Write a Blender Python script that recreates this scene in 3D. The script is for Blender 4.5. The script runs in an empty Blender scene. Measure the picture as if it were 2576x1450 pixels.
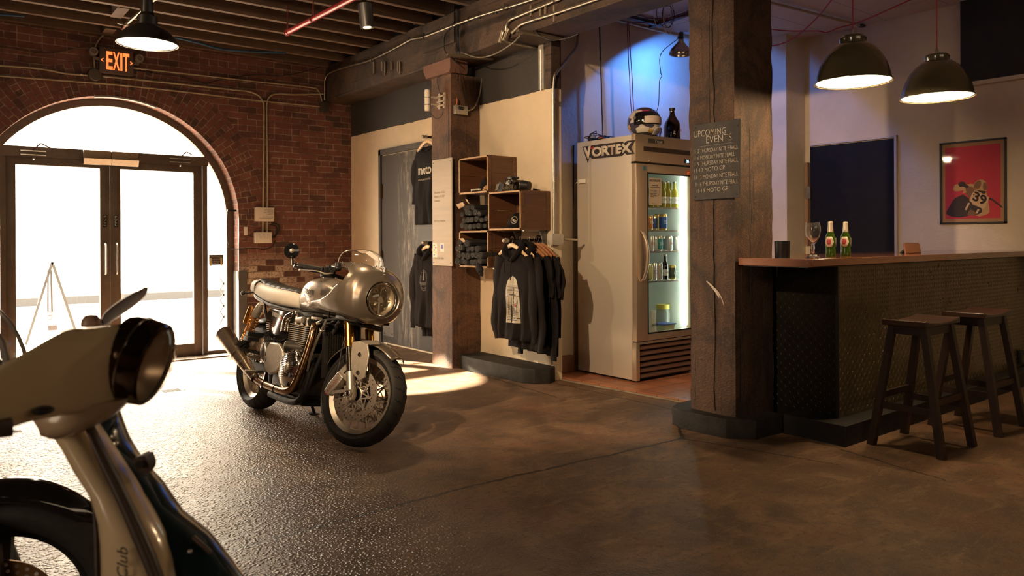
import bpy, bmesh, math, random
from mathutils import Vector, Matrix, noise
random.seed(7)
C = bpy.context.scene.collection
PI = math.pi
# ---------------------------------------------------------------- camera model (26.6 mm lens, level, shifted)
F = 1900.; H0 = 1.24
_th = math.atan(1488. / F)
FW = (math.sin(_th), math.cos(_th)); RT = (math.cos(_th), -math.sin(_th))
ROLL = math.radians(.27)
def ray(x, y):
    u = x - 1288; v = 600 - y
    c, s = math.cos(ROLL), math.sin(ROLL)
    a = c*u + s*v; b = -s*u + c*v
    return Vector((a*RT[0] + F*FW[0], a*RT[1] + F*FW[1], b))
O = Vector((0, 0, H0))
def onX(x, y, X0): r = ray(x, y); return O + r*(X0/r.x)
def onY(x, y, Y0): r = ray(x, y); return O + r*(Y0/r.y)
def onZ(x, y, Z0=0): r = ray(x, y); return O + r*((Z0-H0)/r.z)
def atD(x, y, d): r = ray(x, y); return O + r*(d/F)

# ---------------------------------------------------------------- scene graph helpers
def tag(o, label=None, cat=None, group=None, kind=None):
    if label: o['label'] = label
    if cat: o['category'] = cat
    if group: o['group'] = group
    if kind: o['kind'] = kind
    return o
def thing(name, label, cat, loc=(0,0,0), rot=(0,0,0), group=None):
    o = bpy.data.objects.new(name, None); C.objects.link(o)
    o.location = loc; o.rotation_euler = rot; o.empty_display_size = .05
    return tag(o, label, cat, group)
def kids(o): return [c for c in bpy.data.objects if c.parent == o]
def dup(o, loc=None, rot=None, label=None, parent=None):
    c = o.copy(); C.objects.link(c)
    if parent: c.parent = parent
    if loc is not None: c.location = loc
    if rot is not None: c.rotation_euler = rot
    if label: c['label'] = label
    for k in kids(o): dup(k, parent=c)
    return c

def frame_from(d):
    d = Vector(d).normalized()
    a = Vector((0,0,1)) if abs(d.z) < .9 else Vector((1,0,0))
    u = d.cross(a).normalized(); v = u.cross(d).normalized()
    return u, v, d
class MB:
    """collects shapes into one mesh"""
    def __init__(s): s.bm = bmesh.new(); s.M = None
    def _v(s, p):
        p = Vector(p)
        return s.bm.verts.new(s.M @ p if s.M else p)
    def box(s, lo, hi, bev=0, M=None):
        x0,y0,z0 = lo; x1,y1,z1 = hi
        P = [(x0,y0,z0),(x1,y0,z0),(x1,y1,z0),(x0,y1,z0),(x0,y0,z1),(x1,y0,z1),(x1,y1,z1),(x0,y1,z1)]
        if M: P = [M @ Vector(p) for p in P]
        v = [s._v(p) for p in P]
        fs = [s.bm.faces.new([v[i] for i in f]) for f in ((3,2,1,0),(4,5,6,7),(0,1,5,4),(1,2,6,5),(2,3,7,6),(3,0,4,7))]
        if bev:
            es = list({e for f in fs for e in f.edges})
            bmesh.ops.bevel(s.bm, geom=es, offset=bev, segments=2, profile=.6, affect='EDGES', clamp_overlap=True)
        return s
    def hexa(s, P):
        v = [s._v(p) for p in P]
        for f in ((3,2,1,0),(4,5,6,7),(0,1,5,4),(1,2,6,5),(2,3,7,6),(3,0,4,7)): s.bm.faces.new([v[i] for i in f])
        return s
    def beam(s, p0, p1, w, h, up=(0,0,1), w1=None, h1=None):
        p0 = Vector(p0); p1 = Vector(p1); d = (p1-p0).normalized()
        u = d.cross(Vector(up)).normalized(); v = u.cross(d).normalized()
        P = []
        for p, ww, hh in ((p0, w, h), (p1, w1 or w, h1 or h)):
            P += [p-u*ww/2-v*hh/2, p+u*ww/2-v*hh/2, p+u*ww/2+v*hh/2, p-u*ww/2+v*hh/2]
        vv = [s._v(p) for p in P]
        for f in ((3,2,1,0),(4,5,6,7),(0,1,5,4),(1,2,6,5),(2,3,7,6),(3,0,4,7)): s.bm.faces.new([vv[i] for i in f])
        return s
    def rings(s, R, closed=True, cap0=True, cap1=True, loop=False):
        V = [[s._v(p) for p in r] for r in R]
        n = len(V[0]); m = len(V)
        for i in range(m if loop else m-1):
            a, b = V[i], V[(i+1) % m]
            for j in range(n if closed else n-1):
                k = (j+1) % n
                try: s.bm.faces.new((a[j], a[k], b[k], b[j]))
                except ValueError: pass
        if not loop and closed:
            if cap0:
                try: s.bm.faces.new(list(reversed(V[0])))
                except ValueError: pass
            if cap1:
                try: s.bm.faces.new(V[-1])
                except ValueError: pass
        return s
    def tube(s, pts, r, n=10, loop=False, cap=True, flat=1.0, up=None):
        pts = [Vector(p) for p in pts]; m = len(pts)
        rr = r if isinstance(r, (list, tuple)) else [r]*m
        R = []; pu = None
        for i, p in enumerate(pts):
            if loop: d = pts[(i+1) % m] - pts[i-1]
            else: d = pts[min(i+1, m-1)] - pts[max(i-1, 0)]
            if d.length < 1e-9: d = Vector((0,0,1))
            d.normalize()
            if pu is None:
                if up is not None: u = Vector(up).cross(d).normalized() if Vector(up).cross(d).length > 1e-6 else frame_from(d)[0]
                else: u = frame_from(d)[0]
            else:
                u = (pu - d*pu.dot(d))
                u = u.normalized() if u.length > 1e-6 else frame_from(d)[0]
            v = d.cross(u); pu = u
            R.append([p + (u*math.cos(2*PI*k/n) + v*math.sin(2*PI*k/n)*flat)*rr[i] for k in range(n)])
        return s.rings(R, True, cap, cap, loop)
    def cyl(s, p0, p1, r, r1=None, n=20, cap=True):
        return s.tube([p0, p1], [r, r if r1 is None else r1], n, cap=cap)
    def lathe(s, prof, c=(0,0,0), ax=(0,0,1), n=28, cap0=False, cap1=False, a0=0, a1=None):
        """prof: (radius, height) pairs"""
        u, v, d = frame_from(ax); c = Vector(c)
        if a1 is None:
            R = [[c + d*h + (u*math.cos(2*PI*k/n) + v*math.sin(2*PI*k/n))*max(r, 1e-5) for k in range(n)] for r, h in prof]
            return s.rings(R, True, cap0, cap1)
        R = [[c + d*h + (u*math.cos(a0+(a1-a0)*k/n) + v*math.sin(a0+(a1-a0)*k/n))*max(r, 1e-5) for k in range(n+1)] for r, h in prof]
        return s.rings(R, False)
    def sphere(s, c, r, n=16, m=10, sc=(1,1,1), M=None):
        R = []
        for i in range(m+1):
            t = PI*i/m
            R.append([Vector(c) + (M or Matrix.Identity(3)) @ Vector((r*sc[0]*math.sin(t)*math.cos(2*PI*k/n), r*sc[1]*math.sin(t)*math.sin(2*PI*k/n), r*sc[2]*math.cos(t))) for k in range(n)])
        R[0] = [p + Vector((1e-6*math.cos(k), 1e-6*math.sin(k), 0)) for k, p in enumerate(R[0])]
        return s.rings(R, True, False, False)
    def torus(s, c, ax, R, r, n=40, m=10):
        u, v, d = frame_from(ax); c = Vector(c)
        return s.tube([c + (u*math.cos(2*PI*k/n) + v*math.sin(2*PI*k/n))*R for k in range(n)], r, m, loop=True)
    def prism(s, pts, off):
        """polygon (3-D points) pushed along off"""
        off = Vector(off); a = [s._v(p) for p in pts]; b = [s._v(Vector(p)+off) for p in pts]
        s.bm.faces.new(list(reversed(a))); s.bm.faces.new(b)
        n = len(a)
        for i in range(n): s.bm.faces.new((a[i], a[(i+1) % n], b[(i+1) % n], b[i]))
        return s
    def quad(s, *pts): s.bm.faces.new([s._v(p) for p in pts]); return s
    def grid(s, f, nu, nv):
        V = [[s._v(f(i/nu, j/nv)) for j in range(nv+1)] for i in range(nu+1)]
        for i in range(nu):
            for j in range(nv): s.bm.faces.new((V[i][j], V[i+1][j], V[i+1][j+1], V[i][j+1]))
        return s
    def build(s, name, m, parent=None, smooth=True, ang=35, mods=None, fix=True):
        if fix: bmesh.ops.recalc_face_normals(s.bm, faces=s.bm.faces[:])
        me = bpy.data.meshes.new(name); s.bm.to_mesh(me); s.bm.free()
        me.materials.append(m)
        if smooth:
            for p in me.polygons: p.use_smooth = True
            if ang: me.set_sharp_from_angle(angle=math.radians(ang))
        o = bpy.data.objects.new(name, me); C.objects.link(o)
        if parent: o.parent = parent
        for md in mods or ():
            if md[0] == 'sub':
                k = o.modifiers.new('s', 'SUBSURF'); k.levels = k.render_levels = md[1]
            if md[0] == 'solid':
                k = o.modifiers.new('t', 'SOLIDIFY'); k.thickness = md[1]; k.offset = md[2] if len(md) > 2 else 0
            if md[0] == 'bevel':
                k = o.modifiers.new('b', 'BEVEL'); k.width = md[1]; k.segments = 2; k.limit_method = 'ANGLE'
        return o
def bx(name, lo, hi, m, parent=None, bev=0): return MB().box(lo, hi, bev).build(name, m, parent)
def struct(o): o['kind'] = 'structure'; return o
def cr(pts, k=6):
    """Catmull-Rom through points"""
    P = [Vector(p) for p in pts]; P = [P[0]*2-P[1]] + P + [P[-1]*2-P[-2]]
    out = []
    for i in range(1, len(P)-2):
        for j in range(k):
            t = j/k; a, b, c, d = P[i-1:i+3]
            out.append(.5*((2*b) + (c-a)*t + (2*a-5*b+4*c-d)*t*t + (3*b-a-3*c+d)*t**3))
    return out + [P[-2]]
def crs(vals, k):  # scalar
    return [v.x for v in cr([(v,0,0) for v in vals], k)]

def text(name, s, org, right, up, w, h, m, parent=None, ext=.0008, shear=0., lift=.001, space=1.0, bold=0.):
    """lettering fitted in a box whose lower left corner is org"""
    cu = bpy.data.curves.new('t', 'FONT'); cu.body = s; cu.extrude = 0; cu.space_character = space; cu.shear = shear
    cu.resolution_u = 3; cu.offset = bold
    to = bpy.data.objects.new('t', cu); C.objects.link(to)
    dg = bpy.context.evaluated_depsgraph_get(); me = bpy.data.meshes.new_from_object(to.evaluated_get(dg))
    bpy.data.objects.remove(to); bpy.data.curves.remove(cu)
    xs = [v.co.x for v in me.vertices]; ys = [v.co.y for v in me.vertices]
    x0, x1, y0, y1 = min(xs), max(xs), min(ys), max(ys)
    r = Vector(right).normalized(); u = Vector(up).normalized(); n = r.cross(u); o = Vector(org)
    if not h: h = w*(y1-y0)/(x1-x0)
    for v in me.vertices:
        v.co = o + r*((v.co.x-x0)/(x1-x0)*w) + u*((v.co.y-y0)/(y1-y0)*h) + n*lift
    me.name = name; me.materials.clear(); me.materials.append(m)
    ob = bpy.data.objects.new(name, me); C.objects.link(ob)
    if parent: ob.parent = parent
    if ext:
        k = ob.modifiers.new('t', 'SOLIDIFY'); k.thickness = ext; k.offset = 1
    return ob

# ---------------------------------------------------------------- materials
def newmat(name):
    m = bpy.data.materials.new(name); m.use_nodes = True; nt = m.node_tree; nt.nodes.clear()
    out = nt.nodes.new('ShaderNodeOutputMaterial'); b = nt.nodes.new('ShaderNodeBsdfPrincipled')
    nt.links.new(b.outputs[0], out.inputs[0])
    return m, nt, b
class NT:
    def __init__(s, nt): s.nt = nt
    def n(s, t, **kw):
        x = s.nt.nodes.new('ShaderNode'+t)
        ins = kw.pop('ins', {})
        for k, v in kw.items(): setattr(x, k, v)
        for k, v in ins.items():
            if hasattr(v, 'is_output') or isinstance(v, bpy.types.NodeSocket): s.nt.links.new(v, x.inputs[k])
            else: x.inputs[k].default_value = v
        return x
    def math(s, op, a, b=0., c=0., clamp=False):
        x = s.n('Math', operation=op, use_clamp=clamp, ins={0: a, 1: b, 2: c}); return x.outputs[0]
    def mix(s, f, a, b, blend='MIX'):
        x = s.nt.nodes.new('ShaderNodeMix'); x.data_type = 'RGBA'; x.blend_type = blend
        for i, v in ((0, f), (6, a), (7, b)):
            if isinstance(v, bpy.types.NodeSocket): s.nt.links.new(v, x.inputs[i])
            else: x.inputs[i].default_value = (*v, 1) if isinstance(v, tuple) and len(v) == 3 else v
        return x.outputs[2]
    def noise(s, vec, scale, det=4, rough=.6, dist=0.):
        return s.n('TexNoise', ins={'Vector': vec, 'Scale': scale, 'Detail': det, 'Roughness': rough, 'Distortion': dist}).outputs[0]
    def ramp(s, f, stops):
        x = s.n('ValToRGB', ins={0: f}); e = x.color_ramp.elements
        while len(e) < len(stops): e.new(.5)
        for k, (p, c) in zip(e, stops): k.position = p; k.color = (c, c, c, 1) if isinstance(c, (int, float)) else (*c, 1)
        return x.outputs[0]
    def bump(s, h, st=.3, dist=.01, nrm=None):
        ins = {'Height': h, 'Strength': st, 'Distance': dist}
        if nrm is not None: ins['Normal'] = nrm
        return s.n('Bump', ins=ins).outputs[0]
    def link(s, a, b): s.nt.links.new(a, b)
def mat(name, col, rough=.5, metal=0., var=.0, vs=8., bump=0., bs=60., bd=.002, spec=.5, coat=0., rvar=0., stretch=None, trans=0., ior=1.45, emit=None, es=0., alpha=1., sheen=0., col2=None):
    m, nt, b = newmat(name); k = NT(nt)
    b.inputs['Base Color'].default_value = (*col, 1); b.inputs['Roughness'].default_value = rough
    b.inputs['Metallic'].default_value = metal; b.inputs['Specular IOR Level'].default_value = spec
    b.inputs['Coat Weight'].default_value = coat; b.inputs['Coat Roughness'].default_value = .08
    b.inputs['IOR'].default_value = ior; b.inputs['Transmission Weight'].default_value = trans
    b.inputs['Alpha'].default_value = alpha; b.inputs['Sheen Weight'].default_value = sheen
    if emit: b.inputs['Emission Color'].default_value = (*emit, 1); b.inputs['Emission Strength'].default_value = es
    if var or bump or rvar:
        tc = k.n('TexCoord').outputs['Object']
        if stretch: tc = k.n('Mapping', ins={0: tc, 3: stretch}).outputs[0]
        if var:
            f = k.noise(tc, vs, 5, .65)
            c2 = col2 or tuple(max(0, c*(1-var)) for c in col)
            c1 = col if col2 else tuple(min(1, c*(1+var)) for c in col)
            k.link(k.mix(k.ramp(f, [(.3, 0.), (.7, 1.)]), c1, c2), b.inputs['Base Color'])
        if rvar:
            f = k.noise(tc, vs*1.7, 4, .6)
            k.link(k.n('MapRange', ins={0: f, 1: .3, 2: .7, 3: max(.02, rough-rvar), 4: min(1, rough+rvar)}).outputs[0], b.inputs['Roughness'])
        if bump: k.link(k.bump(k.noise(tc, bs, 4, .6), bump, bd), b.inputs['Normal'])
    return m
def emis(name, col, s):
    m = bpy.data.materials.new(name); m.use_nodes = True; nt = m.node_tree; nt.nodes.clear()
    o = nt.nodes.new('ShaderNodeOutputMaterial'); e = nt.nodes.new('ShaderNodeEmission')
    e.inputs[0].default_value = (*col, 1); e.inputs[1].default_value = s; nt.links.new(e.outputs[0], o.inputs[0]); return m
def glassy(name, tint=(1,1,1), refl=.12, rough=.02):
    """thin sheet glass: mostly clear with a mirror coat"""
    m = bpy.data.materials.new(name); m.use_nodes = True; nt = m.node_tree; nt.nodes.clear(); k = NT(nt)
    o = k.n('OutputMaterial'); t = k.n('BsdfTransparent', ins={0: (*tint, 1)}); g = k.n('BsdfGlossy', ins={'Roughness': rough})
    fr = k.n('LayerWeight', ins={0: .5}); f = k.math('ADD', k.math('MULTIPLY', k.math('POWER', fr.outputs[1], 4.5), .8), refl+.035, clamp=True)
    x = k.n('MixShader'); k.link(f, x.inputs[0]); k.link(t.outputs[0], x.inputs[1]); k.link(g.outputs[0], x.inputs[2]); k.link(x.outputs[0], o.inputs[0])
    return m
def wood(name, c1, c2, ax=2, rough=.6, scale=1., bump=.5, coat=0., cracks=True, saw=False):
    m, nt, b = newmat(name); k = NT(nt)
    tc = k.n('TexCoord').outputs['Object']
    st = [14., 14., 14.]; st[ax] = .9
    mp = k.n('Mapping', ins={0: tc, 3: tuple(q*scale for q in st)}).outputs[0]
    st2 = [3., 3., 3.]; st2[ax] = .6
    mp2 = k.n('Mapping', ins={0: tc, 3: tuple(q*scale for q in st2)}).outputs[0]
    g = k.noise(mp, 2.2, 8, .7, .4); big = k.noise(mp2, 1.3, 4, .6)
    fine = k.noise(mp, 9., 6, .7)
    f = k.math('ADD', k.math('MULTIPLY', g, .6), k.math('MULTIPLY', big, .45))
    col = k.mix(k.ramp(f, [(.35, 0.), (.65, 1.)]), c1, c2)
    if cracks:
        cr_ = k.ramp(g, [(.30, 1.), (.36, 0.)]); col = k.mix(k.math('MULTIPLY', cr_, .7), col, tuple(q*.25 for q in c1))
    hgt = k.math('ADD', g, k.math('MULTIPLY', fine, .5))
    if saw:      # rough-sawn old timber: blotches, slanting saw kerfs, checks and pale scuffs
        bl = k.noise(tc, 2.4, 6, .7, .8); sp_ = k.noise(tc, 70., 4, .7)
        col = k.mix(k.ramp(bl, [(.42, .8), (.54, 0.)]), col, tuple(q*.35 for q in c1))
        col = k.mix(k.ramp(sp_, [(.56, 0.), (.70, .4)]), col, tuple(min(1, q*1.9) for q in c2))
        col = k.mix(k.ramp(sp_, [(.34, .7), (.45, 0.)]), col, tuple(q*.3 for q in c1))
        wv = k.n('TexWave', wave_type='BANDS', bands_direction='DIAGONAL', ins={'Vector': k.n('Mapping', ins={0: tc, 3: (1.,1.,2.2)}).outputs[0], 'Scale': 17., 'Distortion': 9., 'Detail': 4., 'Detail Scale': 1.5}).outputs['Fac']
        col = k.mix(k.math('MULTIPLY', k.math('MULTIPLY', wv, k.ramp(bl, [(.42, .1), (.55, 1.)])), .5), col, tuple(q*.5 for q in c1))
        st3 = [24., 24., 24.]; st3[ax] = .45
        ck = k.noise(k.n('Mapping', ins={0: tc, 3: tuple(st3)}).outputs[0], 1.6, 5, .65, .3); ckm = k.ramp(ck, [(.335, 1.), (.37, 0.)])
        col = k.mix(k.math('MULTIPLY', ckm, .9), col, tuple(q*.08 for q in c1))
        hgt = k.math('ADD', k.math('MULTIPLY', hgt, .5), k.math('MULTIPLY', k.math('MULTIPLY', wv, bl), .22)); hgt = k.math('ADD', hgt, k.math('MULTIPLY', sp_, .22)); hgt = k.math('SUBTRACT', hgt, k.math('MULTIPLY', ckm, 1.3))
    k.link(col, b.inputs['Base Color']); b.inputs['Roughness'].default_value = rough
    b.inputs['Coat Weight'].default_value = coat
    k.link(k.bump(hgt, bump, .005 if saw else .006), b.inputs['Normal'])
    return m

def textpx(name, s, pl, pr, hpx, plane, val, m, parent=None, lift=.001, bold=0., shear=0., flip=False):
    """lettering between two picture points on a wall plane (plane X or Y = val)"""
    f = onX if plane == 'X' else onY
    a = f(pl[0], pl[1], val); b = f(pr[0], pr[1], val); h = (f(pl[0], pl[1]-hpx, val)-a).length
    r = b-a; u = Vector((0,0,1)); n = Vector((-1,0,0)) if plane == 'X' else Vector((0,-1,0)); u = n.cross(r).normalized()
    o = text(name, s, a, r, u, r.length, h, m, None, .0006, shear, lift, 1., bold)
    if parent:
        o.parent = parent; o.location = -(Matrix.Rotation(0,4,'Z') @ Vector(parent_origin(parent)))
    return o
def parent_origin(p):
    v = Vector(p.location)
    while p.parent: p = p.parent; v = v + Vector(p.location)
    return v
def W(o, t):
    """attach a part whose mesh was built in room coordinates to an unrotated thing"""
    o.parent = t; o.location = -parent_origin(t); return o
def light(name, kind, loc, power, col, target=None, **kw):
    l = bpy.data.lights.new(name, kind); l.energy = power; l.color = col
    for k_, v in kw.items(): setattr(l, k_, v)
    o = bpy.data.objects.new(name, l); C.objects.link(o); o.location = loc
    if target is not None: o.rotation_euler = (Vector(target)-Vector(loc)).to_track_quat('-Z', 'Y').to_euler()
    return o
# ================================================================= SETTING
YB, XW = 8.85, 4.33              # brick wall plane, side wall plane
# ---- materials
def brick_mat(name, uv=False, bw=.215, rh=.0715, white=False):
    m, nt, b = newmat(name); k = NT(nt)
    if uv: vec = k.n('UVMap').outputs[0]; pos = k.n('TexCoord').outputs['Object']
    else:
        pos = k.n('TexCoord').outputs['Object']; sp = k.n('SeparateXYZ', ins={0: pos})
        wob = k.math('MULTIPLY', k.math('SUBTRACT', k.noise(pos, 3., 2), .5), .012)
        vec = k.n('CombineXYZ', ins={0: k.math('ADD', sp.outputs[0], wob), 1: k.math('ADD', sp.outputs[2], wob)}).outputs[0]
    def br(c1, c2, mo, ms=.0055):
        x = k.n('TexBrick', offset=.5, offset_frequency=2, squash=.5, squash_frequency=5, ins={0: vec})
        x.inputs['Color1'].default_value = (*c1, 1); x.inputs['Color2'].default_value = (*c2, 1); x.inputs['Mortar'].default_value = (*mo, 1)
        x.inputs['Scale'].default_value = 1; x.inputs['Mortar Size'].default_value = ms; x.inputs['Mortar Smooth'].default_value = .25
        x.inputs['Brick Width'].default_value = bw; x.inputs['Row Height'].default_value = rh
        return x
    rnd = br((0,0,0), (1,1,1), (.5,.5,.5)); r = rnd.outputs[0]
    n1 = k.noise(pos, 9., 6, .7); n2 = k.noise(pos, 45., 5, .7); n3 = k.noise(pos, 1.3, 3)
    col = k.mix(r, (.105,.038,.030), (.185,.067,.050))
    col = k.mix(k.ramp(k.math('ADD', k.math('MULTIPLY', r, .5), k.math('MULTIPLY', n3, .5)), [(.2, .85), (.42, 0.)]), col, (.055,.033,.028))
    col = k.mix(k.ramp(n1, [(.45, 0.), (.75, .55)]), col, (.26,.12,.085))
    col = k.mix(k.ramp(n2, [(.60, 0.), (.75, .5)]), col, (.09,.05,.04))
    mort = k.mix(k.ramp(n1, [(.4, 0.), (.6, 1.)]), (.12,.08,.06), (.34,.25,.18))
    if white:
        sp = k.n('SeparateXYZ', ins={0: pos})
        hz = k.math('SUBTRACT', 1.10, sp.outputs[2]); hz = k.math('MULTIPLY', hz, 4., clamp=True)
        pr = k.math('ADD', k.math('MULTIPLY', r, .75), k.math('MULTIPLY', n3, .35))
        pm = k.math('MULTIPLY', k.ramp(pr, [(.42, 0.), (.5, 1.)]), hz)
        pm = k.math('MULTIPLY', pm, k.ramp(n2, [(.36, 0.), (.5, .85)]))
        pm = k.math('MULTIPLY', pm, k.math('MULTIPLY', k.math('SUBTRACT', 4.1, sp.outputs[0]), 1.3, clamp=True)); pm = k.math('MULTIPLY', pm, k.math('GREATER_THAN', sp.outputs[0], 2.4))
        col = k.mix(pm, col, (.62,.53,.42)); mort = k.mix(k.math('MULTIPLY', hz, .12), mort, (.5,.42,.34))
    f = rnd.outputs['Fac']; col = k.mix(f, col, mort); k.link(col, b.inputs['Base Color'])
    b.inputs['Roughness'].default_value = .82
    h = k.math('ADD', k.math('MULTIPLY', k.math('SUBTRACT', 1., f), 1.), k.math('MULTIPLY', n2, .45))
    h = k.math('ADD', h, k.math('MULTIPLY', r, .3))
    k.link(k.bump(h, .8, .012), b.inputs['Normal'])
    return m
M_BRICK = brick_mat('brick', white=True); M_ARCH = brick_mat('arch_brick', True, .118, .07)

def floor_mat():
    m, nt, b = newmat('concrete_floor'); k = NT(nt)
    pos = k.n('TexCoord').outputs['Object']; sp = k.n('SeparateXYZ', ins={0: pos}); X, Y = sp.outputs[0], sp.outputs[1]
    big = k.noise(pos, .8, 5, .62, .6); mid = k.noise(pos, 3.2, 6, .7, .4); fin = k.noise(pos, 26., 6, .7); fin2 = k.noise(pos, 120., 3, .6)
    col = k.mix(k.ramp(big, [(.35, 0.), (.65, 1.)]), (.110,.062,.034), (.225,.135,.076))
    col = k.mix(k.ramp(mid, [(.38, .85), (.56, 0.)]), col, (.070,.040,.024))
    st_ = k.noise(k.n('Mapping', ins={0: pos, 2: (0,0,.6), 3: (1,5,1)}).outputs[0], 2.2, 6, .7, .5); col = k.mix(k.ramp(st_, [(.55, 0.), (.72, .55)]), col, (.30,.19,.11))
    col = k.mix(k.ramp(k.noise(pos, 1.6, 4, .6), [(.56, 0.), (.68, .45)]), col, (.16,.06,.035))
    col = k.mix(k.ramp(mid, [(.6, 0.), (.78, .6)]), col, (.30,.205,.12))
    col = k.mix(k.ramp(fin, [(.53, 0.), (.64, .6)]), col, (.06,.04,.028))
    col = k.mix(k.ramp(fin2, [(.57, 0.), (.70, .35)]), col, (.4,.32,.24))
    # cracks and joints: (x0,y0,x1,y1,width)
    wob = k.math('MULTIPLY', k.math('SUBTRACT', k.noise(pos, 5., 5, .7), .5), .07)
    crack = None
    L = [(575,1388,1150,1232,.005),(1150,1232,1720,1102,.005),(1720,1102,1690,1030,.004),(0,1092,560,1000,.004),(1720,1104,2110,1170,.003),
         (990,900,1230,935,.003),(1080,890,1040,910,.002),(1150,925,1400,1000,.003),(1400,965,1690,1030,.003),(2110,1130,2380,1210,.003),(540,1000,1500,1130,.0),]
    for x0,y0,x1,y1,w in L:
        if w == 0: continue
        a = onZ(x0,y0); c = onZ(x1,y1); d = Vector((c.x-a.x, c.y-a.y)); ln = d.length; d /= ln; n_ = Vector((-d.y, d.x))
        t = k.math('ADD', k.math('MULTIPLY', X, d.x), k.math('MULTIPLY', Y, d.y)); t = k.math('SUBTRACT', t, a.x*d.x+a.y*d.y)
        q = k.math('ADD', k.math('MULTIPLY', X, n_.x), k.math('MULTIPLY', Y, n_.y)); q = k.math('SUBTRACT', q, a.x*n_.x+a.y*n_.y)
        q = k.math('ABSOLUTE', k.math('ADD', q, wob))
        s_ = k.math('LESS_THAN', q, k.math('MULTIPLY', fin, w*4.6))
        s_ = k.math('MULTIPLY', s_, k.math('MULTIPLY', k.math('GREATER_THAN', t, 0.), k.math('LESS_THAN', t, ln)))
        crack = s_ if crack is None else k.math('MAXIMUM', crack, s_)
    col = k.mix(k.math('MULTIPLY', crack, .85), col, (.02,.014,.01))
    k.link(col, b.inputs['Base Color'])
    # rough cobbled skin towards the left, smoother slab to the right
    side = k.math('ADD', k.math('MULTIPLY', X, -.6), k.math('MULTIPLY', Y, .12)); side = k.math('ADD', side, k.math('MULTIPLY', big, 1.4))
    rg = k.n('MapRange', ins={0: side, 1: -.42, 2: .28, 3: .0, 4: 1.}).outputs[0]
    flat = k.n('Mapping', ins={0: pos, 3: (1,1,0)}).outputs[0]; peb = None
    for sc_, lo in ((58., .30), (95., .45)):
        vn = k.n('TexVoronoi', feature='F1', ins={0: flat, 'Scale': sc_, 'Randomness': 1.}); cell = k.n('SeparateColor', ins={0: vn.outputs['Color']}).outputs[0]
        dome_ = k.math('SUBTRACT', 1., k.math('POWER', k.math('MULTIPLY', vn.outputs['Distance'], 1.9), 2.), clamp=True)
        on = k.math('GREATER_THAN', k.math('ADD', cell, k.math('MULTIPLY', mid, .5)), lo+.25)
        q_ = k.math('MULTIPLY', k.math('MULTIPLY', dome_, on), k.math('ADD', .4, k.math('MULTIPLY', cell, .8)))
        peb = q_ if peb is None else k.math('ADD', peb, k.math('MULTIPLY', q_, .5))
    peb = k.math('MULTIPLY', peb, rg)
    h = k.math('ADD', k.math('MULTIPLY', peb, .75), k.math('MULTIPLY', k.noise(pos, 5., 6, .65), .5))
    h = k.math('ADD', h, k.math('MULTIPLY', fin, k.math('ADD', .30, k.math('MULTIPLY', rg, .25))))
    h = k.math('SUBTRACT', h, k.math('MULTIPLY', crack, 2.5))
    k.link(k.bump(h, .8, .009), b.inputs['Normal'])
    k.link(k.math('ADD', k.n('MapRange', ins={0: mid, 1: .3, 2: .7, 3: .52, 4: .66}).outputs[0], k.math('MULTIPLY', rg, -.24)), b.inputs['Roughness'])
    k.link(k.n('MapRange', ins={0: rg, 1: 0., 2: 1., 3: .22, 4: 1.}).outputs[0], b.inputs['Specular IOR Level'])
    return m
M_FLOOR = floor_mat()

def plaster(name, col, line=None, dark=(.027,.022,.019), bumpst=.75, edge=.035):
    m, nt, b = newmat(name); k = NT(nt)
    pos = k.n('TexCoord').outputs['Object']; sp = k.n('SeparateXYZ', ins={0: pos})
    n1 = k.noise(pos, 2.2, 4); n2 = k.noise(pos, 38., 5, .65)
    c = k.mix(k.ramp(n1, [(.35, 0.), (.7, 1.)]), col, tuple(q*.86 for q in col))
    c = k.mix(k.ramp(k.noise(pos, 11., 6, .7), [(.66, 0.), (.8, .4)]), c, tuple(q*.6 for q in col))
    rough = .75
    if line is not None:
        lv = k.math('ADD', sp.outputs[2], k.math('MULTIPLY', k.math('SUBTRACT', k.noise(pos, 7., 5, .7), .5), edge))
        msk = k.math('GREATER_THAN', lv, line)
        c = k.mix(msk, c, dark)
    k.link(c, b.inputs['Base Color']); b.inputs['Roughness'].default_value = rough
    k.link(k.bump(k.math('ADD', n2, k.math('MULTIPLY', n1, 2.)), bumpst, .006), b.inputs['Normal'])
    return m
CREAM = (.70,.57,.40)
M_SIDE = plaster('plaster_side', CREAM, 2.545)
M_CREAM = plaster('plaster_cream', (.68,.57,.43))
M_CEILW = plaster('ceiling_white', (.6,.52,.45), bumpst=.1)
M_BLACKP = mat('black_paint', (.013,.011,.011), .6, var=.3, bump=.2, bs=25)
M_BEAM = wood('beam_timber', (.040,.024,.015), (.095,.053,.033), 1, .72, .9, .7, saw=True)
M_JOIST = wood('joist_timber', (.060,.037,.025), (.15,.095,.065), 0, .8, 1., .6)
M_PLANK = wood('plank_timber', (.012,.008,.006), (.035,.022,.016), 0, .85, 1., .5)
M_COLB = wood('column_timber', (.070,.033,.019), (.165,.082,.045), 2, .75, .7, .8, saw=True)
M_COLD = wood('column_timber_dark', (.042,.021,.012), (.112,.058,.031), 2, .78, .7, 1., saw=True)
M_CURB = mat('curb_paint', (.022,.019,.016), .7, spec=.25, var=.4, vs=12, bump=.5, bs=50, bd=.004)
M_FRAME = mat('bronze_frame', (.11,.08,.058), .42, .3, var=.2)  # bronze colour lightened to hold the bloom from the bright doorway
M_GLASS = glassy('window_glass', (.97,.97,.95), .0)
M_STEEL = mat('conduit_steel', (.38,.34,.28), .33, .9, var=.2, vs=20)
M_BLK = mat('black_plastic', (.012,.012,.012), .4)
M_RUB = mat('black_cable', (.012,.01,.01), .55)
M_WHITEP = mat('white_plastic', (.72,.68,.60), .45)

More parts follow.
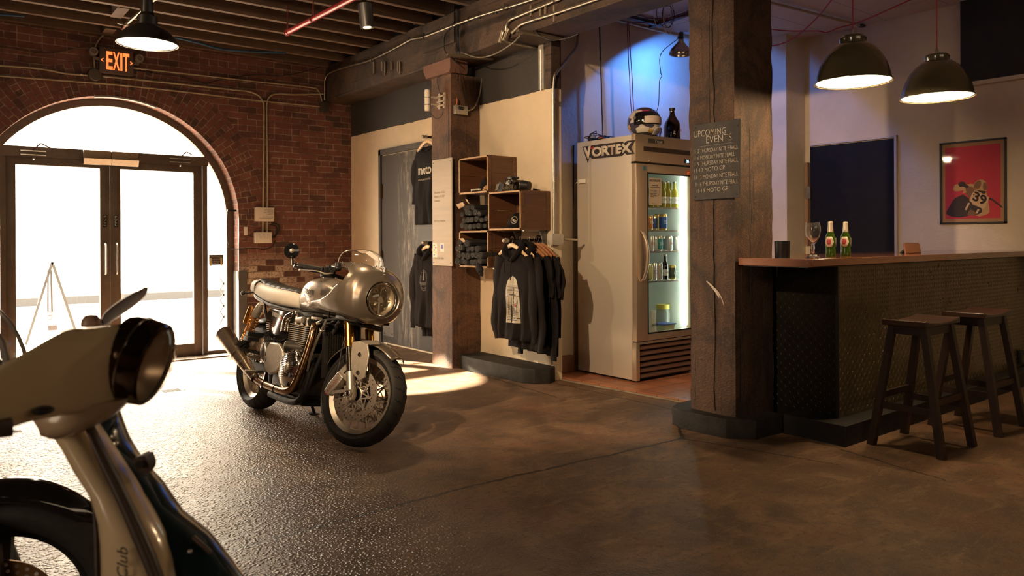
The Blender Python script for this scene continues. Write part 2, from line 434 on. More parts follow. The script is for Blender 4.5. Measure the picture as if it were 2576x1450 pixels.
# ---- floor (falls gently to the entrance)
def ss(a, b, x): t = max(0, min(1, (x-a)/(b-a))); return t*t*(3-2*t)
def fz(x, y): return -.10*ss(6.0, 8.7, y)*(1-ss(2.7, 4.0, x))
fl = MB()
fl.grid(lambda u, v: (lambda x, y: (x, y, fz(x, y)))(-4.2+8.63*u, -3.2+12.45*v), 60, 80)
struct(fl.build('floor', M_FLOOR, fix=False))
fl2 = MB(); fl2.quad((4.43,-3.2,0),(7.8,-3.2,0),(7.8,3.3,0),(4.43,3.3,0)); struct(fl2.build('floor', M_FLOOR, fix=False))
def tile_mat():
    m, nt, b = newmat('quarry_tile'); k = NT(nt); pos = k.n('TexCoord').outputs['Object']
    x = k.n('TexBrick', offset=0., squash=1., ins={0: k.n('Mapping', ins={0: pos, 1: (.02,.07,0)}).outputs[0]})
    x.inputs['Color1'].default_value = (.33,.12,.06,1); x.inputs['Color2'].default_value = (.42,.17,.085,1); x.inputs['Mortar'].default_value = (.05,.03,.02,1)
    x.inputs['Scale'].default_value = 1; x.inputs['Mortar Size'].default_value = .004; x.inputs['Brick Width'].default_value = .2; x.inputs['Row Height'].default_value = .2
    n = k.noise(pos, 7., 5, .6)
    k.link(k.mix(k.ramp(n, [(.4, 0.), (.7, .5)]), x.outputs[0], (.20,.085,.05)), b.inputs['Base Color'])
    b.inputs['Roughness'].default_value = .38
    k.link(k.bump(k.math('SUBTRACT', k.math('MULTIPLY', n, .3), x.outputs['Fac']), .5, .004), b.inputs['Normal']); return m
tl = MB()
e0, e1 = Vector((4.43,5.0,0)), Vector((4.56,2.95,0))
tl.prism([(e0.x,5.15,-.01),(e1.x,2.95,-.01),(7.5,2.95,-.01),(7.5,5.15,-.01)], (0,0,.026)); struct(tl.build('floor', tile_mat()))
fill = MB(); fill.quad((4.3,3.2,-.002),(7.8,3.2,-.002),(7.8,5.4,-.002),(4.3,5.4,-.002)); struct(fill.build('floor', M_FLOOR, fix=False))
# chipped cement nosing along the tile edge
nb = MB()
pts = [Vector((4.40,4.93,0)).lerp(Vector((4.54,3.15,0)), i/16) for i in range(17)]
rr = [.014+.008*random.random() for _ in pts]
nb.tube([p+Vector((-.012+.012*random.random(),0,.003)) for p in pts], rr, 6, flat=.6); struct(nb.build('trim_1', mat('cement', (.20,.15,.10), .8, var=.3, bump=.5)))

# ---- brick wall with round arch
AC = (1.62, 1.47); AR = 1.285; YT = .34
ang = [PI*i/64 for i in range(65)]
arc = [(AC[0]+AR*math.cos(a), AC[1]+AR*math.sin(a)) for a in ang]
w = MB()
for y, fl_ in ((YB, 0), (YB+YT, 1)):
    w.quad((arc[0][0],y,-.3),(XW+.3,y,-.3),(XW+.3,y,3.66),(arc[0][0],y,3.66))
    w.quad((-4.2,y,-.3),(arc[-1][0],y,-.3),(arc[-1][0],y,3.66),(-4.2,y,3.66))
    for (x0,z0),(x1,z1) in zip(arc, arc[1:]): w.quad((x1,y,z1),(x0,y,z0),(x0,y,3.66),(x1,y,3.66))
struct(w.build('wall_back', M_BRICK, ang=20))
# voussoir ring and soffit with their own coursing
def arch_ring():
    bm = bmesh.new(); uvl = bm.loops.layers.uv.new('UVMap')
    path = [(AC[0]+AR, z, 0) for z in (-.2, .4, 1., 1.47)]
    S = [(Vector((AC[0]+AR, z)), Vector((1, 0)), z-1.47) for z in (-.2, .3, .8, 1.2)]
    S += [(Vector((AC[0]+AR*math.cos(a), AC[1]+AR*math.sin(a))), Vector((math.cos(a), math.sin(a))), (AR+.18)*a) for a in ang]
    S += [(Vector((AC[0]-AR, z)), Vector((-1, 0)), (AR+.18)*PI+1.47-z) for z in (1.2, .8, .3, -.2)]
    rows = []
    for p, n, s in S:
        top = s > -1e-6 and s < (AR+.18)*PI+1e-6
        q = p + n*(.354 if top else .0)
        rows.append(((p.x, YB+.19, p.y), (p.x, YB-.006, p.y), (q.x, YB-.006, q.y), (q.x, YB+.002, q.y), s))
    V = [[bm.verts.new(r[i]) for i in range(4)] for r in rows]
    vv = [-.2, 0, .354, .36]
    for a, b, ra, rb in zip(V, V[1:], rows, rows[1:]):
        for i in range(3):
            try: f = bm.faces.new((a[i], b[i], b[i+1], a[i+1]))
            except ValueError: continue
            for l, (uu, ss_) in zip(f.loops, ((vv[i], ra[4]), (vv[i], rb[4]), (vv[i+1], rb[4]), (vv[i+1], ra[4]))): l[uvl].uv = (uu, ss_)
    me = bpy.data.meshes.new('trim_2'); bm.to_mesh(me); bm.free(); me.materials.append(M_ARCH)
    o = bpy.data.objects.new('trim_2', me); C.objects.link(o); struct(o)
arch_ring()
# ---- side wall, its end, the wall behind the fridge, pier, bar wall
struct(bx('wall_side', (XW,4.95,-.05), (XW+.10,8.86,3.66), M_SIDE))
struct(bx('wall_fridge', (4.40,5.15,-.05), (7.25,5.3,3.66), M_CREAM))
struct(bx('wall_return', (7.19,4.48,-.05), (7.60,5.16,3.66), M_CREAM))
struct(bx('wall_bar', (7.55,-3.2,-.05), (7.8,4.49,3.66), M_CREAM))
struct(bx('wall_left', (-4.3,-3.2,-.1), (-4.2,8.9,3.66), mat('left_wall_brick', (.16,.075,.05), .85, var=.3, vs=4)))
struct(bx('wall_front', (-4.3,-3.3,-.1), (7.8,-3.2,3.66), mat('front_wall_brick', (.18,.10,.07), .85, var=.3, vs=4)))
# quarry tile base turned up the wall
cv = MB(); cv.box((4.435,5.085,.016), (4.70,5.15,.17), .012); struct(cv.build('baseboard_fridge', mat('tile_base', (.16,.07,.045), .45, var=.3)))
# ---- ceilings
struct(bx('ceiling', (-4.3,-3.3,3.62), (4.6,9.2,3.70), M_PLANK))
def ceilw():
    m, nt, b = newmat('bar_ceiling'); k = NT(nt); pos = k.n('TexCoord').outputs['Object']
    x = k.n('TexBrick', offset=.5, ins={0: pos}); x.inputs['Color1'].default_value = x.inputs['Color2'].default_value = (.62,.54,.47,1)
    x.inputs['Mortar'].default_value = (.2,.16,.13,1); x.inputs['Scale'].default_value = 1; x.inputs['Mortar Size'].default_value = .003
    x.inputs['Brick Width'].default_value = 2.4; x.inputs['Row Height'].default_value = .6
    k.link(x.outputs[0], b.inputs['Base Color']); b.inputs['Roughness'].default_value = .7; return m
struct(bx('ceiling', (4.30,-3.3,3.385), (7.8,5.3,3.45), ceilw()))
yj = 8.80; j = 0
ords = 'first second third fourth fifth sixth seventh eighth ninth tenth eleventh twelfth thirteenth fourteenth'.split()
while yj > 3.6:
    o = MB().box((-4.2,yj-.03,3.385+random.uniform(-.006,.006)), (4.06,yj+.03,3.62), .004).build('ceiling_joist', M_JOIST)
    tag(o, 'rough dark ceiling joist, %s out from the brick wall' % ords[j], 'joist', 'ceiling joists'); yj -= .385; j += 1
# ---- long beam on its columns
bm_ = MB(); n = 60
R = []
for i in range(n+1):
    y = -3.1 + (8.87+3.1)*i/n; w1, w2, w3 = (noise.noise((y*1.7, k*9., 0))*.012 for k in range(3))
    R.append([(3.98+w1,y,2.95+w2),(4.33,y,2.95+w3),(4.33,y,3.40),(4.0+w2,y,3.40),(3.985+w1,y,3.30),(3.98+w1*.6,y,3.05)])
bm_.rings(R); beam = bm_.build('ceiling_beam', M_BEAM, ang=25)
tag(beam, 'long heavy dark timber beam running over both posts to the brick wall', 'beam')
pb = MB().box((3.955,onX(1065,100,3.96).y,onX(1065,135,3.96).z), (3.985,onX(1143,100,3.96).y,3.37)).build('patch_board', M_BEAM, beam)
st = mat('steel_strap', (.04,.037,.035), .4, .6)
yy = onX(1152,80,3.96).y; MB().box((3.945,yy-.02,2.99), (3.955,yy+.02,3.38)).build('strap', st, beam)
# drips of old paint on the beam face
dr = MB()
for px in (940,962,968,985,1001,1006,1336,1360,1373,1395):
    p = onX(px, 130, 3.965); z1 = onX(px, 205-.33*(px-940), 3.965).z if px < 1100 else 3.34; l = random.uniform(.06,.13)
    p.z = onX(px, 160 if px < 1100 else 20, 3.965).z
    dr.box((3.958,p.y-.008,p.z-l), (3.972,p.y+.008,p.z+.02))
dr.build('paint_drips', mat('old_paint', (.20,.16,.12), .7), beam)
# ---- timber columns
def column(x0, x1, y0, y1, z0, z1, m, label, seed, rough=.005, split=None):
    mb = MB(); nz = 90; R = []
    def per(z):
        out = []
        for (ax, ay, bx_, by) in ((x0,y0,x1,y0),(x1,y0,x1,y1),(x1,y1,x0,y1),(x0,y1,x0,y0)):
            for t in (0, .04, .2, .35, .5, .65, .8, .96): out.append((ax+(bx_-ax)*t, ay+(by-ay)*t))
        return out
    cx, cy = (x0+x1)/2, (y0+y1)/2
    for i in range(nz+1):
        z = z0+(z1-z0)*i/nz; r = []
        for kx, (x, y) in enumerate(per(z)):
            corner = kx % 8 in (0, 1, 7)
            w_ = noise.noise((x*4+seed, y*4, z*1.3))*rough*.5 + noise.noise((x*16+seed, y*16, z*9))*rough*(1.0 if corner else .25)
            if corner: w_ -= rough*.9
            d = Vector((x-cx, y-cy)).normalized(); r.append((x+d.x*w_, y+d.y*w_, z))
        R.append(r)
    mb.rings(R); o = mb.build('timber_column', m, ang=28); tag(o, label, 'column', 'timber columns'); return o
colL = column(3.99,4.33,6.03,6.385,-.02,2.82,M_COLB,'rough timber post with the pale notice board on it, nearer the brick wall',3.)
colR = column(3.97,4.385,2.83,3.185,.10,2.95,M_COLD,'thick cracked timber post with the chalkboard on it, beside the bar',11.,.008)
ck = MB()   # long drying split down the left face of the big column
pt = []
for i in range(40):
    z = .14+2.75*i/39; pt.append((3.966, 2.985+.015*noise.noise((z*2.2,4,0))+.01*noise.noise((z*9,1,0)), z))
ck.tube(pt, [.0025+.0035*abs(noise.noise((i*.4,0,3))) for i in range(40)], 5)
ck.build('split', mat('deep_split', (.006,.004,.003), 1.), colR)
ck = MB()
a, b2 = onX(1778,708,3.966), onX(1810,740,3.966)
for t in range(3):
    ck.tube([a.lerp(b2, s)+Vector((-.001,0,.006*math.sin(s*3)-.012*t*s)) for s in (0,.25,.5,.75,1)], .0035, 5)
c3 = onX(1822,772,3.966); ck.tube([b2, (b2+c3)/2+Vector((0,-.004,0)), c3], [.004,.003,.001], 5)
ck.build('chalk_scuff', mat('chalk_scuff', (.55,.48,.4), .9), colR)
corb = MB(); corb.prism([(3.955,6.47,2.90),(3.955,6.42,2.825),(3.955,6.0,2.825),(3.955,5.985,2.87),(3.955,5.99,2.955),(3.955,6.47,2.955)], (.20,0,0))
tag(corb.build('corbel', wood('corbel_wood', (.09,.04,.03), (.16,.075,.05), 1, .7)), 'reddish timber bolster block on top of the post with the notice board', 'corbel')
# galvanised post and dark stud rising from the wall end
pst = MB().box((4.30,5.03,2.55), (4.335,5.10,2.95)).build('steel_stud', mat('galvanised', (.42,.38,.33), .45, .4, var=.25)); tag(pst, 'pale galvanised stud standing on the end of the cream wall', 'stud')
pst = MB().box((4.30,4.93,2.55), (4.40,5.01,2.95)).build('timber_stud', M_BEAM); tag(pst, 'dark timber stud next to the galvanised one under the beam', 'stud')
# ---- curbs
def curb(poly, z1, label):
    mb = MB(); n_ = len(poly); P = [Vector((x, y)) for x, y in poly]; cen = sum(P, Vector((0,0)))/n_
    lv = [(0,1.0),(z1-.012,1.0),(z1-.003,.985),(z1,.965)]
    mb.rings([[(cen.x+(p.x-cen.x)*k, cen.y+(p.y-cen.y)*k, z) for p in P] for z, k in lv]); o = mb.build('concrete_curb', M_CURB, mods=[('bevel',.004)])
    tag(o, label, 'curb', 'painted concrete curbs')
curb([(4.33,4.93),(4.22,4.87),(4.10,4.93),(4.045,5.03),(4.03,5.85),(4.07,6.02),(4.33,6.02)], .13, 'black-painted concrete curb below the cream wall with hanging hoodies')
curb([(4.30,2.71),(4.02,2.72),(3.90,2.85),(3.875,3.17),(3.93,3.30),(4.02,3.34),(4.30,3.36)], .12, 'black-painted concrete curb around the foot of the chalkboard post')
# corner chip of bare plaster at the wall foot
# ---- entrance frame (structure)
YD = YB+.19
fr = MB()
def ring_arc(mb, r0, r1, y0, y1, a0, a1, n=40):
    R = []
    for i in range(n+1):
        a = a0+(a1-a0)*i/n; c_, s_ = math.cos(a), math.sin(a)
        R.append([(AC[0]+r*c_, y, AC[1]+r*s_) for r, y in ((r0,y0),(r1,y0),(r1,y1),(r0,y1))])
    mb.rings(R)
ring_arc(fr, AR-.075, AR+.01, YD, YD+.09, 0, PI)
for sx in (1, -1):
    x0 = AC[0]+sx*(AR-.075); x1 = AC[0]+sx*(AR+.01); fr.box((min(x0,x1),YD,-.12), (max(x0,x1),YD+.09,1.47))
fr.box((AC[0]-AR+.1,YD-.015,2.09), (2.62,YD+.09,2.195))
for x in (.62, 2.56): fr.box((x,YD-.01,-.12), (x+.05,YD+.09,2.10))
fr.box((2.60,YD,-.12), (2.86,YD+.08,-.045)); fr.box((.38,YD,-.12), (.64,YD+.08,-.045))
struct(fr.build('trim_3', M_FRAME, ang=30))
gl = MB(); ring = [(AC[0]+(AR-.07)*math.cos(a), YD+.05, AC[1]+(AR-.07)*math.sin(a)) for a in ang if AC[1]+(AR-.07)*math.sin(a) > 2.16]
gl.prism(ring, (0,.006,0)); struct(gl.build('window_1', M_GLASS, smooth=False))
gl = MB(); ring = [(AC[0]+(AR-.07)*math.cos(a), YD+.05, AC[1]+(AR-.07)*math.sin(a)) for a in ang[:30] if AC[0]+(AR-.07)*math.cos(a) > 2.6]
gl.prism([(2.60,YD+.05,-.05),(ring[0][0],YD+.05,-.05)]+ring+[(2.60,YD+.05,ring[-1][2])], (0,.006,0)); struct(gl.build('window_2', M_GLASS, smooth=False))
M_CHROME = mat('chrome', (.75,.72,.66), .12, 1.)
M_SAT = mat('satin_aluminium', (.55,.52,.47), .34, 1., var=.1)
M_LABEL = mat('printed_white', (.62,.58,.5), .6); M_INK = mat('printed_black', (.02,.018,.018), .6)
def leaf(name, x0, x1, gx0, gx1, hx, side, zt=2.095, zb=-.085):
    d = bpy.data.objects.new(name, None); C.objects.link(d); d.location = (x0, YD, zb); struct(d)
    off = Vector(d.location)
    def loc(o): o.location = -off; return o
    mb = MB(); y0, y1 = YD+.012, YD+.062
    for lo, hi in (((x0,y0,zb),(gx0,y1,zt)), ((gx1,y0,zb),(x1,y1,zt)), ((gx0,y0,2.01),(gx1,y1,zt)), ((gx0,y0,zb),(gx1,y1,.055))): mb.box(lo, hi, .003)
    loc(mb.build('door_frame', M_FRAME, d))
    loc(MB().box((gx0,y0+.02,.055),(gx1,y0+.028,2.01)).build('glass_pane', M_GLASS, d, smooth=False))
    z0, z1 = onY(262,692,YD).z, onY(262,612,YD).z
    h = MB().tube(cr([(hx,YD+.012,z0),(hx,YD-.03,z0+.012),(hx,YD-.045,z0+.05),(hx,YD-.045,(z0+z1)/2),(hx,YD-.045,z1-.05),(hx,YD-.03,z1-.012),(hx,YD+.012,z1)]), .009, 10)
    loc(h.build('handle', M_SAT, d))
    pz0, pz1 = onY(265,572,YD).z, onY(265,541,YD).z; px_ = hx
    loc(MB().box((px_-.022,YD+.008,pz0),(px_+.022,YD+.0125,pz1)).build('pull_sticker', M_BLK, d))
    for i, ch in enumerate('PULL'):
        hh = (pz1-pz0-.02)/4; loc(text('pull_lettering', ch, (px_-.011,YD+.0075,pz1-.008-hh*(i+1)+.004), (1,0,0), (0,0,1), .022, hh*.78, M_LABEL, d))
    if side: loc(MB().cyl((x0+.035,YD+.014,.52),(x0+.035,YD-.004,.52),.014).build('lock_cylinder', M_SAT, d))
    return d
leaf('door_1', .67, 1.603, .755, 1.508, 1.555, 0)
leaf('door_2', 1.607, 2.555, 1.708, 2.462, 1.66, 1)
# closers and header gear
M_TAN = mat('closer_cover', (.34,.25,.16), .5, .3)
for k_, (a, b_, lab) in enumerate(((208,277,'tan door closer box on the header, above the left leaf'),(278,345,'tan door closer box on the header, above the right leaf'))):
    t = thing('door_closer', lab, 'door closer', (onY(a,400,YD).x, YD-.015, 2.04), group='door closers')
    x0, x1 = 0, onY(b_,400,YD).x-onY(a,400,YD).x
    MB().box((x0,-.045,.06),(x1,0,.15),.003).build('cover', M_TAN, t)
    MB().hexa([(x0,-.05,.0),(x1,-.05,.0),(x1,0,.0),(x0,0,.0),(x0,-.085,.06),(x1,-.085,.06),(x1,0,.06),(x0,0,.06)]).build('lower_cover', M_SAT, t)
for px, lab in ((84,'slim slotted door contact on the header over the left leaf'),(453,'slim slotted door contact on the header over the right leaf')):
    p = onY(px, 385 if px < 100 else 404, YD-.02); t = thing('door_contact', lab, 'door contact', p, group='header contacts')
    for dz in (.02, -.02): MB().box((-.11,-.006,dz-.005),(.11,.004,dz+.005)).build('strip', M_SAT, t)
    MB().cyl((0,0,-.06),(0,-.02,-.05),.012).build('stud', M_SAT, t)
    q = MB().beam((.0,0,.03),(.06,-.03,.10),.008,.012).beam((.06,-.03,.10),(.14,-.03,.06),.008,.012); q.build('arm', M_FRAME, t)
# small printed sign taped in the side light
p0, p1 = onY(526,667,YD+.03), onY(562,641,YD+.03)
t = thing('window_sign', 'black printed sign taped inside the narrow side window', 'sign', (p0.x, YD+.03, p0.z))
wd, hd = p1.x-p0.x, p1.z-p0.z
MB().box((0,0,0),(wd,.003,hd)).build('panel', M_INK, t)
for i in range(5): text('lettering', 'MOTORCYCLE SALES SERVICE'[:22-i*3], (.02,-.001,hd*(.8-.17*i)), (1,0,0), (0,0,1), wd*.8-.01*i, .012, M_LABEL, t)
for x in (.01, wd-.035): MB().box((x,-.003,-.015),(x+.02,-.001,hd*.7)).build('tape', mat('yellow_tape', (.5,.4,.2), .6), t)
# steel guards on the right arch foot
g = MB(); x0 = onY(595,700,YB-.02).x; x1 = onY(608,700,YB-.02).x
g.box((AC[0]+AR-.005,YB-.03,-.1),(AC[0]+AR+.085,YB-.005,onY(600,683,YB).z)); g.box((AC[0]+AR-.012,YB-.03,-.1),(AC[0]+AR-.004,YB+.17,onY(600,683,YB).z))
tag(g.build('corner_guard', mat('grey_guard', (.11,.105,.10), .5, .4, var=.25)), 'grey steel corner guard at the foot of the arch beside the door', 'corner guard')
ap = MB()   # steel capping strip over the arch top
ring_arc(ap, AR-.012, AR+.004, YB-.012, YB+.05, 1.25, 1.72, 14)
tag(ap.build('arch_cap_strip', mat('grey_guard2', (.3,.28,.27), .45, .5)), 'curved grey metal strip capping the crown of the brick arch', 'metal strip')
# ---- door_3: grey door in the side wall
def door3():
    y1, y0 = onX(957,378,XW).y, 6.62
    d = bpy.data.objects.new('door_3', None); C.objects.link(d); d.location = (XW, y0, 0); struct(d); off = -Vector(d.location)
    m, nt, b = newmat('scuffed_grey_paint'); k = NT(nt); pos = k.n('TexCoord').outputs['Object']
    n_ = k.noise(k.n('Mapping', ins={0: pos, 3: (1,9,1.1)}).outputs[0], 2.6, 8, .75)
    sp = k.n('SeparateXYZ', ins={0: pos}); band = k.math('SUBTRACT', 1., k.math('MULTIPLY', k.math('ABSOLUTE', k.math('SUBTRACT', sp.outputs[1], 7.42)), 3.6), clamp=True)
    msk = k.math('MULTIPLY', k.ramp(n_, [(.50, 0.), (.60, .9)]), band)
    k.link(k.mix(msk, (.068,.060,.054), (.40,.35,.29)), b.inputs['Base Color']); b.inputs['Roughness'].default_value = .5
    k.link(k.bump(n_, .15, .003), b.inputs['Normal'])
    o = MB().box((XW-.012,y0+.03,.02),(XW+.02,y1-.055,2.225),.002).build('door_leaf', m, d); o.location = off
    f = MB(); mf = mat('door_frame_grey', (.06,.052,.047), .5, var=.3)
    f.box((XW-.03,y1-.05,0),(XW+.02,y1,2.30)); f.box((XW-.03,y0,2.235),(XW+.02,y1,2.30)); f.build('door_frame', mf, d).location = off
    for z in (1.72, .93, .25):
        MB().box((XW-.045,y1-.075,z),(XW-.012,y1-.045,z+.17)).build('hinge', mat('old_brass', (.10,.065,.035), .5, .7), d).location = off
    q = MB().box((XW-.018,y1-.33,.0+.10),(XW-.011,y1-.08,.45)).build('kick_plate', M_SAT, d); q.location = off
    for z in (.13,.42):
        for y in (y1-.30, y1-.11): MB().cyl((XW-.018,y,z),(XW-.03,y,z),.012).build('screw', M_STEEL, d).location = off
    text('plate_lettering', 'EXIT', (XW-.019,y1-.15,.30), (0,-1,0), (0,0,1), .09, .03, M_LABEL, d).location = off
door3()
# ---- door_4 : dark opening in the bar wall
d4 = bpy.data.objects.new('door_4', None); C.objects.link(d4); d4.location = (7.55,3.53,0); struct(d4)
MB().box((-.02,0,0),(.0,.884,2.205)).build('door_leaf', mat('navy_door', (.010,.009,.011), .6, var=.2, spec=.15), d4)
f = MB(); f.box((-.035,-.035,0),(0,-.012,2.235)); f.box((-.03,-.035,2.215),(0,.884,2.23)); f.build('door_frame', mat('trim_paint', (.5,.43,.38), .5), d4)
MB().box((-.05,.895,1.15),(-.01,.925,2.04)).build('latch_post', mat('raw_wood', (.30,.17,.09), .6), d4)
MB().box((-.055,.865,1.65),(-.03,.925,1.78)).build('hinge', M_STEEL, d4)
# black recess above the bar wall
bp = onX(2422,212,7.53)
struct(bx('wall_bar_black', (7.48,-3.2,bp.z), (7.56,bp.y,3.385), M_BLACKP))
struct(bx('trim_4', (7.47,-3.2,bp.z-.035), (7.56,bp.y+.02,bp.z), M_CREAM))
# ---- street outside
M_EXT = mat('street', (.62,.58,.52), .9)
struct(bx('ground', (-14,YB+.34,-.20), (22,40,-.105), M_EXT)); struct(bx('ground', (-4.3,YB-.02,-.16), (4.6,YB+.36,-.085), M_FLOOR))
struct(bx('facade', (-16,19.5,-.2), (26,19.9,4.9), mat('facade_render', (.75,.70,.62), .9)))
for i, (x0, x1) in enumerate(((-6.,-1.4),(-1.,1.9),(2.3,3.2),(3.5,9.))):
    tag(bx('kerb_shadow_block', (x0,18.2,-.1), (x1,18.7,.06), mat('kerb_shadow', (.018,.018,.019), .8)), 'low kerb block darkened as its shadow across the street, %s from the left' % ords[i], 'kerb', 'kerb blocks across the street')  # kerb blocks, near-black to paint the shadow line along the far kerb
# ================================================================= CAFE RACER (local: x forward, y to its left, z up)
M_PAINT = mat('taupe_paint', (.30,.245,.19), .30, .75, coat=.8, var=.06, vs=300)
M_PAINT_LIT = mat('taupe_paint_lit', (.50,.42,.34), .27, .75, coat=.9, var=.05, vs=300)  # same taupe as the fairing, lightened for light falling on the tank
M_GBLACK = mat('gloss_black', (.008,.008,.009), .12, 0, coat=1.)
M_SBLACK = mat('satin_black', (.014,.013,.012), .42)
M_CASE = mat('dark_case', (.045,.038,.03), .45, .6, var=.3, vs=30)
M_TYRE = mat('tyre_rubber', (.022,.019,.016), .62, var=.25, vs=40, bump=.15, bs=160)
M_GOLD = mat('gold_anodised', (.75,.38,.07), .22, 1.)
M_COPPER = mat('header_steel', (.46,.28,.15), .22, 1., var=.25, vs=5, col2=(.30,.17,.09))
M_MUF = mat('brushed_muffler', (.50,.38,.25), .28, 1., var=.15, vs=10)
M_ALU = mat('cast_aluminium', (.70,.62,.51), .36, .72, var=.1, vs=30, bump=.05, bs=200)
M_POL = mat('polished_alloy', (.80,.74,.64), .13, 1.)
M_LEATH = mat('grey_leather', (.60,.54,.46), .45, var=.1, bump=.25, bs=250, bd=.001)
M_DLEATH = mat('dark_leather', (.028,.025,.023), .42, bump=.3, bs=250, bd=.001)
M_CLEAR = glassy('screen_acrylic', (.93,.91,.88), .05, .03)
M_RED = mat('red_print', (.6,.03,.02), .5)
M_LENS = glassy('lens_glass', (.96,.94,.9), .05, .01)
yaw = math.atan2(4.009-5.402, 2.007-1.907)
bike = thing('motorcycle', 'taupe cafe racer motorcycle with bullet fairing and round headlight standing on the concrete floor', 'motorcycle', (1.93,5.40,0.004), (math.radians(-10),0,yaw))
RW, FWc = Vector((-.10,0,.312)), Vector((1.285,0,.302))
sax = Vector((-.36,0,1)).normalized(); SA = Vector((1.245,0,.30))
MST = Matrix.Translation(SA) @ Matrix.Rotation(math.radians(21), 4, sax) @ Matrix.Translation(-SA)
def sm(st): mb = MB(); mb.M = MST if st else None; return mb
def wheel(c, R, wd, rr, st, label):
    y = Vector((0,1,0)); h = wd/2; mb = sm(st)
    prof = []
    for i in range(19):
        t = -1+2*i/18; a = t*math.radians(72)
        prof.append((R-(1-math.cos(a))*h*1.05, math.sin(a)*h/math.sin(math.radians(72))))
    prof = [(rr+.004,-h*.62),(rr+.016,-h*.84),(rr+.035,-h*.96)] + prof + [(rr+.035,h*.96),(rr+.016,h*.84),(rr+.004,h*.62)]
    mb.lathe(prof, c, y, 96); ty = mb.build('tyre', M_TYRE, bike); tag(ty, 'black road tyre')
    g = sm(st); rs = random.Random(3)
    u, v, _ = frame_from(y)
    def sp(a, t):
        b = t*math.radians(72); r = R-(1-math.cos(b))*h*1.05+.0006
        return c + (u*math.cos(a)+v*math.sin(a))*r + y*(math.sin(b)*h/math.sin(math.radians(72)))
    for i in range(26):
        a = 2*PI*i/26
        for s_ in (1,-1):
            g.tube([sp(a+.02*s_+.17*q+(.05*s_ if q > .5 else 0), s_*(.12+.66*q)) for q in (0,.2,.4,.5,.6,.8,1)], [.0008,.002,.0022,.0022,.002,.002,.0008], 4)
    g.build('tread_groove', mat('groove', (.004,.004,.004), 1.), ty)
    rm = sm(st)
    rm.lathe([(rr+.008,-h*.66),(rr+.012,-h*.58),(rr+.002,-h*.50),(rr-.022,-h*.34),(rr-.026,0),(rr-.022,h*.34),(rr+.002,h*.50),(rr+.012,h*.58),(rr+.008,h*.66)], c, y, 80)
    rm.lathe([(rr+.004,h*.5),(rr-.012,h*.30),(rr-.016,0),(rr-.012,-h*.30),(rr+.004,-h*.5)], c, y, 80)
    rm.build('rim', M_ALU, bike)
    sk = sm(st); ns = 36
    for i in range(ns):
        a = 2*PI*i/ns; side = 1 if i % 2 else -1; tw = .36*(1 if (i//2) % 2 else -1)
        p0 = c + (u*math.cos(a+tw)+v*math.sin(a+tw))*.034 + y*side*.04; p1 = c + (u*math.cos(a)+v*math.sin(a))*(rr-.02) + y*side*.012
        sk.tube([p0, p1], .0019, 6)
        sk.tube([p1, p1.lerp(p0,.07)], .0034, 6)
    sk.build('spokes', M_STEEL, bike)
    hb = sm(st); hb.lathe([(.0,-.062),(.028,-.062),(.036,-.045),(.026,-.03),(.024,.03),(.036,.045),(.028,.062),(0,.062)], c, y, 28); hb.build('hub', M_SBLACK, bike)
wheel(FWc, .300, .125, .222, True, 'front'); wheel(RW, .312, .175, .222, False, 'rear')
# ---- brake discs
def disc(c, yo, r0, r1, st, n_h=40):
    y = Vector((0,1,0)); u, v, _ = frame_from(y); cc = c + y*yo; mb = sm(st)
    pt = lambda r, a, dy=0: cc + (u*math.cos(a)+v*math.sin(a))*r + y*dy
    mb.rings([[pt(r0+.003*math.cos(k*9*2*PI/90),k*2*PI/90,-.0025) for k in range(90)],[pt(r1,k*2*PI/90,-.0025) for k in range(90)],[pt(r1,k*2*PI/90,.0025) for k in range(90)],[pt(r0,k*2*PI/90,.0025) for k in range(90)],[pt(r0+.003*math.cos(k*9*2*PI/90),k*2*PI/90,-.0025) for k in range(90)]], True, False, False)
    d = mb.build('brake_disc', mat('disc_steel', (.60,.52,.43), .34, .7, var=.1, vs=60), bike)
    hs = sm(st)
    for k in range(n_h):
        a = 2*PI*k/n_h; r = r0+(r1-r0)*(.25+.5*((k % 3)/2))
        for s_ in (-1,1): hs.cyl(pt(r,a,s_*.0027), pt(r,a,s_*.0031), .0034, n=8)
    hs.build('disc_holes', mat('hole_black', (.004,.004,.004), .9), d)
    ca = sm(st); nn = 9
    for k in range(nn):
        a = 2*PI*k/nn
        for da in (-.27, .27): ca.beam(pt(.045,a+da*1.6), pt(r0-.004,a), .008, .005, up=(0,1,0))
        ca.beam(pt(r0-.006,a-.02), pt(r0-.03,a+2*PI/nn), .005, .004, up=(0,1,0))
        ca.cyl(pt(r0-.002,a,-.006), pt(r0-.002,a,.006), .009, n=12)
    ca.torus(cc, y, .045, .006, 40, 6); ca.build('disc_carrier', M_ALU, bike)
disc(FWc, -.072, .112, .155, True); disc(FWc, .072, .112, .155, True); disc(RW, .075, .07, .11, False)
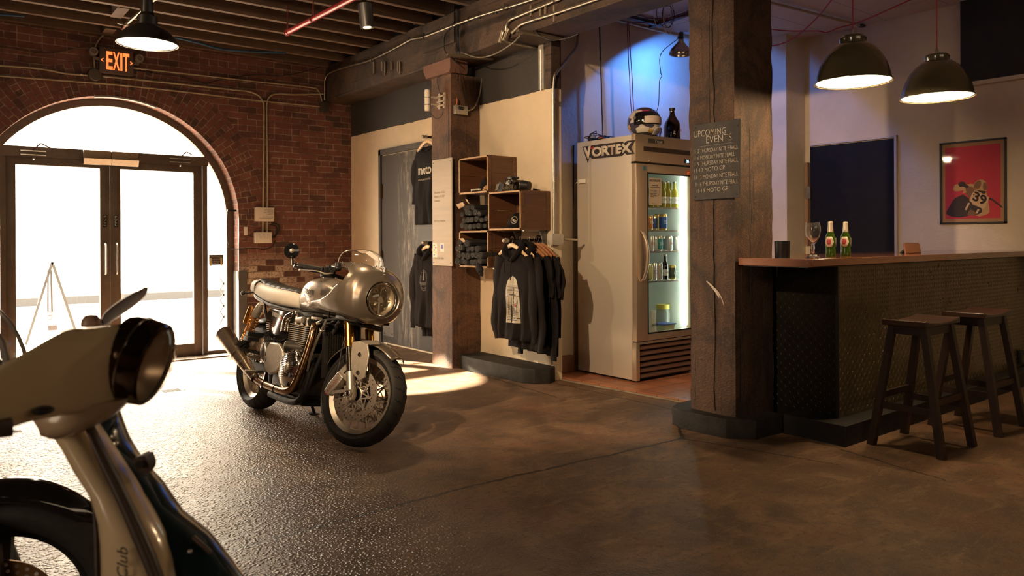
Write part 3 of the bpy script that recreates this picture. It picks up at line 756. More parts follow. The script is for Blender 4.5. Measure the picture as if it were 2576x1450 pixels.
# ---- forks
for s_ in (-1, 1):
    b = lambda z, dx=0: Vector((1.285-.36*(z-.30)-.005+dx, s_*.104, z))
    g = sm(1); g.cyl(b(.575), b(.96), .0275, n=28).cyl(b(.60), b(.62), .0295, n=28).cyl(b(.568), b(.59), .0305, n=28); g.build('fork_tube', M_GOLD, bike)
    g = sm(1); g.cyl(b(.40), b(.60), .0205, n=24); g.build('fork_stanchion', M_CHROME, bike)
    g = sm(1)
    g.tube([b(.425), b(.41), b(.36), b(.33)], [.026,.0275,.0275,.030], 24)
    g.tube([b(.37), b(.33), b(.29), b(.265)], [.02,.03,.03,.02], 20)
    g.cyl(b(.302)+Vector((0,s_*-.02,0)), b(.302)+Vector((0,s_*.034,0)), .025, n=24)
    g.build('fork_foot', M_ALU, bike)
    g = sm(1); g.torus(b(.302)+Vector((0,s_*.036,0)), (0,1,0), .0145, .004, 24, 8); g.cyl(b(.302)+Vector((0,s_*.02,0)), b(.302)+Vector((0,s_*.0345,0)), .012, n=6); g.build('axle_nut', M_CHROME, bike)
    # caliper behind the leg
    g = sm(1); yy = s_*.128
    q = [(1.155,.425),(1.105,.345),(1.085,.295),(1.125,.272),(1.165,.325),(1.205,.395)]
    q = [(x+.005,z-.01) for x, z in q]
    g.prism([(x,yy,z) for x, z in q], (0,-s_*.05,0)); cal = g.build('caliper', M_ALU, bike, mods=[('bevel',.006)])
    g = sm(1); g.beam((1.135,yy-s_*.012,.283),(1.265,yy-s_*.012,.318),.016,.018).beam((1.19,yy-s_*.012,.40),(1.24,yy-s_*.012,.375),.02,.018); g.build('caliper_bracket', M_ALU, bike)
    if s_ < 0:
        o = Vector((1.102,yy-.001,.277)); rt_ = Vector((.082,0,.135)).normalized()
        tx = text('maker_lettering', 'brembo', o, rt_, rt_.cross(Vector((0,1,0)))*-1, .125, .026, M_RED, cal, .0006); tx.data.transform(MST)
    g = sm(1); g.tube(cr([(1.155,yy*.95,.41),(1.135,yy*.8,.48),(1.115,yy*.7,.56),(1.10,yy*.5,.66)],6), .0035, 6); g.build('brake_hose', M_RUB, bike)
# yokes
g = sm(1); g.box((1.075,-.14,.905),(1.15,.14,.93),.01).box((1.13,-.13,.70),(1.22,.13,.735),.01).cyl((1.13,0,.62),(1.03,0,.95),.03); g.build('fork_yoke', M_SBLACK, bike)
g = sm(1); g.sphere((1.07,-.06,.955),.035,sc=(1,1,.8)).sphere((1.07,.06,.955),.035,sc=(1,1,.8)).box((1.03,-.05,.93),(1.10,.05,.965),.01); g.build('bar_clamp', M_POL, bike)
# ---- front mudguard
g = sm(1); R = []
for i in range(29):
    a = math.radians(50+104*i/28); row = []
    e = min(1, min(i, 28-i)/3+.25)
    for j in range(13):
        t = -1+j/6; w_ = .074*(.75+.25*e)
        r = .331 - .030*abs(t)**2.4
        row.append(FWc + Vector((math.cos(a)*r, t*w_, math.sin(a)*r)))
    R.append(row)
g.rings(R, False); mg = g.build('front_mudguard', M_PAINT, bike, mods=[('solid',.004,1)])
for s_ in (-1,1):
    g = sm(1); yy = s_*.118
    g.prism([(x,yy,z) for x, z in ((1.205,.60),(1.265,.615),(1.32,.60),(1.35,.545),(1.355,.41),(1.325,.385),(1.27,.415),(1.225,.47))], (0,-s_*.012,0))
    g.prism([(1.265,yy,.615),(1.32,yy,.60),(1.37,s_*.062,.615),(1.335,s_*.055,.635)], (0,-s_*.006,.004)); br = g.build('mudguard_bracket', M_ALU, bike, mods=[('bevel',.003)])
    for x, z in ((1.285,.535),(1.305,.43)): sm(1).cyl((x,yy+s_*.001,z),(x,yy+s_*.007,z),.013,n=20).cyl((x,yy+s_*.007,z),(x,yy+s_*.010,z),.007,n=6).build('bolt', M_CHROME, br)
# ---- fairing
def sec(x):
    K = [(.76,.175,.20,.13),(1.0,.212,.215,.148),(1.10,.218,.215,.150),(1.20,.216,.205,.152),(1.27,.202,.188,.152),(1.32,.178,.163,.145),(1.35,.148,.134,.128),(1.368,.118,.112,.112),(1.36,.104,.104,.104)]
    if x <= K[0][0]: return K[0][1:]
    for a, b in zip(K, K[1:7+1]):
        if x <= b[0]: t = (x-a[0])/(b[0]-a[0]); return tuple(a[i]+(b[i]-a[i])*t for i in (1,2,3))
    return K[7][1:]
def fp(x, th, s_):
    ry, rt_, rb = sec(x); zc = .885; c_, s2 = math.cos(th), math.sin(th); p = .78 if x < 1.3 else .78+.22*min(1,(x-1.3)/.05)
    y = ry*abs(c_)**p; z = zc + (rt_ if s2 > 0 else rb)*math.copysign(abs(s2)**(p+.05), s2)
    return Vector((x, s_*y, z))
def xrear(th):
    T = [(-90,1.22),(-62,1.12),(-50,.775),(-38,.80),(-22,1.0),(-5,1.13),(8,1.19),(20,1.225),(40,1.235),(52,1.20),(60,1.05),(66,.94),(90,.94)]
    d = math.degrees(th)
    for a, b in zip(T, T[1:]):
        if d <= b[0]: return a[1]+(b[1]-a[1])*(d-a[0])/(b[0]-a[0])
    return T[-1][1]
for once in (1,):
    g = MB(); NV, NS = 48, 30; R = []
    def thtop(x): return 90. if x >= 1.335 else 66+(90-66)*max(0,(x-.975)/.36)**1.6
    def thbot(x): return -90. if x >= 1.30 else -90+(28)*min(1,(1.30-x)/.12)
    rows = []
    for i in range(NS+1):
        s1 = i/NS; row = []
        for side in (-1, 1):
            r_ = []
            for j in range(NV+1):
                v = j/NV; th0 = math.radians(-90+180*v); xr = xrear(th0)
                e = s1**1.5; x = 1.368+(xr-1.368)*e
                a0, a1 = thbot(x), thtop(x); th = math.radians(a0+(a1-a0)*v)
                r_.append(fp(x, th, side))
            row.append(r_)
        full = row[0] + list(reversed(row[1]))
        rows.append(full)
    # front lip turning into the headlight seat
    lip = [Vector((1.352, p.y*.90, .885+(p.z-.885)*.90)) for p in rows[0]]
    R = [lip]+rows
    V = [[g._v(p) for p in r] for r in R]; n = len(V[0]); half = NV
    for i in range(len(V)-1):
        for j in range(n):
            k_ = (j+1) % n
            if j in (half, n-1) and R[i][j].y*R[i][k_].y < 0 and (R[i+1][j]-R[i+1][k_]).length > .02: continue
            try: g.bm.faces.new((V[i][j],V[i][k_],V[i+1][k_],V[i+1][j]))
            except ValueError: pass
    bmesh.ops.remove_doubles(g.bm, verts=g.bm.verts[:], dist=.0004)
    fair = g.build('fairing', M_PAINT, bike, ang=50, mods=[('solid',.005,1)])
# edge bead along the fairing opening
g = MB()
for side in (-1,1):
    pts = []
    for j in range(6, NV+1):
        th0 = math.radians(-90+180*j/NV); x = xrear(th0); a0, a1 = thbot(x), thtop(x); pts.append(fp(x, math.radians(a0+(a1-a0)*j/NV), side))
    g.tube(pts, .0035, 8)
g.build('fairing_edge', M_CHROME, fair)
# screen
g = MB(); rows = []
for i in range(15):
    t = i/14; x = 1.36-(1.36-.955)*t; xx = max(x, .956)
    half = fp(min(xx,1.334), math.radians(thtop(min(xx,1.334))), 1); yb, zb = half.y*(min(1, t/.12)**.5 if t < .12 else 1), half.z
    zt = [1.045,1.085,1.115,1.138,1.155,1.167,1.175,1.181,1.184,1.186,1.187,1.186,1.184,1.182,1.180][i]
    rows.append([(x-.05*(1-abs(a))*0, yb*math.sin(a*PI/2), zb+(zt-zb)*max(0,math.cos(a*PI/2))**.75) for a in [-1+j/10 for j in range(21)]])
g.rings(rows, False); scr = g.build('windscreen', M_CLEAR, bike, ang=60)
g = MB(); g.tube([Vector(p) for p in rows[-1]], .003, 6); g.tube([Vector(r[0]) for r in rows], .0022, 6); g.tube([Vector(r[-1]) for r in rows], .0022, 6); g.build('screen_edge', mat('screen_edge', (.6,.55,.48), .2, .5), scr)
for i in (3,6,9,12):
    for e in (0,-1): MB().sphere(Vector(rows[i][e])+Vector((0,0,.004)), .006, 10, 6).build('screen_screw', M_CHROME, scr)
def scp(i, a): return Vector(rows[i][a])
g = MB(); pts = [scp(2,5),scp(4,4),scp(6,5),scp(6,8),scp(3,8)]
g.prism([p+Vector((0,-.004,.002)) for p in pts], (.0,-.001,.001)); g.build('instrument_bracket', mat('grey_bracket', (.45,.4,.36), .4, .5), scr)
# headlight
hc = Vector((1.356,0,.885)); ax = Vector((1,0,.02)).normalized()
g = MB(); g.torus(hc+ax*.006, ax, .0985, .0065, 64, 12).lathe([(.100,-.012),(.1035,-.002),(.103,.006),(.098,.010),(.093,.008),(.091,.0)], hc, ax, 64); hl = g.build('headlight_ring', M_CHROME, bike)
g = MB(); g.lathe([(.093,.0),(.088,-.02),(.07,-.045),(.045,-.062),(.02,-.07),(0.0,-.07)], hc, ax, 48); g.build('reflector', mat('reflector', (.8,.7,.55), .38, .8), hl)
g = MB(); u, v, _ = frame_from(ax); rs = random.Random(5)
for k in range(34):
    a = rs.random()*2*PI; r = .02+.062*math.sqrt(rs.random()); c = hc + (u*math.cos(a)+v*math.sin(a))*r - ax*(.052-.35*r+.012)
    g.box((-.010,-.007,-.003),(.010,.007,.003), M=Matrix.Translation(c) @ Matrix.Rotation(rs.random()*6,4,ax) @ Matrix.Rotation(rs.random()*1.2-.6,4,'Y'))
g.beam(hc-ax*.02+v*.085, hc-ax*.02-v*.085, .010,.006).cyl(hc-ax*.05,hc-ax*.012,.016,n=20); g.build('headlight_facets', mat('facets', (.75,.66,.52), .3, .7), hl)
g = MB(); g.lathe([(.093,.002),(.088,.009),(.07,.018),(.045,.025),(.02,.029),(0.,.030)], hc, ax, 48); g.build('headlight_lens', M_LENS, hl)
# ---- tank
T = [(.463,.77,.035,.02),(.475,.80,.075,.045),(.50,.828,.105,.082),(.55,.848,.128,.108),(.62,.86,.146,.122),(.70,.866,.156,.127),(.80,.868,.158,.125),(.90,.862,.152,.118),(1.0,.850,.140,.107),(1.08,.838,.120,.094),(1.13,.825,.085,.07),(1.15,.82,.03,.025)]
g = MB(); R = []
for x, zc, w_, h_ in T:
    r_ = []
    for k in range(40):
        a = 2*PI*k/40; c_, s2 = math.cos(a), math.sin(a)
        yy = w_*math.copysign(abs(c_)**.72, c_); zz = h_*math.copysign(abs(s2)**.86, s2)
        if s2 < 0: yy *= 1-.14*abs(s2)
        kn = .018*math.exp(-((x-.60)/.08)**2)*max(0, 1-abs((zz+.03)/.09)); yy -= math.copysign(kn, yy)
        r_.append((x+.03*s2*(1 if x < .6 else 0), yy, zc+zz))
    R.append(r_)
g.rings(R); tank = g.build('fuel_tank', M_PAINT_LIT, bike, ang=60, mods=[('sub',2)])
g = MB(); R2 = [[Vector((r[k][0], r[k][1]*1.004, r[k][2])) for r in R[1:5]] for k in ()]
path = [Vector(R[i][k])*1.0+Vector((-.01,0,-.012)) for i in (1,2,3,4,5,6,7,8) for k in (33,)]
for s_ in (1,-1): g.tube(cr([Vector((p.x, s_*abs(p.y)*1.02, p.z)) for p in path],4), .006, 8)
g.build('tank_seam', M_SAT, tank)
g = MB(); g.lathe([(.04,0),(.043,.006),(.040,.014),(.03,.018),(0,.019)], (.70,0,.990), (0,0,1), 36).lathe([(.05,-.004),(.05,.003),(.042,.006)], (.70,0,.990), (0,0,1), 36).box((.655,-.008,1.004),(.70,.008,1.012),.003); g.build('filler_cap', M_POL, tank)
def onsurf(txt, base, right, up, w_, h_, m, par, yfun):
    o = text('maker_lettering', txt, base, right, up, w_, h_, m, par, .0012)
    for v in o.data.vertices: v.co.y = yfun(v.co.x, v.co.z)
    return o
def tank_y(x, z):
    for a, b in zip(T, T[1:]):
        if a[0] <= x <= b[0]:
            t = (x-a[0])/(b[0]-a[0]); zc, w_, h_ = (a[i]+(b[i]-a[i])*t for i in (1,2,3)); break
    q = min(.98, abs(z-zc)/h_); return -(w_*(1-q**(2/.86))**(.36)) + .000
onsurf('TRIUMPH', (.655,-.17,.868), (1,0,-.04), (0,0,1), .15, .034, M_INK, tank, lambda x, z: tank_y(x, z)-.0015)
g = MB(); g.tube([(x, tank_y(x, z)-.002, z) for x, z in [(.675+.11*i/10, .862-.018*math.sin(PI*i/10)) for i in range(11)]], .0018, 6); g.build('emblem_swoosh', M_INK, tank)
# ---- seat
g = MB(); R = []
Sx = [(-.325,.868,.898,.05),(-.315,.845,.925,.085),(-.28,.828,.942,.105),(-.20,.812,.935,.118),(-.10,.785,.917,.130),(.02,.768,.906,.138),(.15,.758,.899,.140),(.28,.754,.894,.136),(.40,.754,.890,.122),(.46,.758,.880,.10),(.485,.77,.86,.07)]
for x, z0, z1, w_ in Sx:
    r_ = []
    for k in range(28):
        a = 2*PI*k/28; c_, s2 = math.cos(a), math.sin(a); zc = (z0+z1)/2; h_ = (z1-z0)/2
        r_.append((x, w_*math.copysign(abs(c_)**.6, c_)*(1-.1*max(0,s2)), zc+h_*math.copysign(abs(s2)**.75, s2)))
    R.append(r_)
g.rings(R); seat = g.build('seat', M_LEATH, bike, ang=60, mods=[('sub',1)])
def seatz(x):
    for a, b in zip(Sx, Sx[1:]):
        if a[0] <= x <= b[0]: t = (x-a[0])/(b[0]-a[0]); return a[2]+(b[2]-a[2])*t, a[3]+(b[3]-a[3])*t
    return Sx[-1][2], Sx[-1][3]
g = MB(); R = []; NX = 100
for i in range(NX+1):
    x = -.285+.745*i/NX; z1, w_ = seatz(x); ph = (i/NX*8) % 1; pad = .007*(math.sin(PI*ph))**.5; e = min(1, i/4, (NX-i)/4)
    R.append([(x+.022*(abs(t)**2), t*w_*.74, z1+.004+pad*e*(1-abs(t)**6)-.020*abs(t)**4) for t in [-1+j/9 for j in range(19)]])
g.rings(R, False); g.build('seat_pad', M_DLEATH, seat, ang=60, mods=[('solid',.012,-1)])
g = MB()
for i in range(1,9):
    x = -.285+.745*i/8-.002; z1, w_ = seatz(min(x,.45)); g.tube([(x+.022*t*t, t*w_*.74, z1+.0055-.020*abs(t)**4) for t in [-1+j/9 for j in range(19)]], .0012, 5)
g.build('seat_piping', mat('grey_piping', (.4,.37,.33), .6), seat)
g = MB(); R = []
for a in range(13):
    r_ = []
    for b_ in range(9):
        x = -.318+.14*a/12; z = .838+.095*b_/8; z1, w_ = seatz(x); q = (z-.88)/.075; r_.append((x, -w_*max(.05,1-abs(q)**3)*1.02-.003, z))
    R.append(r_)
g.rings(R, False); g.build('seat_side_panel', mat('seat_panel', (.42,.38,.33), .45), seat, mods=[('solid',.004,0)])
# ---- frame
g = MB(); TU = lambda P, r: g.tube(cr(P, 6), r, 12)
for s_ in (-1,1):
    TU([(1.06,s_*.03,.80),(.98,s_*.07,.66),(.90,s_*.10,.45),(.83,s_*.115,.25),(.75,s_*.115,.175),(.60,s_*.11,.165),(.38,s_*.11,.18),(.30,s_*.11,.26),(.28,s_*.11,.40),(.24,s_*.11,.60),(.20,s_*.11,.745)], .016)
    TU([(1.0,s_*.04,.76),(.7,s_*.09,.735),(.4,s_*.11,.745),(.1,s_*.11,.765),(-.15,s_*.10,.80),(-.24,s_*.08,.82)], .014)
    TU([(.20,s_*.11,.56),(.10,s_*.115,.66),(.0,s_*.115,.77)], .012)
g.cyl((1.13,0,.70),(1.05,0,.92),.034); g.cyl((-.20,-.09,.81),(-.20,.09,.81),.012); g.build('frame', M_SBLACK, bike)
# side covers, airbox
for s_ in (-1,1):
    g = MB(); P = [(.165,.745),(.30,.752),(.52,.742),(.575,.715),(.56,.655),(.50,.60),(.47,.545),(.40,.525),(.29,.532),(.20,.56),(.15,.62),(.145,.70)]
    ys = [.118,.140,.146]; ks = [1.0,.975,.93]; cx, cz = .35,.65
    PP_ = [Vector((x,0,z)) for x, z in P]; PP_ = cr(PP_+[PP_[0]],4)[:-1]
    g.rings([[(cx+(p.x-cx)*k_, s_*y, cz+(p.z-cz)*k_) for p in PP_] for y, k_ in zip([.10]+ys,[1.0]+ks)]); scv = g.build('side_cover', M_GBLACK, bike, ang=40)
    if s_ < 0:
        onsurf('THRUXTON', (.235,-.15,.692), (1,0,-.10), (.1,0,1), .145, .028, M_LABEL, scv, lambda x, z: -.148)
        text('variant_lettering', 'R', (.385,-.148,.672), (1,0,0), (0,0,1), .018, .022, M_RED, scv, .001)
g = MB(); g.box((.16,-.10,.52),(.58,.10,.74),.02); g.build('airbox', M_SBLACK, bike)
# ---- engine
g = MB(); g.box((.36,-.14,.23),(.86,.14,.50),.03).box((.50,-.13,.46),(.80,.13,.56),.02).box((.40,-.10,.20),(.80,.10,.26),.02); g.build('crankcase', M_CASE, bike)
g = MB()
for i in range(11):
    z = .535+.0125*i; mbx = (.545,-.152,z-.0022),(.775,.152,z+.0022); g.box(*mbx, .0)
    for x in (.56,.66,.76): g.cyl((x,-.150,z-.002),(x,-.150,z+.002),.014,n=12)
g.build('cylinder_fins', M_ALU, bike)
g = MB(); g.box((.56,-.14,.52),(.76,.14,.66),.01); g.build('cylinder_block', M_CASE, bike)
g = MB(); g.box((.545,-.145,.668),(.78,.145,.715),.018).box((.57,-.12,.70),(.76,.12,.745),.02); g.build('cylinder_head', M_SBLACK, bike)
for s_ in (-1,1):
    for x in (.585,.675,.745): MB().cyl((x,s_*.135,.655),(x,s_*.135,.705),.013,n=14).sphere((x,s_*.135,.705),.013,10,6).build('head_bolt', M_ALU, bike)
    MB().cyl((.62,s_*.145,.69),(.70,s_*.145,.70),.02,n=14).build('head_plug', M_ALU, bike)
g = MB()
for s_ in (-1,1):
    g.tube(cr([(.56,s_*.075,.70),(.53,s_*.115,.715),(.485,s_*.135,.695),(.47,s_*.14,.65),(.475,s_*.14,.60)],5), [.030]*5+[.034]*5+[.038]*6+[.040]*5, 18)
    g.cyl((.54,s_*.125,.69),(.54,s_*.125,.745),.024,n=18).torus((.54,s_*.125,.725),(0,0,1),.024,.003,24,6)
    for k in range(6): g.box((.488,s_*.176-.012,.605+.014*k),(.53,s_*.176+.006,.612+.014*k),.002)
g.build('throttle_body', M_POL, bike)
# clutch cover: ribbed oval dome
def dome(name, cx, cz, rx, rz, y0, h, m, rib=0, tilt=0., n=64, k_=16, par=None, pw=2.2):
    g = MB(); R = []
    for i in range(k_+1):
        r = 1-i/k_; row = []
        for j in range(n):
            a = 2*PI*j/n; ex = rx*r*math.cos(a); ez = rz*r*math.sin(a)
            X_ = cx+ex*math.cos(tilt)-ez*math.sin(tilt); Z_ = cz+ex*math.sin(tilt)+ez*math.cos(tilt)
            hh = h*(1-r**pw)**.55
            if rib and ex < rx*.28: hh += rib*math.cos(2*PI*Z_/.0115)*min(1,(rx*.28-ex)/(rx*.25))*(1 if r < .985 else 0)*min(1, r*3)
            row.append((X_, y0-hh, Z_))
        R.append(row)
    g.rings([[(p[0], y0+.03, p[2]) for p in R[0]]]+R); return g.build(name, m, par or bike, ang=60)
cl = dome('clutch_cover', .675, .368, .140, .142, -.165, .05, M_POL, .0032, math.radians(-62), 120, 44)
dome('clutch_badge', .695, .385, .038, .024, -.207, .014, M_ALU, 0, math.radians(70), 32, 6, cl)
for x, z in ((.755,.345),(.735,.285),(.77,.42)): MB().cyl((x,-.19,z),(x,-.214,z),.013,n=16).build('cover_bolt', M_SBLACK, cl)
g = MB(); g.prism([(x,-.14,z) for x, z in ((.27,.455),(.32,.515),(.45,.52),(.54,.47),(.56,.40),(.48,.325),(.39,.30),(.30,.33),(.265,.385))], (0,-.035,0))
sc_ = g.build('sprocket_cover', M_ALU, bike, mods=[('bevel',.012)])
g = MB()
for x, z in ((.29,.43),(.31,.395),(.28,.395)): g.sphere((x,-.1755,z),.013,10,6,sc=(.55,.12,1.3))
g.build('cover_slots', M_SBLACK, sc_)
dome('pivot_plate', .225,.445,.045,.062,-.165,.012, M_SAT, 0, .2, 28, 5)
g = MB(); g.cyl((.70,-.10,.515),(.60,-.185,.512),.040,n=28); g.build('starter_housing', M_CASE, bike)
g = MB(); g.torus((.598,-.187,.512),(.10,.085,.003),.032,.005,28,8); g.build('starter_ring', M_ALU, bike)
# ---- exhausts
for s_ in (-1,1):
    P = cr([(.76,s_*.085,.665),(.80,s_*.115,.672),(.835,s_*.135,.64),(.845,s_*.15,.56),(.835,s_*.165,.45),(.815,s_*.178,.35),(.775,s_*.185,.275),(.70,s_*.19,.238),(.58,s_*.192,.232),(.40,s_*.195,.238),(.24,s_*.20,.255)],8)
    g = MB(); g.tube(P, .0235, 20); g.build('header_pipe', M_COPPER, bike)
    g = MB(); g.torus((.56,s_*.192,.232),(1,0,0),.0245,.0025,24,6).torus((.40,s_*.195,.238),(1,0,0),.0245,.0025,24,6).torus((.25,s_*.20,.254),(1,0,-.1),.026,.004,24,6); g.build('pipe_clamp', M_SBLACK, bike)
    A, B = Vector((.25,s_*.20,.253)), Vector((-.335,s_*.225,.505)); d = (B-A).normalized(); L_ = (B-A).length
    g = MB(); g.lathe([(.026,0),(.028,.03),(.034,.10),(.043,.20),(.049,.30),(.054,.42),(.060,.55),(.062,L_-.01),(.0625,L_),(.054,L_),(.05,L_-.05),(.02,L_-.10),(0,L_-.10)], A, d, 40); mf = g.build('silencer', M_MUF, bike)
    for q, r in ((.20,.0435),(.33,.0508),(L_-.004,.062)): MB().torus(A+d*q, d, r, .0018, 32, 6).build('silencer_band', M_SAT, mf)
    g = MB(); g.beam(A+d*.24+Vector((0,-s_*.01,.03)),(.20,s_*.16,.40),.008,.022); g.build('silencer_bracket', M_SAT, mf)
# lower tray under the engine
g = MB(); g.tube(cr([(.86,-.12,.45),(.83,-.125,.27),(.76,-.13,.185),(.60,-.13,.165),(.36,-.13,.172)],6), .022, 12).tube(cr([(.86,.12,.45),(.83,.125,.27),(.76,.13,.185),(.36,.13,.172)],6), .022, 12).box((.36,-.10,.15),(.76,.10,.20),.02); g.build('lower_cradle', M_SBLACK, bike)
# ---- radiator and lines
g = MB(); Mr = Matrix.Translation((.985,0,.53)) @ Matrix.Rotation(math.radians(-14),4,'Y'); g.box((-.02,-.13,-.17),(.02,.13,.17),.006,M=Mr); rad = g.build('radiator', M_SBLACK, bike)
g = MB()
for i in range(30):
    z = -.155+.31*i/29; g.box((.0205,-.115,z-.0012),(.024,.115,z+.0012),M=Mr)
for i in range(14):
    y_ = -.11+.22*i/13; g.box((.0205,y_-.0012,-.155),(.0245,y_+.0012,.155),M=Mr)
g.build('radiator_mesh', M_CASE, rad)
g = MB()
for k_ in range(4): g.tube(cr([(1.02-.006*k_,-.155,.72),(.96-.006*k_,-.16,.60),(.90-.008*k_,-.155,.48),(.865-.006*k_,-.145,.385)],5), .0035, 6)
g.torus((.985,-.158,.655),(.5,0,1),.017,.004,16,6); g.build('steel_lines', M_STEEL, bike)
g = MB(); g.tube(cr([(1.10,-.15,.72),(1.0,-.13,.70),(.9,-.12,.70),(.80,-.10,.72)],5), .006, 8).tube(cr([(1.09,-.06,1.0),(1.04,-.12,.93),(1.0,-.13,.82),(.97,-.12,.72)],5), .006, 8).tube(cr([(1.1,-.10,.74),(.98,-.15,.715),(.92,-.15,.70)],5), .009, 8); g.build('control_cable', M_RUB, bike)
g = MB(); g.box((.82,-.16,.712),(.90,-.12,.728),.004).cyl((.90,-.15,.69),(.93,-.15,.70),.012); g.build('lock_bracket', M_ALU, bike)
# ---- rear end
for s_ in (-1,1):
    g = MB(); g.beam((.33,s_*.115,.335),(-.11,s_*.125,.315),.03,.05).cyl((.33,s_*.14,.335),(.33,s_*.09,.335),.03).cyl((-.10,s_*.15,.312),(-.10,s_*.09,.312),.03).beam((-.11,s_*.125,.315),(-.19,s_*.125,.312),.022,.035); g.build('swingarm', M_SBLACK, bike)
    g = MB(); g.cyl((-.10,s_*.15,.312),(-.10,s_*.168,.312),.02,n=20).cyl((-.18,s_*.135,.312),(-.20,s_*.135,.312),.012,n=6).cyl((.33,s_*.14,.335),(.33,s_*.155,.335),.018); g.build('axle_nut', M_POL, bike)
    # shock
    a, b = Vector((.075,s_*.165,.765)), Vector((-.125,s_*.165,.445)); d = (b-a).normalized(); Ls = (b-a).length
    g = MB(); g.lathe([(0,0),(.018,0),(.028,.03),(.030,.06),(.034,.075),(.034,.11),(.028,.115)], a, d, 24, True).cyl(a+d*.10,b-d*.02,.013).lathe([(.03,Ls-.055),(.034,Ls-.05),(.02,Ls-.03),(.014,Ls)], a, d, 20); sh = g.build('shock_absorber', M_ALU, bike)
    u, v, _ = frame_from(d); g = MB(); N = 9*14
    g.tube([a+d*(.112+(Ls-.165)*i/N)+(u*math.cos(2*PI*i/14)+v*math.sin(2*PI*i/14))*.028 for i in range(N+1)], .0058, 8); g.build('spring', mat('gold_spring', (.72,.30,.06), .28, .7), sh)
    c0 = Vector((.0,s_*.205,.735)); g = MB(); g.lathe([(0,0),(.014,0),(.016,.02),(.0165,.125),(.012,.135),(0,.135)], c0, Vector((-.45,0,-1)), 20); g.build('reservoir', M_GOLD, sh)
    # pegs and hangers
    g = MB(); g.beam((.24,s_*.135,.575),(.02,s_*.20,.495),.016,.030).beam((.02,s_*.20,.495),(-.10,s_*.22,.43),.02,.034).beam((-.10,s_*.22,.43),(.24,s_*.14,.42),.014,.024).beam((-.02,s_*.16,.455),(-.10,s_*.21,.385),.012,.018); g.build('rear_hanger', M_SBLACK, bike)
    g = MB(); g.beam((.16,s_*.16,.545),(.155,s_*.27,.55),.042,.030).box((.10,min(s_*.19,s_*.27),.50),(.19,max(s_*.19,s_*.27),.528),.006); g.build('passenger_peg', M_SBLACK, bike)
    g = MB(); g.tube([(-.085,s_*.235,.42),(-.085,s_*.24,.475),(-.085,s_*.245,.50)], .007, 8).cyl((.22,s_*.14,.30),(.22,s_*.27,.30),.012).beam((.22,s_*.20,.30),(.10,s_*.22,.34),.008,.014); g.build('foot_lever', M_SAT, bike)
# chain
g = MB(); path = []
for i in range(25): a = PI*.45+PI*1.1*i/24; path.append(Vector((-.10+.085*math.cos(a),-.10,.312+.085*math.sin(a))))
path += [Vector((.10,-.10,.275)), Vector((.28,-.10,.345))]
for i in range(8): a = -PI/2+PI*i/7; path.append(Vector((.33+.035*math.cos(a),-.10,.385+.035*math.sin(a))))
path += [Vector((.2,-.10,.42)), Vector((.06,-.10,.41))]
P2 = []; 
for a, b in zip(path, path[1:]+path[:1]):
    n_ = max(1, int((b-a).length/.012))
    P2 += [a.lerp(b, i/n_) for i in range(n_)]
for i, p in enumerate(P2):
    q = P2[(i+1) % len(P2)]; w_ = .004 if i % 2 else .007
    g.beam(p+Vector((0,w_,0)), q+Vector((0,w_,0)), .002, .011, up=(0,0,1) if abs((q-p).normalized().z) < .9 else (1,0,0)); g.beam(p-Vector((0,w_,0)), q-Vector((0,w_,0)), .002, .011, up=(0,0,1) if abs((q-p).normalized().z) < .9 else (1,0,0))
g.build('chain', M_STEEL, bike)
g = MB(); g.lathe([(.03,-.003),(.08,-.003),(.08,.003),(.03,.003)], RW+Vector((0,-.10,0)), (0,1,0), 40)
for k in range(6): a = k*PI/3; g.cyl(RW+Vector((.055*math.cos(a),-.106,.055*math.sin(a))), RW+Vector((.055*math.cos(a),-.098,.055*math.sin(a))), .009, n=8)
g.build('sprocket', M_CASE, bike)
g = MB(); g.box((-.30,-.035,.835),(-.26,.035,.865),.01).tube([(-.24,-.05,.85),(-.28,-.12,.825),(-.29,-.15,.82)], .006, 8).sphere((-.29,-.155,.82),.018,12,8,sc=(1.2,1,1)).tube([(-.24,.05,.85),(-.28,.12,.825)], .006, 8).sphere((-.29,.145,.82),.018,12,8); g.build('rear_indicator', M_SBLACK, bike)
g = MB(); g.box((-.318,-.03,.842),(-.30,.03,.872),.004); g.build('tail_light', mat('tail_red', (.35,.01,.01), .2), bike)
g = MB(); R = []
for i in range(14):
    a = math.radians(75+70*i/13); R.append([RW+Vector((math.cos(a)*(.345-.03*abs(t)**2), t*.09, math.sin(a)*(.345-.03*abs(t)**2))) for t in [-1+j/4 for j in range(9)]])
g.rings(R, False); g.build('rear_mudguard', M_SBLACK, bike, mods=[('solid',.004,1)])
# sidestand on its left
g = MB(); g.tube([(.42,.13,.22),(.36,.20,.09),(.335,.235,.045)], .011, 10).box((.30,.205,.035),(.37,.265,.047),.004); g.build('side_stand', M_SBLACK, bike)
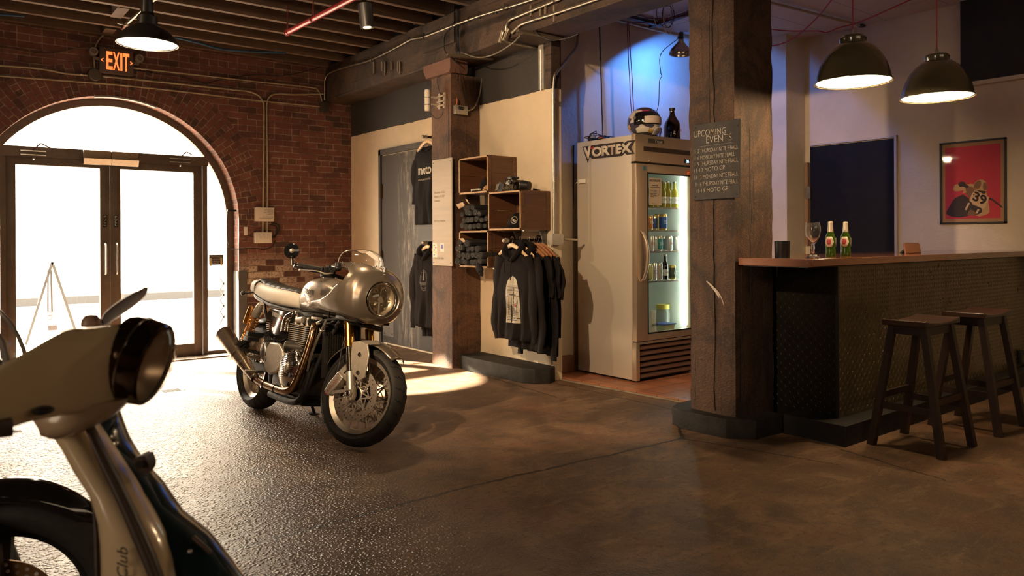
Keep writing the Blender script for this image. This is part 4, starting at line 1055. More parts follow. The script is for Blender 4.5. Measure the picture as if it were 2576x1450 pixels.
# ---- bars, levers, mirror
for s_ in (-1,1):
    k_ = -1 if s_ > 0 else 0
    p0 = Vector((1.10,s_*.13,.985)) if s_ < 0 else Vector((1.04,s_*.13,.985)); p1 = Vector((1.075,s_*.27,1.015)) if s_ < 0 else Vector((.99,s_*.27,1.01)); p2 = Vector((1.03,s_*.41,1.02)) if s_ < 0 else Vector((.90,s_*.40,1.01))
    g = MB(); g.tube([p0,p1,p2], .011, 12); g.build('handlebar', M_SBLACK, bike)
    g = MB(); g.tube([p1.lerp(p2,.02),p1.lerp(p2,.05),p1.lerp(p2,.95),p2], [.026,.021,.021,.019], 16); g.build('grip', M_RUB, bike)
    g = MB(); g.tube([p2,p2.lerp(p1,-.10),p2.lerp(p1,-.16)], [.017,.018,.013], 16); be = g.build('bar_end', M_CHROME, bike)
    m_ = p0.lerp(p1,.72); g = MB(); g.box((-.028,-.038,-.030),(.030,.038,.032),.008,M=Matrix.Translation(m_)).cyl(m_+Vector((.0,0,.02)),m_+Vector((0,0,.045)),.014).cyl(m_+Vector((.03,0,.01)),m_+Vector((.06,s_*.01,.02)),.02); g.build('switch_pod', M_SBLACK, bike)
    g = MB(); g.tube(cr([m_+Vector((.055,0,.0)),m_+Vector((.065,s_*.05,-.012)),p1.lerp(p2,.35)+Vector((.05,0,-.012)),p1.lerp(p2,.75)+Vector((.03,0,-.018)),p1.lerp(p2,.93)+Vector((.022,0,-.022))],5), [.008]*8+[.0055]*12+[.008], 8, flat=.7).sphere(p1.lerp(p2,.95)+Vector((.022,0,-.022)),.0095,10,8); g.build('brake_lever' if s_ < 0 else 'clutch_lever', M_ALU, bike)
    g = MB(); g.sphere(m_+Vector((.02,-s_*.05,.035)),.024,14,8,sc=(1,1,.8)).cyl(m_+Vector((.02,-s_*.05,.03)),m_+Vector((.02,-s_*.05,.07)),.018); g.build('fluid_reservoir', M_SBLACK, bike)
    if s_ < 0:
        pm = p2+Vector((-.0,-.03,.0)); mc = Vector((.985,-.44,1.107))
        g = MB(); g.tube([pm+Vector((0,0,.0)),pm+Vector((-.012,0,.035)),mc+Vector((0,0,-.03))], [.009,.007,.007], 10); g.build('mirror_stem', M_CHROME, be)
        d = Vector((.92,-.38,.02)).normalized()
        g = MB(); g.lathe([(0,.012),(.02,.012),(.04,.008),(.046,.0),(.045,-.008)], mc, d, 36); mr = g.build('mirror_shell', M_GBLACK, be)
        g = MB(); g.lathe([(0,-.007),(.043,-.007)], mc, d, 30); g.build('mirror_glass', M_CHROME, be)
        g = MB(); g.lathe([(.012,.010),(.014,.016),(.008,.022),(0,.024)], mc, d, 16); g.build('mirror_pivot', M_ALU, be)
# clocks behind the screen
g = MB()
for s_ in (-1,1): g.lathe([(.04,-.03),(.044,0),(.044,.012),(.038,.014),(.036,.01),(0,.01)], (1.17,s_*.05,1.0), (-.7,0,.7), 28)
g.build('clocks', M_SBLACK, bike)
g = MB(); g.box((1.05,-.12,.73),(1.30,.12,.76),.01); g.build('fairing_stay', M_SBLACK, bike)
# ================================================================= SCOOTER AND THE BLACK MOTORCYCLE IN THE FOREGROUND
fwdv = Vector((FW[0],FW[1],0)); rgtv = Vector((RT[0],RT[1],0)); upv = Vector((0,0,1))
M_SCREAM = mat('scooter_cream', (.56,.43,.27), .22, 0, coat=.8, var=.03)
M_SGREEN = mat('scooter_teal', (.010,.028,.032), .16, .2, coat=1.)
M_SBROWN = mat('scooter_trim', (.04,.022,.014), .45)
def ringsec(xt, yt, xb, yb, d, thick, n=28, p=.85):
    """closed section whose top and bottom are seen at two picture points, at distance d"""
    a = atD(xt, yt, d); b = atD(xb, yb, d); c = (a+b)/2; h = (a-b)/2
    return [c + h*math.copysign(abs(math.sin(t))**p, math.sin(t)) - fwdv*thick*math.copysign(abs(math.cos(t))**p, math.cos(t)) for t in [2*PI*k/n for k in range(n)]]
base = atD(330,1600,1.4); sco = thing('scooter', 'cream and dark teal scooter with round headlight, out of focus in the foreground', 'scooter', (base.x, base.y, 0))
def sb(mb, name, m, par=None, **kw):
    o = mb.build(name, m, par or sco, **kw)
    if par is None or par is sco: o.location = -Vector(sco.location)
    return o
S_ = [(-150,1010,-130,1150,1.10,.05),(-60,955,-45,1118,1.13,.06),(0,920,10,1083,1.16,.065),(60,893,70,1062,1.19,.07),(120,858,130,1048,1.23,.075),(165,832,180,1042,1.26,.078),(190,822,215,1036,1.28,.08),(225,826,240,1028,1.30,.08),(260,820,270,1018,1.32,.078),(300,815,300,1018,1.345,.075),(336,813,312,1019,1.36,.072)]
g = MB(); g.rings([ringsec(*s) for s in S_]); head = sb(g, 'headset', M_SCREAM, mods=[('sub',1)], ang=60)
hax = (rgtv + fwdv*.04 - upv*.27).normalized()
hc = atD(384,916,1.375); k0 = .0765
g = MB(); g.lathe([(k0*.95,-.060),(k0*1.0,-.050),(k0*1.02,-.025),(k0*1.0,-.006),(k0*.985,.004),(k0*.93,.008),(k0*.90,.0)], hc, hax, 56); ring = sb(g, 'headlight_ring', mat('dark_chrome', (.10,.065,.045), .16, 1.))
g = MB(); g.lathe([(k0*.92,.001),(k0*.88,.010),(k0*.70,.019),(k0*.42,.025),(0,.027)], hc, hax, 48); sb(g, 'headlight_lens', M_LENS, ring)
g = MB(); g.lathe([(k0*.91,-.001),(k0*.8,-.02),(k0*.5,-.04),(0,-.05)], hc, hax, 40); sb(g, 'reflector', mat('scooter_reflector', (.5,.38,.27), .3, .8), ring)
for q in ring.children: q.location = (0,0,0)
g = MB(); u, v, _ = frame_from(hax)
g.torus(hc-hax*.03, hax, k0*1.01, .0025, 48, 6); sb(g, 'ring_clip', M_CHROME)
# knob and mirror
g = MB(); g.lathe([(.0,.018),(.010,.0165),(.0165,.008),(.018,0),(.0165,-.012),(0,-.014)], atD(229,815,1.42), upv, 24); sb(g, 'filler_knob', mat('tan_knob', (.28,.17,.12), .4))
a, b = atD(262,812,1.46), atD(367,724,1.44); d = (b-a); L0 = d.length; d.normalize(); nrm = (d.cross(fwdv)).normalized()
g = MB(); R = []
for i in range(15):
    t = i/14; w_ = .052*math.sin(PI*min(.98,max(.04,t)))**.6; c = a+d*L0*t; th_ = .0055*(1-.75*t)
    R.append([c + fwdv*w_*math.cos(q) + nrm*th_*math.sin(q) for q in [2*PI*k/16 for k in range(16)]])
g.rings(R); sb(g, 'mirror', mat('mirror_brown', (.12,.07,.05), .25, .3, coat=.5))
a2, b2 = atD(258,812,1.47), atD(312,762,1.45)
g = MB(); g.tube([a2,b2], [.007,.005], 10); sb(g, 'mirror_stalk', M_CHROME)
# lever and switch box at the near grip
g = MB(); g.tube([atD(-30,1090,1.12),atD(20,1086,1.13),atD(55,1087,1.13)], [.006,.004,.002], 8, flat=.6); sb(g, 'lever', M_CHROME)
g = MB(); p = atD(-5,1077,1.13); g.box(p-Vector((.02,.02,.012)), p+Vector((.018,.02,.012)), .003); sb(g, 'switch_box', M_SBROWN)
g = MB(); p = atD(108,1033,1.17); g.sphere(p, .016, 12, 8, sc=(1,1,.45)); sb(g, 'switch', M_BLK)
# neck skirt and leg shield
def slab(name, st, m, thick, n=20, push=0., p=.8):
    g = MB(); R = []
    for y, xl, xr, dd in st:
        a = atD(xl, y, dd); b = atD(xr, y, dd); c = (a+b)/2; h = (b-a)/2
        R.append([c + h*math.copysign(abs(math.cos(t))**p, math.cos(t)) - fwdv*(thick*math.copysign(abs(math.sin(t))**p, math.sin(t))+push) for t in [2*PI*k/n for k in range(n)]])
    g.rings(R); return sb(g, name, m, ang=60)
slab('neck_skirt', [(1000,110,330,1.33),(1040,100,290,1.32),(1062,118,262,1.32),(1078,128,232,1.33),(1084,160,215,1.34)], mat('skirt_cream', (.40,.29,.19), .3, coat=.5), .06)
slab('leg_shield', [(1040,205,286,1.44),(1080,212,300,1.43),(1110,225,312,1.43),(1150,240,336,1.42),(1190,262,368,1.41),(1225,285,400,1.40),(1260,300,425,1.40),(1300,330,452,1.39),(1350,350,520,1.38),(1400,370,563,1.37),(1450,385,602,1.36),(1520,400,650,1.35),(1600,400,690,1.35)], M_SGREEN, .05)
slab('horn_cover', [(1050,128,230,1.36),(1078,150,234,1.36),(1120,178,262,1.355),(1170,203,296,1.35),(1235,246,338,1.34),(1300,262,378,1.33),(1350,265,408,1.325),(1400,266,428,1.32),(1450,266,441,1.315),(1600,268,470,1.30)], M_SCREAM, .05)
slab('centre_strip', [(1062,214,226,1.31),(1100,228,246,1.30),(1150,245,272,1.295),(1200,268,298,1.29),(1250,292,322,1.285),(1300,314,346,1.28),(1350,334,368,1.275),(1400,356,390,1.27),(1450,376,408,1.265),(1600,420,455,1.25)], M_SBROWN, .012, 12)
slab('edge_trim', [(1225,243,252,1.36),(1270,252,262,1.355),(1330,255,268,1.35),(1400,256,270,1.34),(1450,258,272,1.335),(1600,262,276,1.33)], M_SBROWN, .03, 10)
g = MB(); g.prism([atD(x,y,1.36) for x, y in ((335,1155),(352,1147),(366,1150),(374,1172),(372,1186),(362,1198),(340,1180))], fwdv*.03); g.cyl(atD(350,1170,1.355), atD(350,1170,1.335), .007, n=14); sb(g, 'bag_hook', M_SBROWN)
for x, y in ((285,1098),(291,1116),(478,1388),(548,1448)): g = MB(); g.sphere(atD(x,y,1.335), .0045, 10, 8); sb(g, 'bolt', M_CHROME)
g = MB(); g.tube([atD(486,1352,1.335),atD(530,1392,1.33)], .004, 8); sb(g, 'side_trim', M_CHROME)
o = text('script_lettering', 'Club', atD(322,1455,1.262), (atD(322,1383,1.262)-atD(322,1455,1.262)), -rgtv+upv*.05, .052, .018, M_SBROWN, sco, .0008, shear=.3); o.location = -Vector(sco.location)
# ---- black motorcycle wheel and screen at the left edge
wc = atD(14,1530,1.98); wn = (-fwdv*.96 + rgtv*.28).normalized(); wu = upv; wr = wu.cross(wn).normalized()
m2 = thing('motorcycle', 'black motorcycle cut off at the left edge, only its front wheel and mudguard showing', 'motorcycle', (wc.x, wc.y, 0))
def mb2(mb, name, m, par=None, **kw):
    o = mb.build(name, m, par or m2, **kw)
    if par is None: o.location = -Vector(m2.location)
    return o
g = MB(); h = .055
g.lathe([(.215,-h*.7),(.235,-h*.95)]+[(.298-(1-math.cos(t))*h, math.sin(t)*h*1.02) for t in [math.radians(-75+150*i/14) for i in range(15)]]+[(.235,h*.95),(.215,h*.7)], wc, wn, 72); mb2(g, 'tyre', M_TYRE)
g = MB(); g.lathe([(.218,-h*.7),(.20,-.02),(.20,.02),(.218,h*.7),(.21,h*.5),(.193,.02),(.193,-.02),(.21,-h*.5),(.218,-h*.7)], wc, wn, 60)
for k in range(5):
    a = k*2*PI/5+.28; d = wr*math.cos(a)+wu*math.sin(a); g.beam(wc+d*.03, wc+d*.20, .022, .026, up=wn)
g.cyl(wc-wn*.05, wc+wn*.05, .04); mb2(g, 'cast_wheel', M_SBLACK, ang=30)
R = []; nn = 60
g = MB(); yo = wn*.062
holes = []
for k in range(nn*1):
    a = 2*PI*k/nn; d = wr*math.cos(a)+wu*math.sin(a); R.append((wc+yo+d*.095, wc+yo+d*.150))
g.rings([[r[0]-wn*.002 for r in R],[r[1]-wn*.002 for r in R],[r[1]+wn*.002 for r in R],[r[0]+wn*.002 for r in R],[r[0]-wn*.002 for r in R]], True, False, False)
for k in range(8):
    a = k*2*PI/8+.1; d = wr*math.cos(a)+wu*math.sin(a); g.beam(wc+yo+d*.04, wc+yo+d*.098, .012, .004, up=wn)
dk = mb2(g, 'brake_disc', mat('bronze_disc', (.55,.34,.17), .3, 1.))
g = MB()
for k in range(34):
    for q, r in enumerate((.106,.122,.138)):
        a = 2*PI*(k+.33*q)/34; d = wr*math.cos(a)+wu*math.sin(a); g.cyl(wc+yo+d*r+wn*.0021, wc+yo+d*r+wn*.0029, .0052, n=8)
o = mb2(g, 'disc_perforation', mat('bright_hole', (.55,.5,.44), .6), dk); o['kind'] = 'stuff'
g = MB(); R = []
for i in range(30):
    a = math.radians(44+118*i/29); d = wr*math.cos(a)+wu*math.sin(a); tp = min(1, (i+1)/9)
    R.append([wc + d*(.335-.04*abs(t)**2.2-.02*(1-tp)) + wn*t*.07*tp**.6 for t in [-1+j/5 for j in range(11)]])
g.rings(R, False); mb2(g, 'front_mudguard', M_GBLACK, mods=[('solid',.005,1)])
g = MB()
for s_ in (1,-1): g.tube([wc+wn*.10*s_-wr*.0, wc+wn*.10*s_-wr*.12+wu*.35, wc+wn*.10*s_-wr*.22+wu*.62], [.03,.03,.028], 16)
for s_ in (1,): g.prism([wc+wn*.085*s_+wr*x+wu*z for x, z in ((-.02,-.05),(.035,.02),(.02,.20),(-.03,.26),(-.12,.25),(-.10,.0))], wn*.025)
mb2(g, 'fork_leg', M_SBLACK)
g = MB(); R = []
for i in range(12):
    t = i/11; c = atD(-40+ -30*t, 905-125*t, 1.75); R.append([c + rgtv*(.105-.05*t)*math.cos(q) - fwdv*.08*math.sin(q) for q in [PI*k/12-PI/2+.0 for k in range(13)]])
g = MB()
P0 = [(66,912),(60,880),(45,845),(25,812),(0,785),(-40,765)]; P1 = [(20,930),(15,900),(5,860),(-20,830),(-45,815),(-70,800)]
g.rings([[atD(x,y,1.72)-fwdv*.0 for x, y in P0],[ (atD(x0,y0,1.70)+atD(x1,y1,1.70))/2-fwdv*.03 for (x0,y0),(x1,y1) in zip(P0,P1)],[atD(x,y,1.62) for x, y in P1],[atD(x-60,y,1.60) for x, y in P1]], False); mb2(g, 'windscreen', M_CLEAR, ang=60)
g = MB(); g.tube([atD(x,y,1.72) for x, y in P0], .005, 8).tube([atD(x,y,1.62) for x, y in P1], .008, 8); mb2(g, 'screen_edge', mat('screen_rim', (.4,.36,.32), .2, .5))
g = MB(); c = atD(-70,1000,1.75); g.sphere(c, .11, 20, 12, sc=(.8,.9,1)); mb2(g, 'headlight_cowl', M_GBLACK)
g = MB(); g.beam(wc-wr*.22+wu*.60, wc-wr*.9+wu*.5, .20,.22); mb2(g, 'fuel_tank', M_GBLACK, mods=[('bevel',.05)])
# ================================================================= CRATES, CLOTHES, THINGS ON THE SIDE WALL AND POSTS
M_CRATE = wood('crate_wood', (.055,.022,.011), (.165,.072,.030), 1, .5, 1., .35, coat=.2)
M_CRATEZ = wood('crate_wood_side', (.048,.018,.009), (.150,.062,.026), 0, .5, .7, .4, coat=.2)
M_EDGE = mat('plywood_edge', (.42,.27,.15), .6, var=.25, vs=40)
M_TEE = mat('black_jersey', (.009,.0075,.0075), .85, spec=.15, bump=.2, bs=300)
M_HOOD = mat('black_fleece', (.010,.0078,.0075), .9, spec=.15, bump=.3, bs=220)
M_ROLL = mat('rolled_jersey', (.020,.018,.017), .75, var=.5, vs=35, bump=.4, bs=120)  # black jersey lightened overall for the grey highlights along the rolls
M_PRINT = mat('shirt_print', (.48,.44,.36), .8)
def crate(y0, y1, z0, z1, label):
    t = thing('wooden_crate', label, 'crate', (4.0, y0, z0), group='wooden wall crates'); w_, h_, d = y1-y0, z1-z0, .325; e = .014
    MB().box((0,0,0),(d,w_,e)).build('bottom_board', M_CRATE, t); MB().box((0,0,h_-e),(d,w_,h_)).build('top_board', M_CRATE, t)
    for y in (0, w_-e):
        MB().box((0,y,e),(d,y+e,h_*.52)).box((0,y,h_*.53),(d,y+e,h_-e)).build('side_board', M_CRATEZ, t)
        for x in (.0, d-.04): 
            yy = -.006 if y == 0 else w_; MB().box((x+.004,yy,.0),(x+.036,yy+.006,h_)).build('batten', M_CRATE, t)
    MB().box((d-.012,e,e),(d,w_-e,h_*.30)).box((d-.012,e,h_*.31),(d,w_-e,h_*.64)).box((d-.012,e,h_*.65),(d,w_-e,h_-e)).build('back_board', M_CRATE, t)
    g = MB(); g.box((-.002,0,-.001),(.0,w_,e+.001)).box((-.002,0,h_-e),(.0,w_,h_)).box((-.002,0,0),(.0,e,h_)).box((-.002,w_-e,0),(.0,w_,h_)); g.build('front_edge', M_EDGE, t)
    for z in (.03, h_*.45, h_*.58, h_-.03):
        for x in (.012,.028): MB().cyl((x,-.006,z),(x,-.0075,z),.003,n=8).build('nail', M_SBLACK, t)
    return t
crate(5.455,5.915,1.655,1.99,'wooden wall crate, the highest of three, holding a dark cap')
crate(4.985,5.450,1.312,1.650,'wooden wall crate on the right with a cap inside and engine model on top')
crate(5.455,5.915,.975,1.310,'wooden wall crate, the lowest of three, stuffed with rolled shirts')
def bracket(y, z, label, l=.26, h=.26):
    t = thing('shelf_bracket', label, 'shelf bracket', (4.33, y, z), group='steel shelf brackets')
    MB().box((-l,-.012,-.006),(0,.012,0)).build('arm', M_SAT, t)
    g = MB(); R = []
    for i in range(9):
        s = i/8; x = -.012-.05*(1-s)**3; zz = -h*s
        g2 = (x, zz)
        R.append([(x-.006-.02*(1-s)**2,-.013*(1-s*.7),zz),(x-.006-.02*(1-s)**2,.013*(1-s*.7),zz),(-.0,.013*(1-s*.7),zz),(-.0,-.013*(1-s*.7),zz)])
    g.rings(R).build('wall_leg', mat('bracket_grey', (.14,.14,.13), .45, .5), t)
bracket(5.04,1.308,'grey steel bracket under the right end of the right crate'); bracket(5.40,1.308,'grey steel bracket under the left end of the right crate')
bracket(5.47,.972,'grey steel bracket under the lowest crate, tip pointing down by the post'); bracket(5.52,1.652,'grey steel bracket under the highest crate')
# rolled shirts
def roll(name, x, y, z, r, L_, i):
    g = MB(); n = 54; pts = []
    tr = 2.6+random.random()
    for k in range(n+1):
        a = tr*2*PI*k/n; q = r*(.18+.82*k/n); wob = 1+.10*math.sin(a*1.0+i)+.05*math.sin(a*2.3+i*2); pts.append((q*wob*math.cos(a), q*.86*wob*math.sin(a)))
    th = .0045
    R = []
    for ring_i in range(9):
        s = ring_i/8; xx = x+L_*s+ (.004*math.sin(i*3.+s*9)); k_ = 1+.05*math.sin(s*8+i)
        R.append([(xx, y+p[0]*k_+.02*math.sin(i*1.7)*s, z+p[1]*k_) for p in pts])
    g.rings(R, False)
    o = g.build(name, M_ROLL, ang=80, mods=[('solid',th,0)]); return o
rs = random.Random(11); k = 0
for row, (zz, n_) in enumerate(((1.345,6),(1.405,6),(1.463,5),(1.520,3))):
    for c in range(n_):
        y = 5.885-.030-.068*c-.03*(row % 2)-rs.random()*.008
        o = roll('rolled_shirt', 4.0-rs.random()*.02, y, zz+rs.random()*.016, .026+rs.random()*.009, .22, k); k += 1
        tag(o, 'black shirt rolled up in the pile between the highest and the lowest crate', 'shirt', 'rolled shirts piled between the crates')
for row, (zz, n_) in enumerate(((1.022,6),(1.083,6),(1.143,5),(1.195,3))):
    for c in range(n_):
        y = 5.88-.030-.070*c-.03*(row % 2)-rs.random()*.01
        o = roll('rolled_shirt', 3.955-rs.random()*.035, y, zz+rs.random()*.018, .028+rs.random()*.010, .25, k); k += 1
        tag(o, 'black shirt rolled up and spilling out of the lowest crate', 'shirt', 'rolled shirts in the lowest crate')
for y, z, x, r_, lab in ((5.76,1.575,3.985,.5,'cream paper tag on the rolled shirts of the upper pile'),(5.86,1.545,3.98,-.3,'flat cream label at the left of the upper shirt pile'),(5.75,1.215,3.925,.2,'cream paper label on the rolled shirts of the lowest crate')):
    g = MB(); Mx = Matrix.Translation((x,y,z)) @ Matrix.Rotation(.9,4,'Y') @ Matrix.Rotation(r_,4,'X')
    g.grid(lambda u, v: Mx @ Vector((.05*(v-.5),.085*(u-.5),.006*math.sin(u*5)+.01)), 8, 5); tag(g.build('paper_label', mat('kraft_label', (.62,.48,.32), .7), mods=[('solid',.001,0)]), lab, 'label')
g = MB(); g.tube(cr([(3.955,5.53,1.03),(3.94,5.52,.985),(3.945,5.49,.94),(3.95,5.50,.905)],6), [.04]*6+[.045]*6+[.03]*6+[.01], 10, flat=.35); tag(g.build('hanging_shirt', M_TEE), 'black shirt end hanging over the front corner of the lowest crate', 'shirt')
# caps
def cap(loc, rot, label, cat='cap', badge=True, sc=1.):
    t = thing('baseball_cap', label, 'cap', loc, (0,0,rot)); t.scale = (sc,)*3
    g = MB(); g.lathe([(.094,0),(.096,.03),(.090,.065),(.070,.095),(.04,.112),(0,.117)], (0,0,0), (0,0,1), 36); cr_ = g.build('crown', M_HOOD, t, ang=60)
    g = MB(); R = []
    for i in range(13):
        a = math.radians(-62+124*i/12); R.append([(math.sin(a)*r*.98, -math.cos(a)*r - (.0 if r < .1 else 0) , .012-.010*((r-.09)/.07)-.022*abs(math.sin(a))**3) for r in (.090,.11,.13,.15,.162*max(.62,math.cos(a*.75)))])
    g.rings(R, False).build('brim', M_HOOD, t, mods=[('solid',.004,0)])
    MB().sphere((0,0,.117),.008,10,6,sc=(1,1,.6)).build('button', M_HOOD, t)
    if badge:
        M_ = Matrix.Translation((0,-.0905,.058)) @ Matrix.Rotation(math.radians(-14),4,'X') @ Matrix.Rotation(math.radians(90),4,'X')
        g = MB(); g.lathe([(.025,.002),(.029,.002),(.029,.004),(.025,.004),(.025,.002)], M_ @ Vector((0,0,0)), M_.to_3x3() @ Vector((0,0,1)), 32); g.build('badge_ring', M_PRINT, t)
        for dz in (-.006,.005): MB().box((-.019,-.0015,-.003),(.019,.0005,.003),M=Matrix.Translation((0,-.096,.056+dz)) @ Matrix.Rotation(.45,4,'Y')).build('badge_bar', M_PRINT, t)
    return t
cap((4.165,5.20,1.332), math.radians(-68), 'black baseball cap with a round pale badge inside the right crate', sc=1.15)
cap((4.17,5.63,1.672), math.radians(-95), 'plain dark cap in the shadow of the highest crate', badge=False, sc=1.2)
p0, p1 = onX(1186,481,4.02), onX(1207,473,4.02)
t = thing('name_card', 'small white printed card at the front of the highest crate', 'card', (4.015,p1.y,1.671)); MB().box((0,0,0),(.02,p0.y-p1.y,.028)).build('card_body', M_LABEL, t)
for i in range(2): text('card_lettering', 'SHIRTS CAPS', (-.001,(p0.y-p1.y)-.01,.007+.010*i), (0,-1,0), (0,0,1), (p0.y-p1.y)*.8, .006, M_INK, t)
g = MB(); c = Vector((4.03,5.505,1.695)); g.sphere(c,.026,16,10,sc=(1.25,1.1,1)); g.box(c+Vector((-.045,-.014,-.022)), c+Vector((-.018,.014,-.004)), .005)
for s_ in (-1,1): g.sphere(c+Vector((-.027,s_*.011,.004)),.006,8,6)
tag(g.build('small_skull', mat('bone_tan', (.40,.24,.12), .6, var=.3, vs=60)), 'small tan skull ornament at the right of the highest crate', 'ornament')
# engine model and camera-like ornament on top of the right crate
t = thing('engine_model', 'dark metal engine model sitting on top of the right crate', 'model', (4.10,5.215,1.652))
M_GUN = mat('gunmetal', (.10,.085,.065), .3, .9, var=.4, vs=60)
MB().box((-.05,-.08,.0),(.06,.07,.055),.012).build('block', M_GUN, t)
g = MB(); [g.tube([(-.055,.06-.022*i,.01),(-.07,.06-.022*i,.03),(-.055,.06-.022*i,.055)], .007, 8) for i in range(7)]; g.build('ribs', mat('gunmetal2', (.34,.29,.22), .3, .9), t)
for y in (.035,.0,-.04): MB().torus((-.045,y,.082),(1,0,.1),.014,.004,20,6).build('ring', M_GUN, t)
MB().box((-.045,-.06,.055),(.05,.055,.10),.01).build('head', M_GUN, t); MB().box((-.06,-.055,.105),(.03,-.0,.128),.01).build('top_cover', M_SBLACK, t)
MB().sphere((-.05,-.03,.075),.016,14,8).cyl((-.03,.02,.10),(-.03,.02,.125),.012).build('dial', M_SBLACK, t)
g = MB(); [g.tube(cr([(-.06,.05,.03+.01*i),(-.085,.02,.07),(-.06,-.02+.02*i,.10+.006*i),(-.03,-.05,.08)],5), .003, 6) for i in range(3)]; g.build('hose', M_RUB, t)
t = thing('black_mug', 'black cup lying next to the engine model on the right crate', 'cup', (4.13,5.085,1.70)); MB().lathe([(0,-.045),(.036,-.045),(.042,.035),(.038,.035),(.032,-.035)], (0,0,0), (-.25,.9,.12), 30).build('body', M_SBLACK, t); MB().lathe([(.042,.028),(.045,.03),(.045,.036),(.042,.038)], (0,0,0), (-.25,.9,.12), 30).build('rim', M_STEEL, t)
t = thing('photo_card', 'dark photo card leaning beside the engine model', 'card', (4.03,5.34,1.652)); MB().box((-.002,-.04,0),(.002,.04,.085),M=Matrix.Rotation(.5,4,'X') @ Matrix.Rotation(.15,4,'Y')).build('card', M_SBLACK, t)
g = MB(); [g.tube([(-.012,.03-.012*i,.01+.004*i),(-.006,.01-.01*i,.07)], .0015, 5) for i in range(4)]; g.build('card_scratches', M_PRINT, t)
# ---- pipes, hangers, garments
M_PIPE = mat('black_iron', (.045,.04,.035), .35, .8)
M_HANG = mat('hanger_wood', (.68,.48,.28), .4, coat=.3, var=.15, vs=20); M_HANGD = mat('hanger_dark', (.34,.15,.07), .35, coat=.4, var=.2, vs=20)
def rail(y, z, label, x0=3.94):
    t = thing('pipe_rail', label, 'clothes rail', (XW, y, z), group='iron pipe clothes rails'); l = x0-XW
    MB().cyl((0,0,0),(l,0,0),.013,n=16).build('pipe', M_PIPE, t)
    g = MB(); g.lathe([(0,0),(.045,0),(.045,.008),(.022,.012),(.020,.035),(0,.036)], (0,0,0), (-1,0,0), 24); fl_ = g.build('flange', M_PIPE, t)
    for k_ in range(4): a = PI/4+k_*PI/2; MB().cyl((-.008,.034*math.cos(a),.034*math.sin(a)),(-.012,.034*math.cos(a),.034*math.sin(a)),.005,n=6).build('screw', M_STEEL, fl_)
    g = MB(); g.sphere((l,0,0),.019,14,10); g.lathe([(.013,0),(.018,.0),(.018,.03),(.013,.03)], (l+.045,0,0), (-1,0,0), 16); g.build('end_cap', mat('worn_cap', (.35,.30,.24), .4, .7), t)
    return t
rail(5.14,1.222,'iron pipe rail on the cream wall below the right crate')
YR = onX(1066,340,4.06).y
rail(YR,2.285,'upper iron pipe rail half hidden behind the notice board post',4.05); rail(YR,1.20,'lower iron pipe rail half hidden behind the notice board post',4.05)
up = MB().cyl((4.24,YR-.02,1.205),(4.24,YR-.02,2.28),.016,n=14); tag(up.build('rack_upright', M_PIPE), 'vertical iron pipe between the long-sleeved shirt and the hoodie', 'pipe')
def hanger(x, y, zr, label, rot, m=M_HANG):
    t = thing('coat_hanger', label, 'hanger', (x,y,zr), (0,0,rot), group='wooden coat hangers')
    g = MB(); g.tube([(.016*math.cos(a), 0, .002+.016*math.sin(a)) for a in [PI*1.15-PI*1.1*i/12 for i in range(13)]]+[(.012,0,-.012),(0,0,-.03),(0,0,-.055)], .0022, 8); g.build('hook', M_STEEL, t)
    g = MB(); P = cr([(-.205,.0,-.150),(-.12,-.004,-.098),(-.04,-.004,-.062),(0,-.004,-.054),(.04,-.004,-.062),(.12,-.004,-.098),(.205,0,-.150)],5)
    g.tube(P, [.013+.006*math.sin(PI*i/(len(P)-1)) for i in range(len(P))], 12, flat=.42, up=(0,1,0)); g.build('hanger_body', m, t); return t
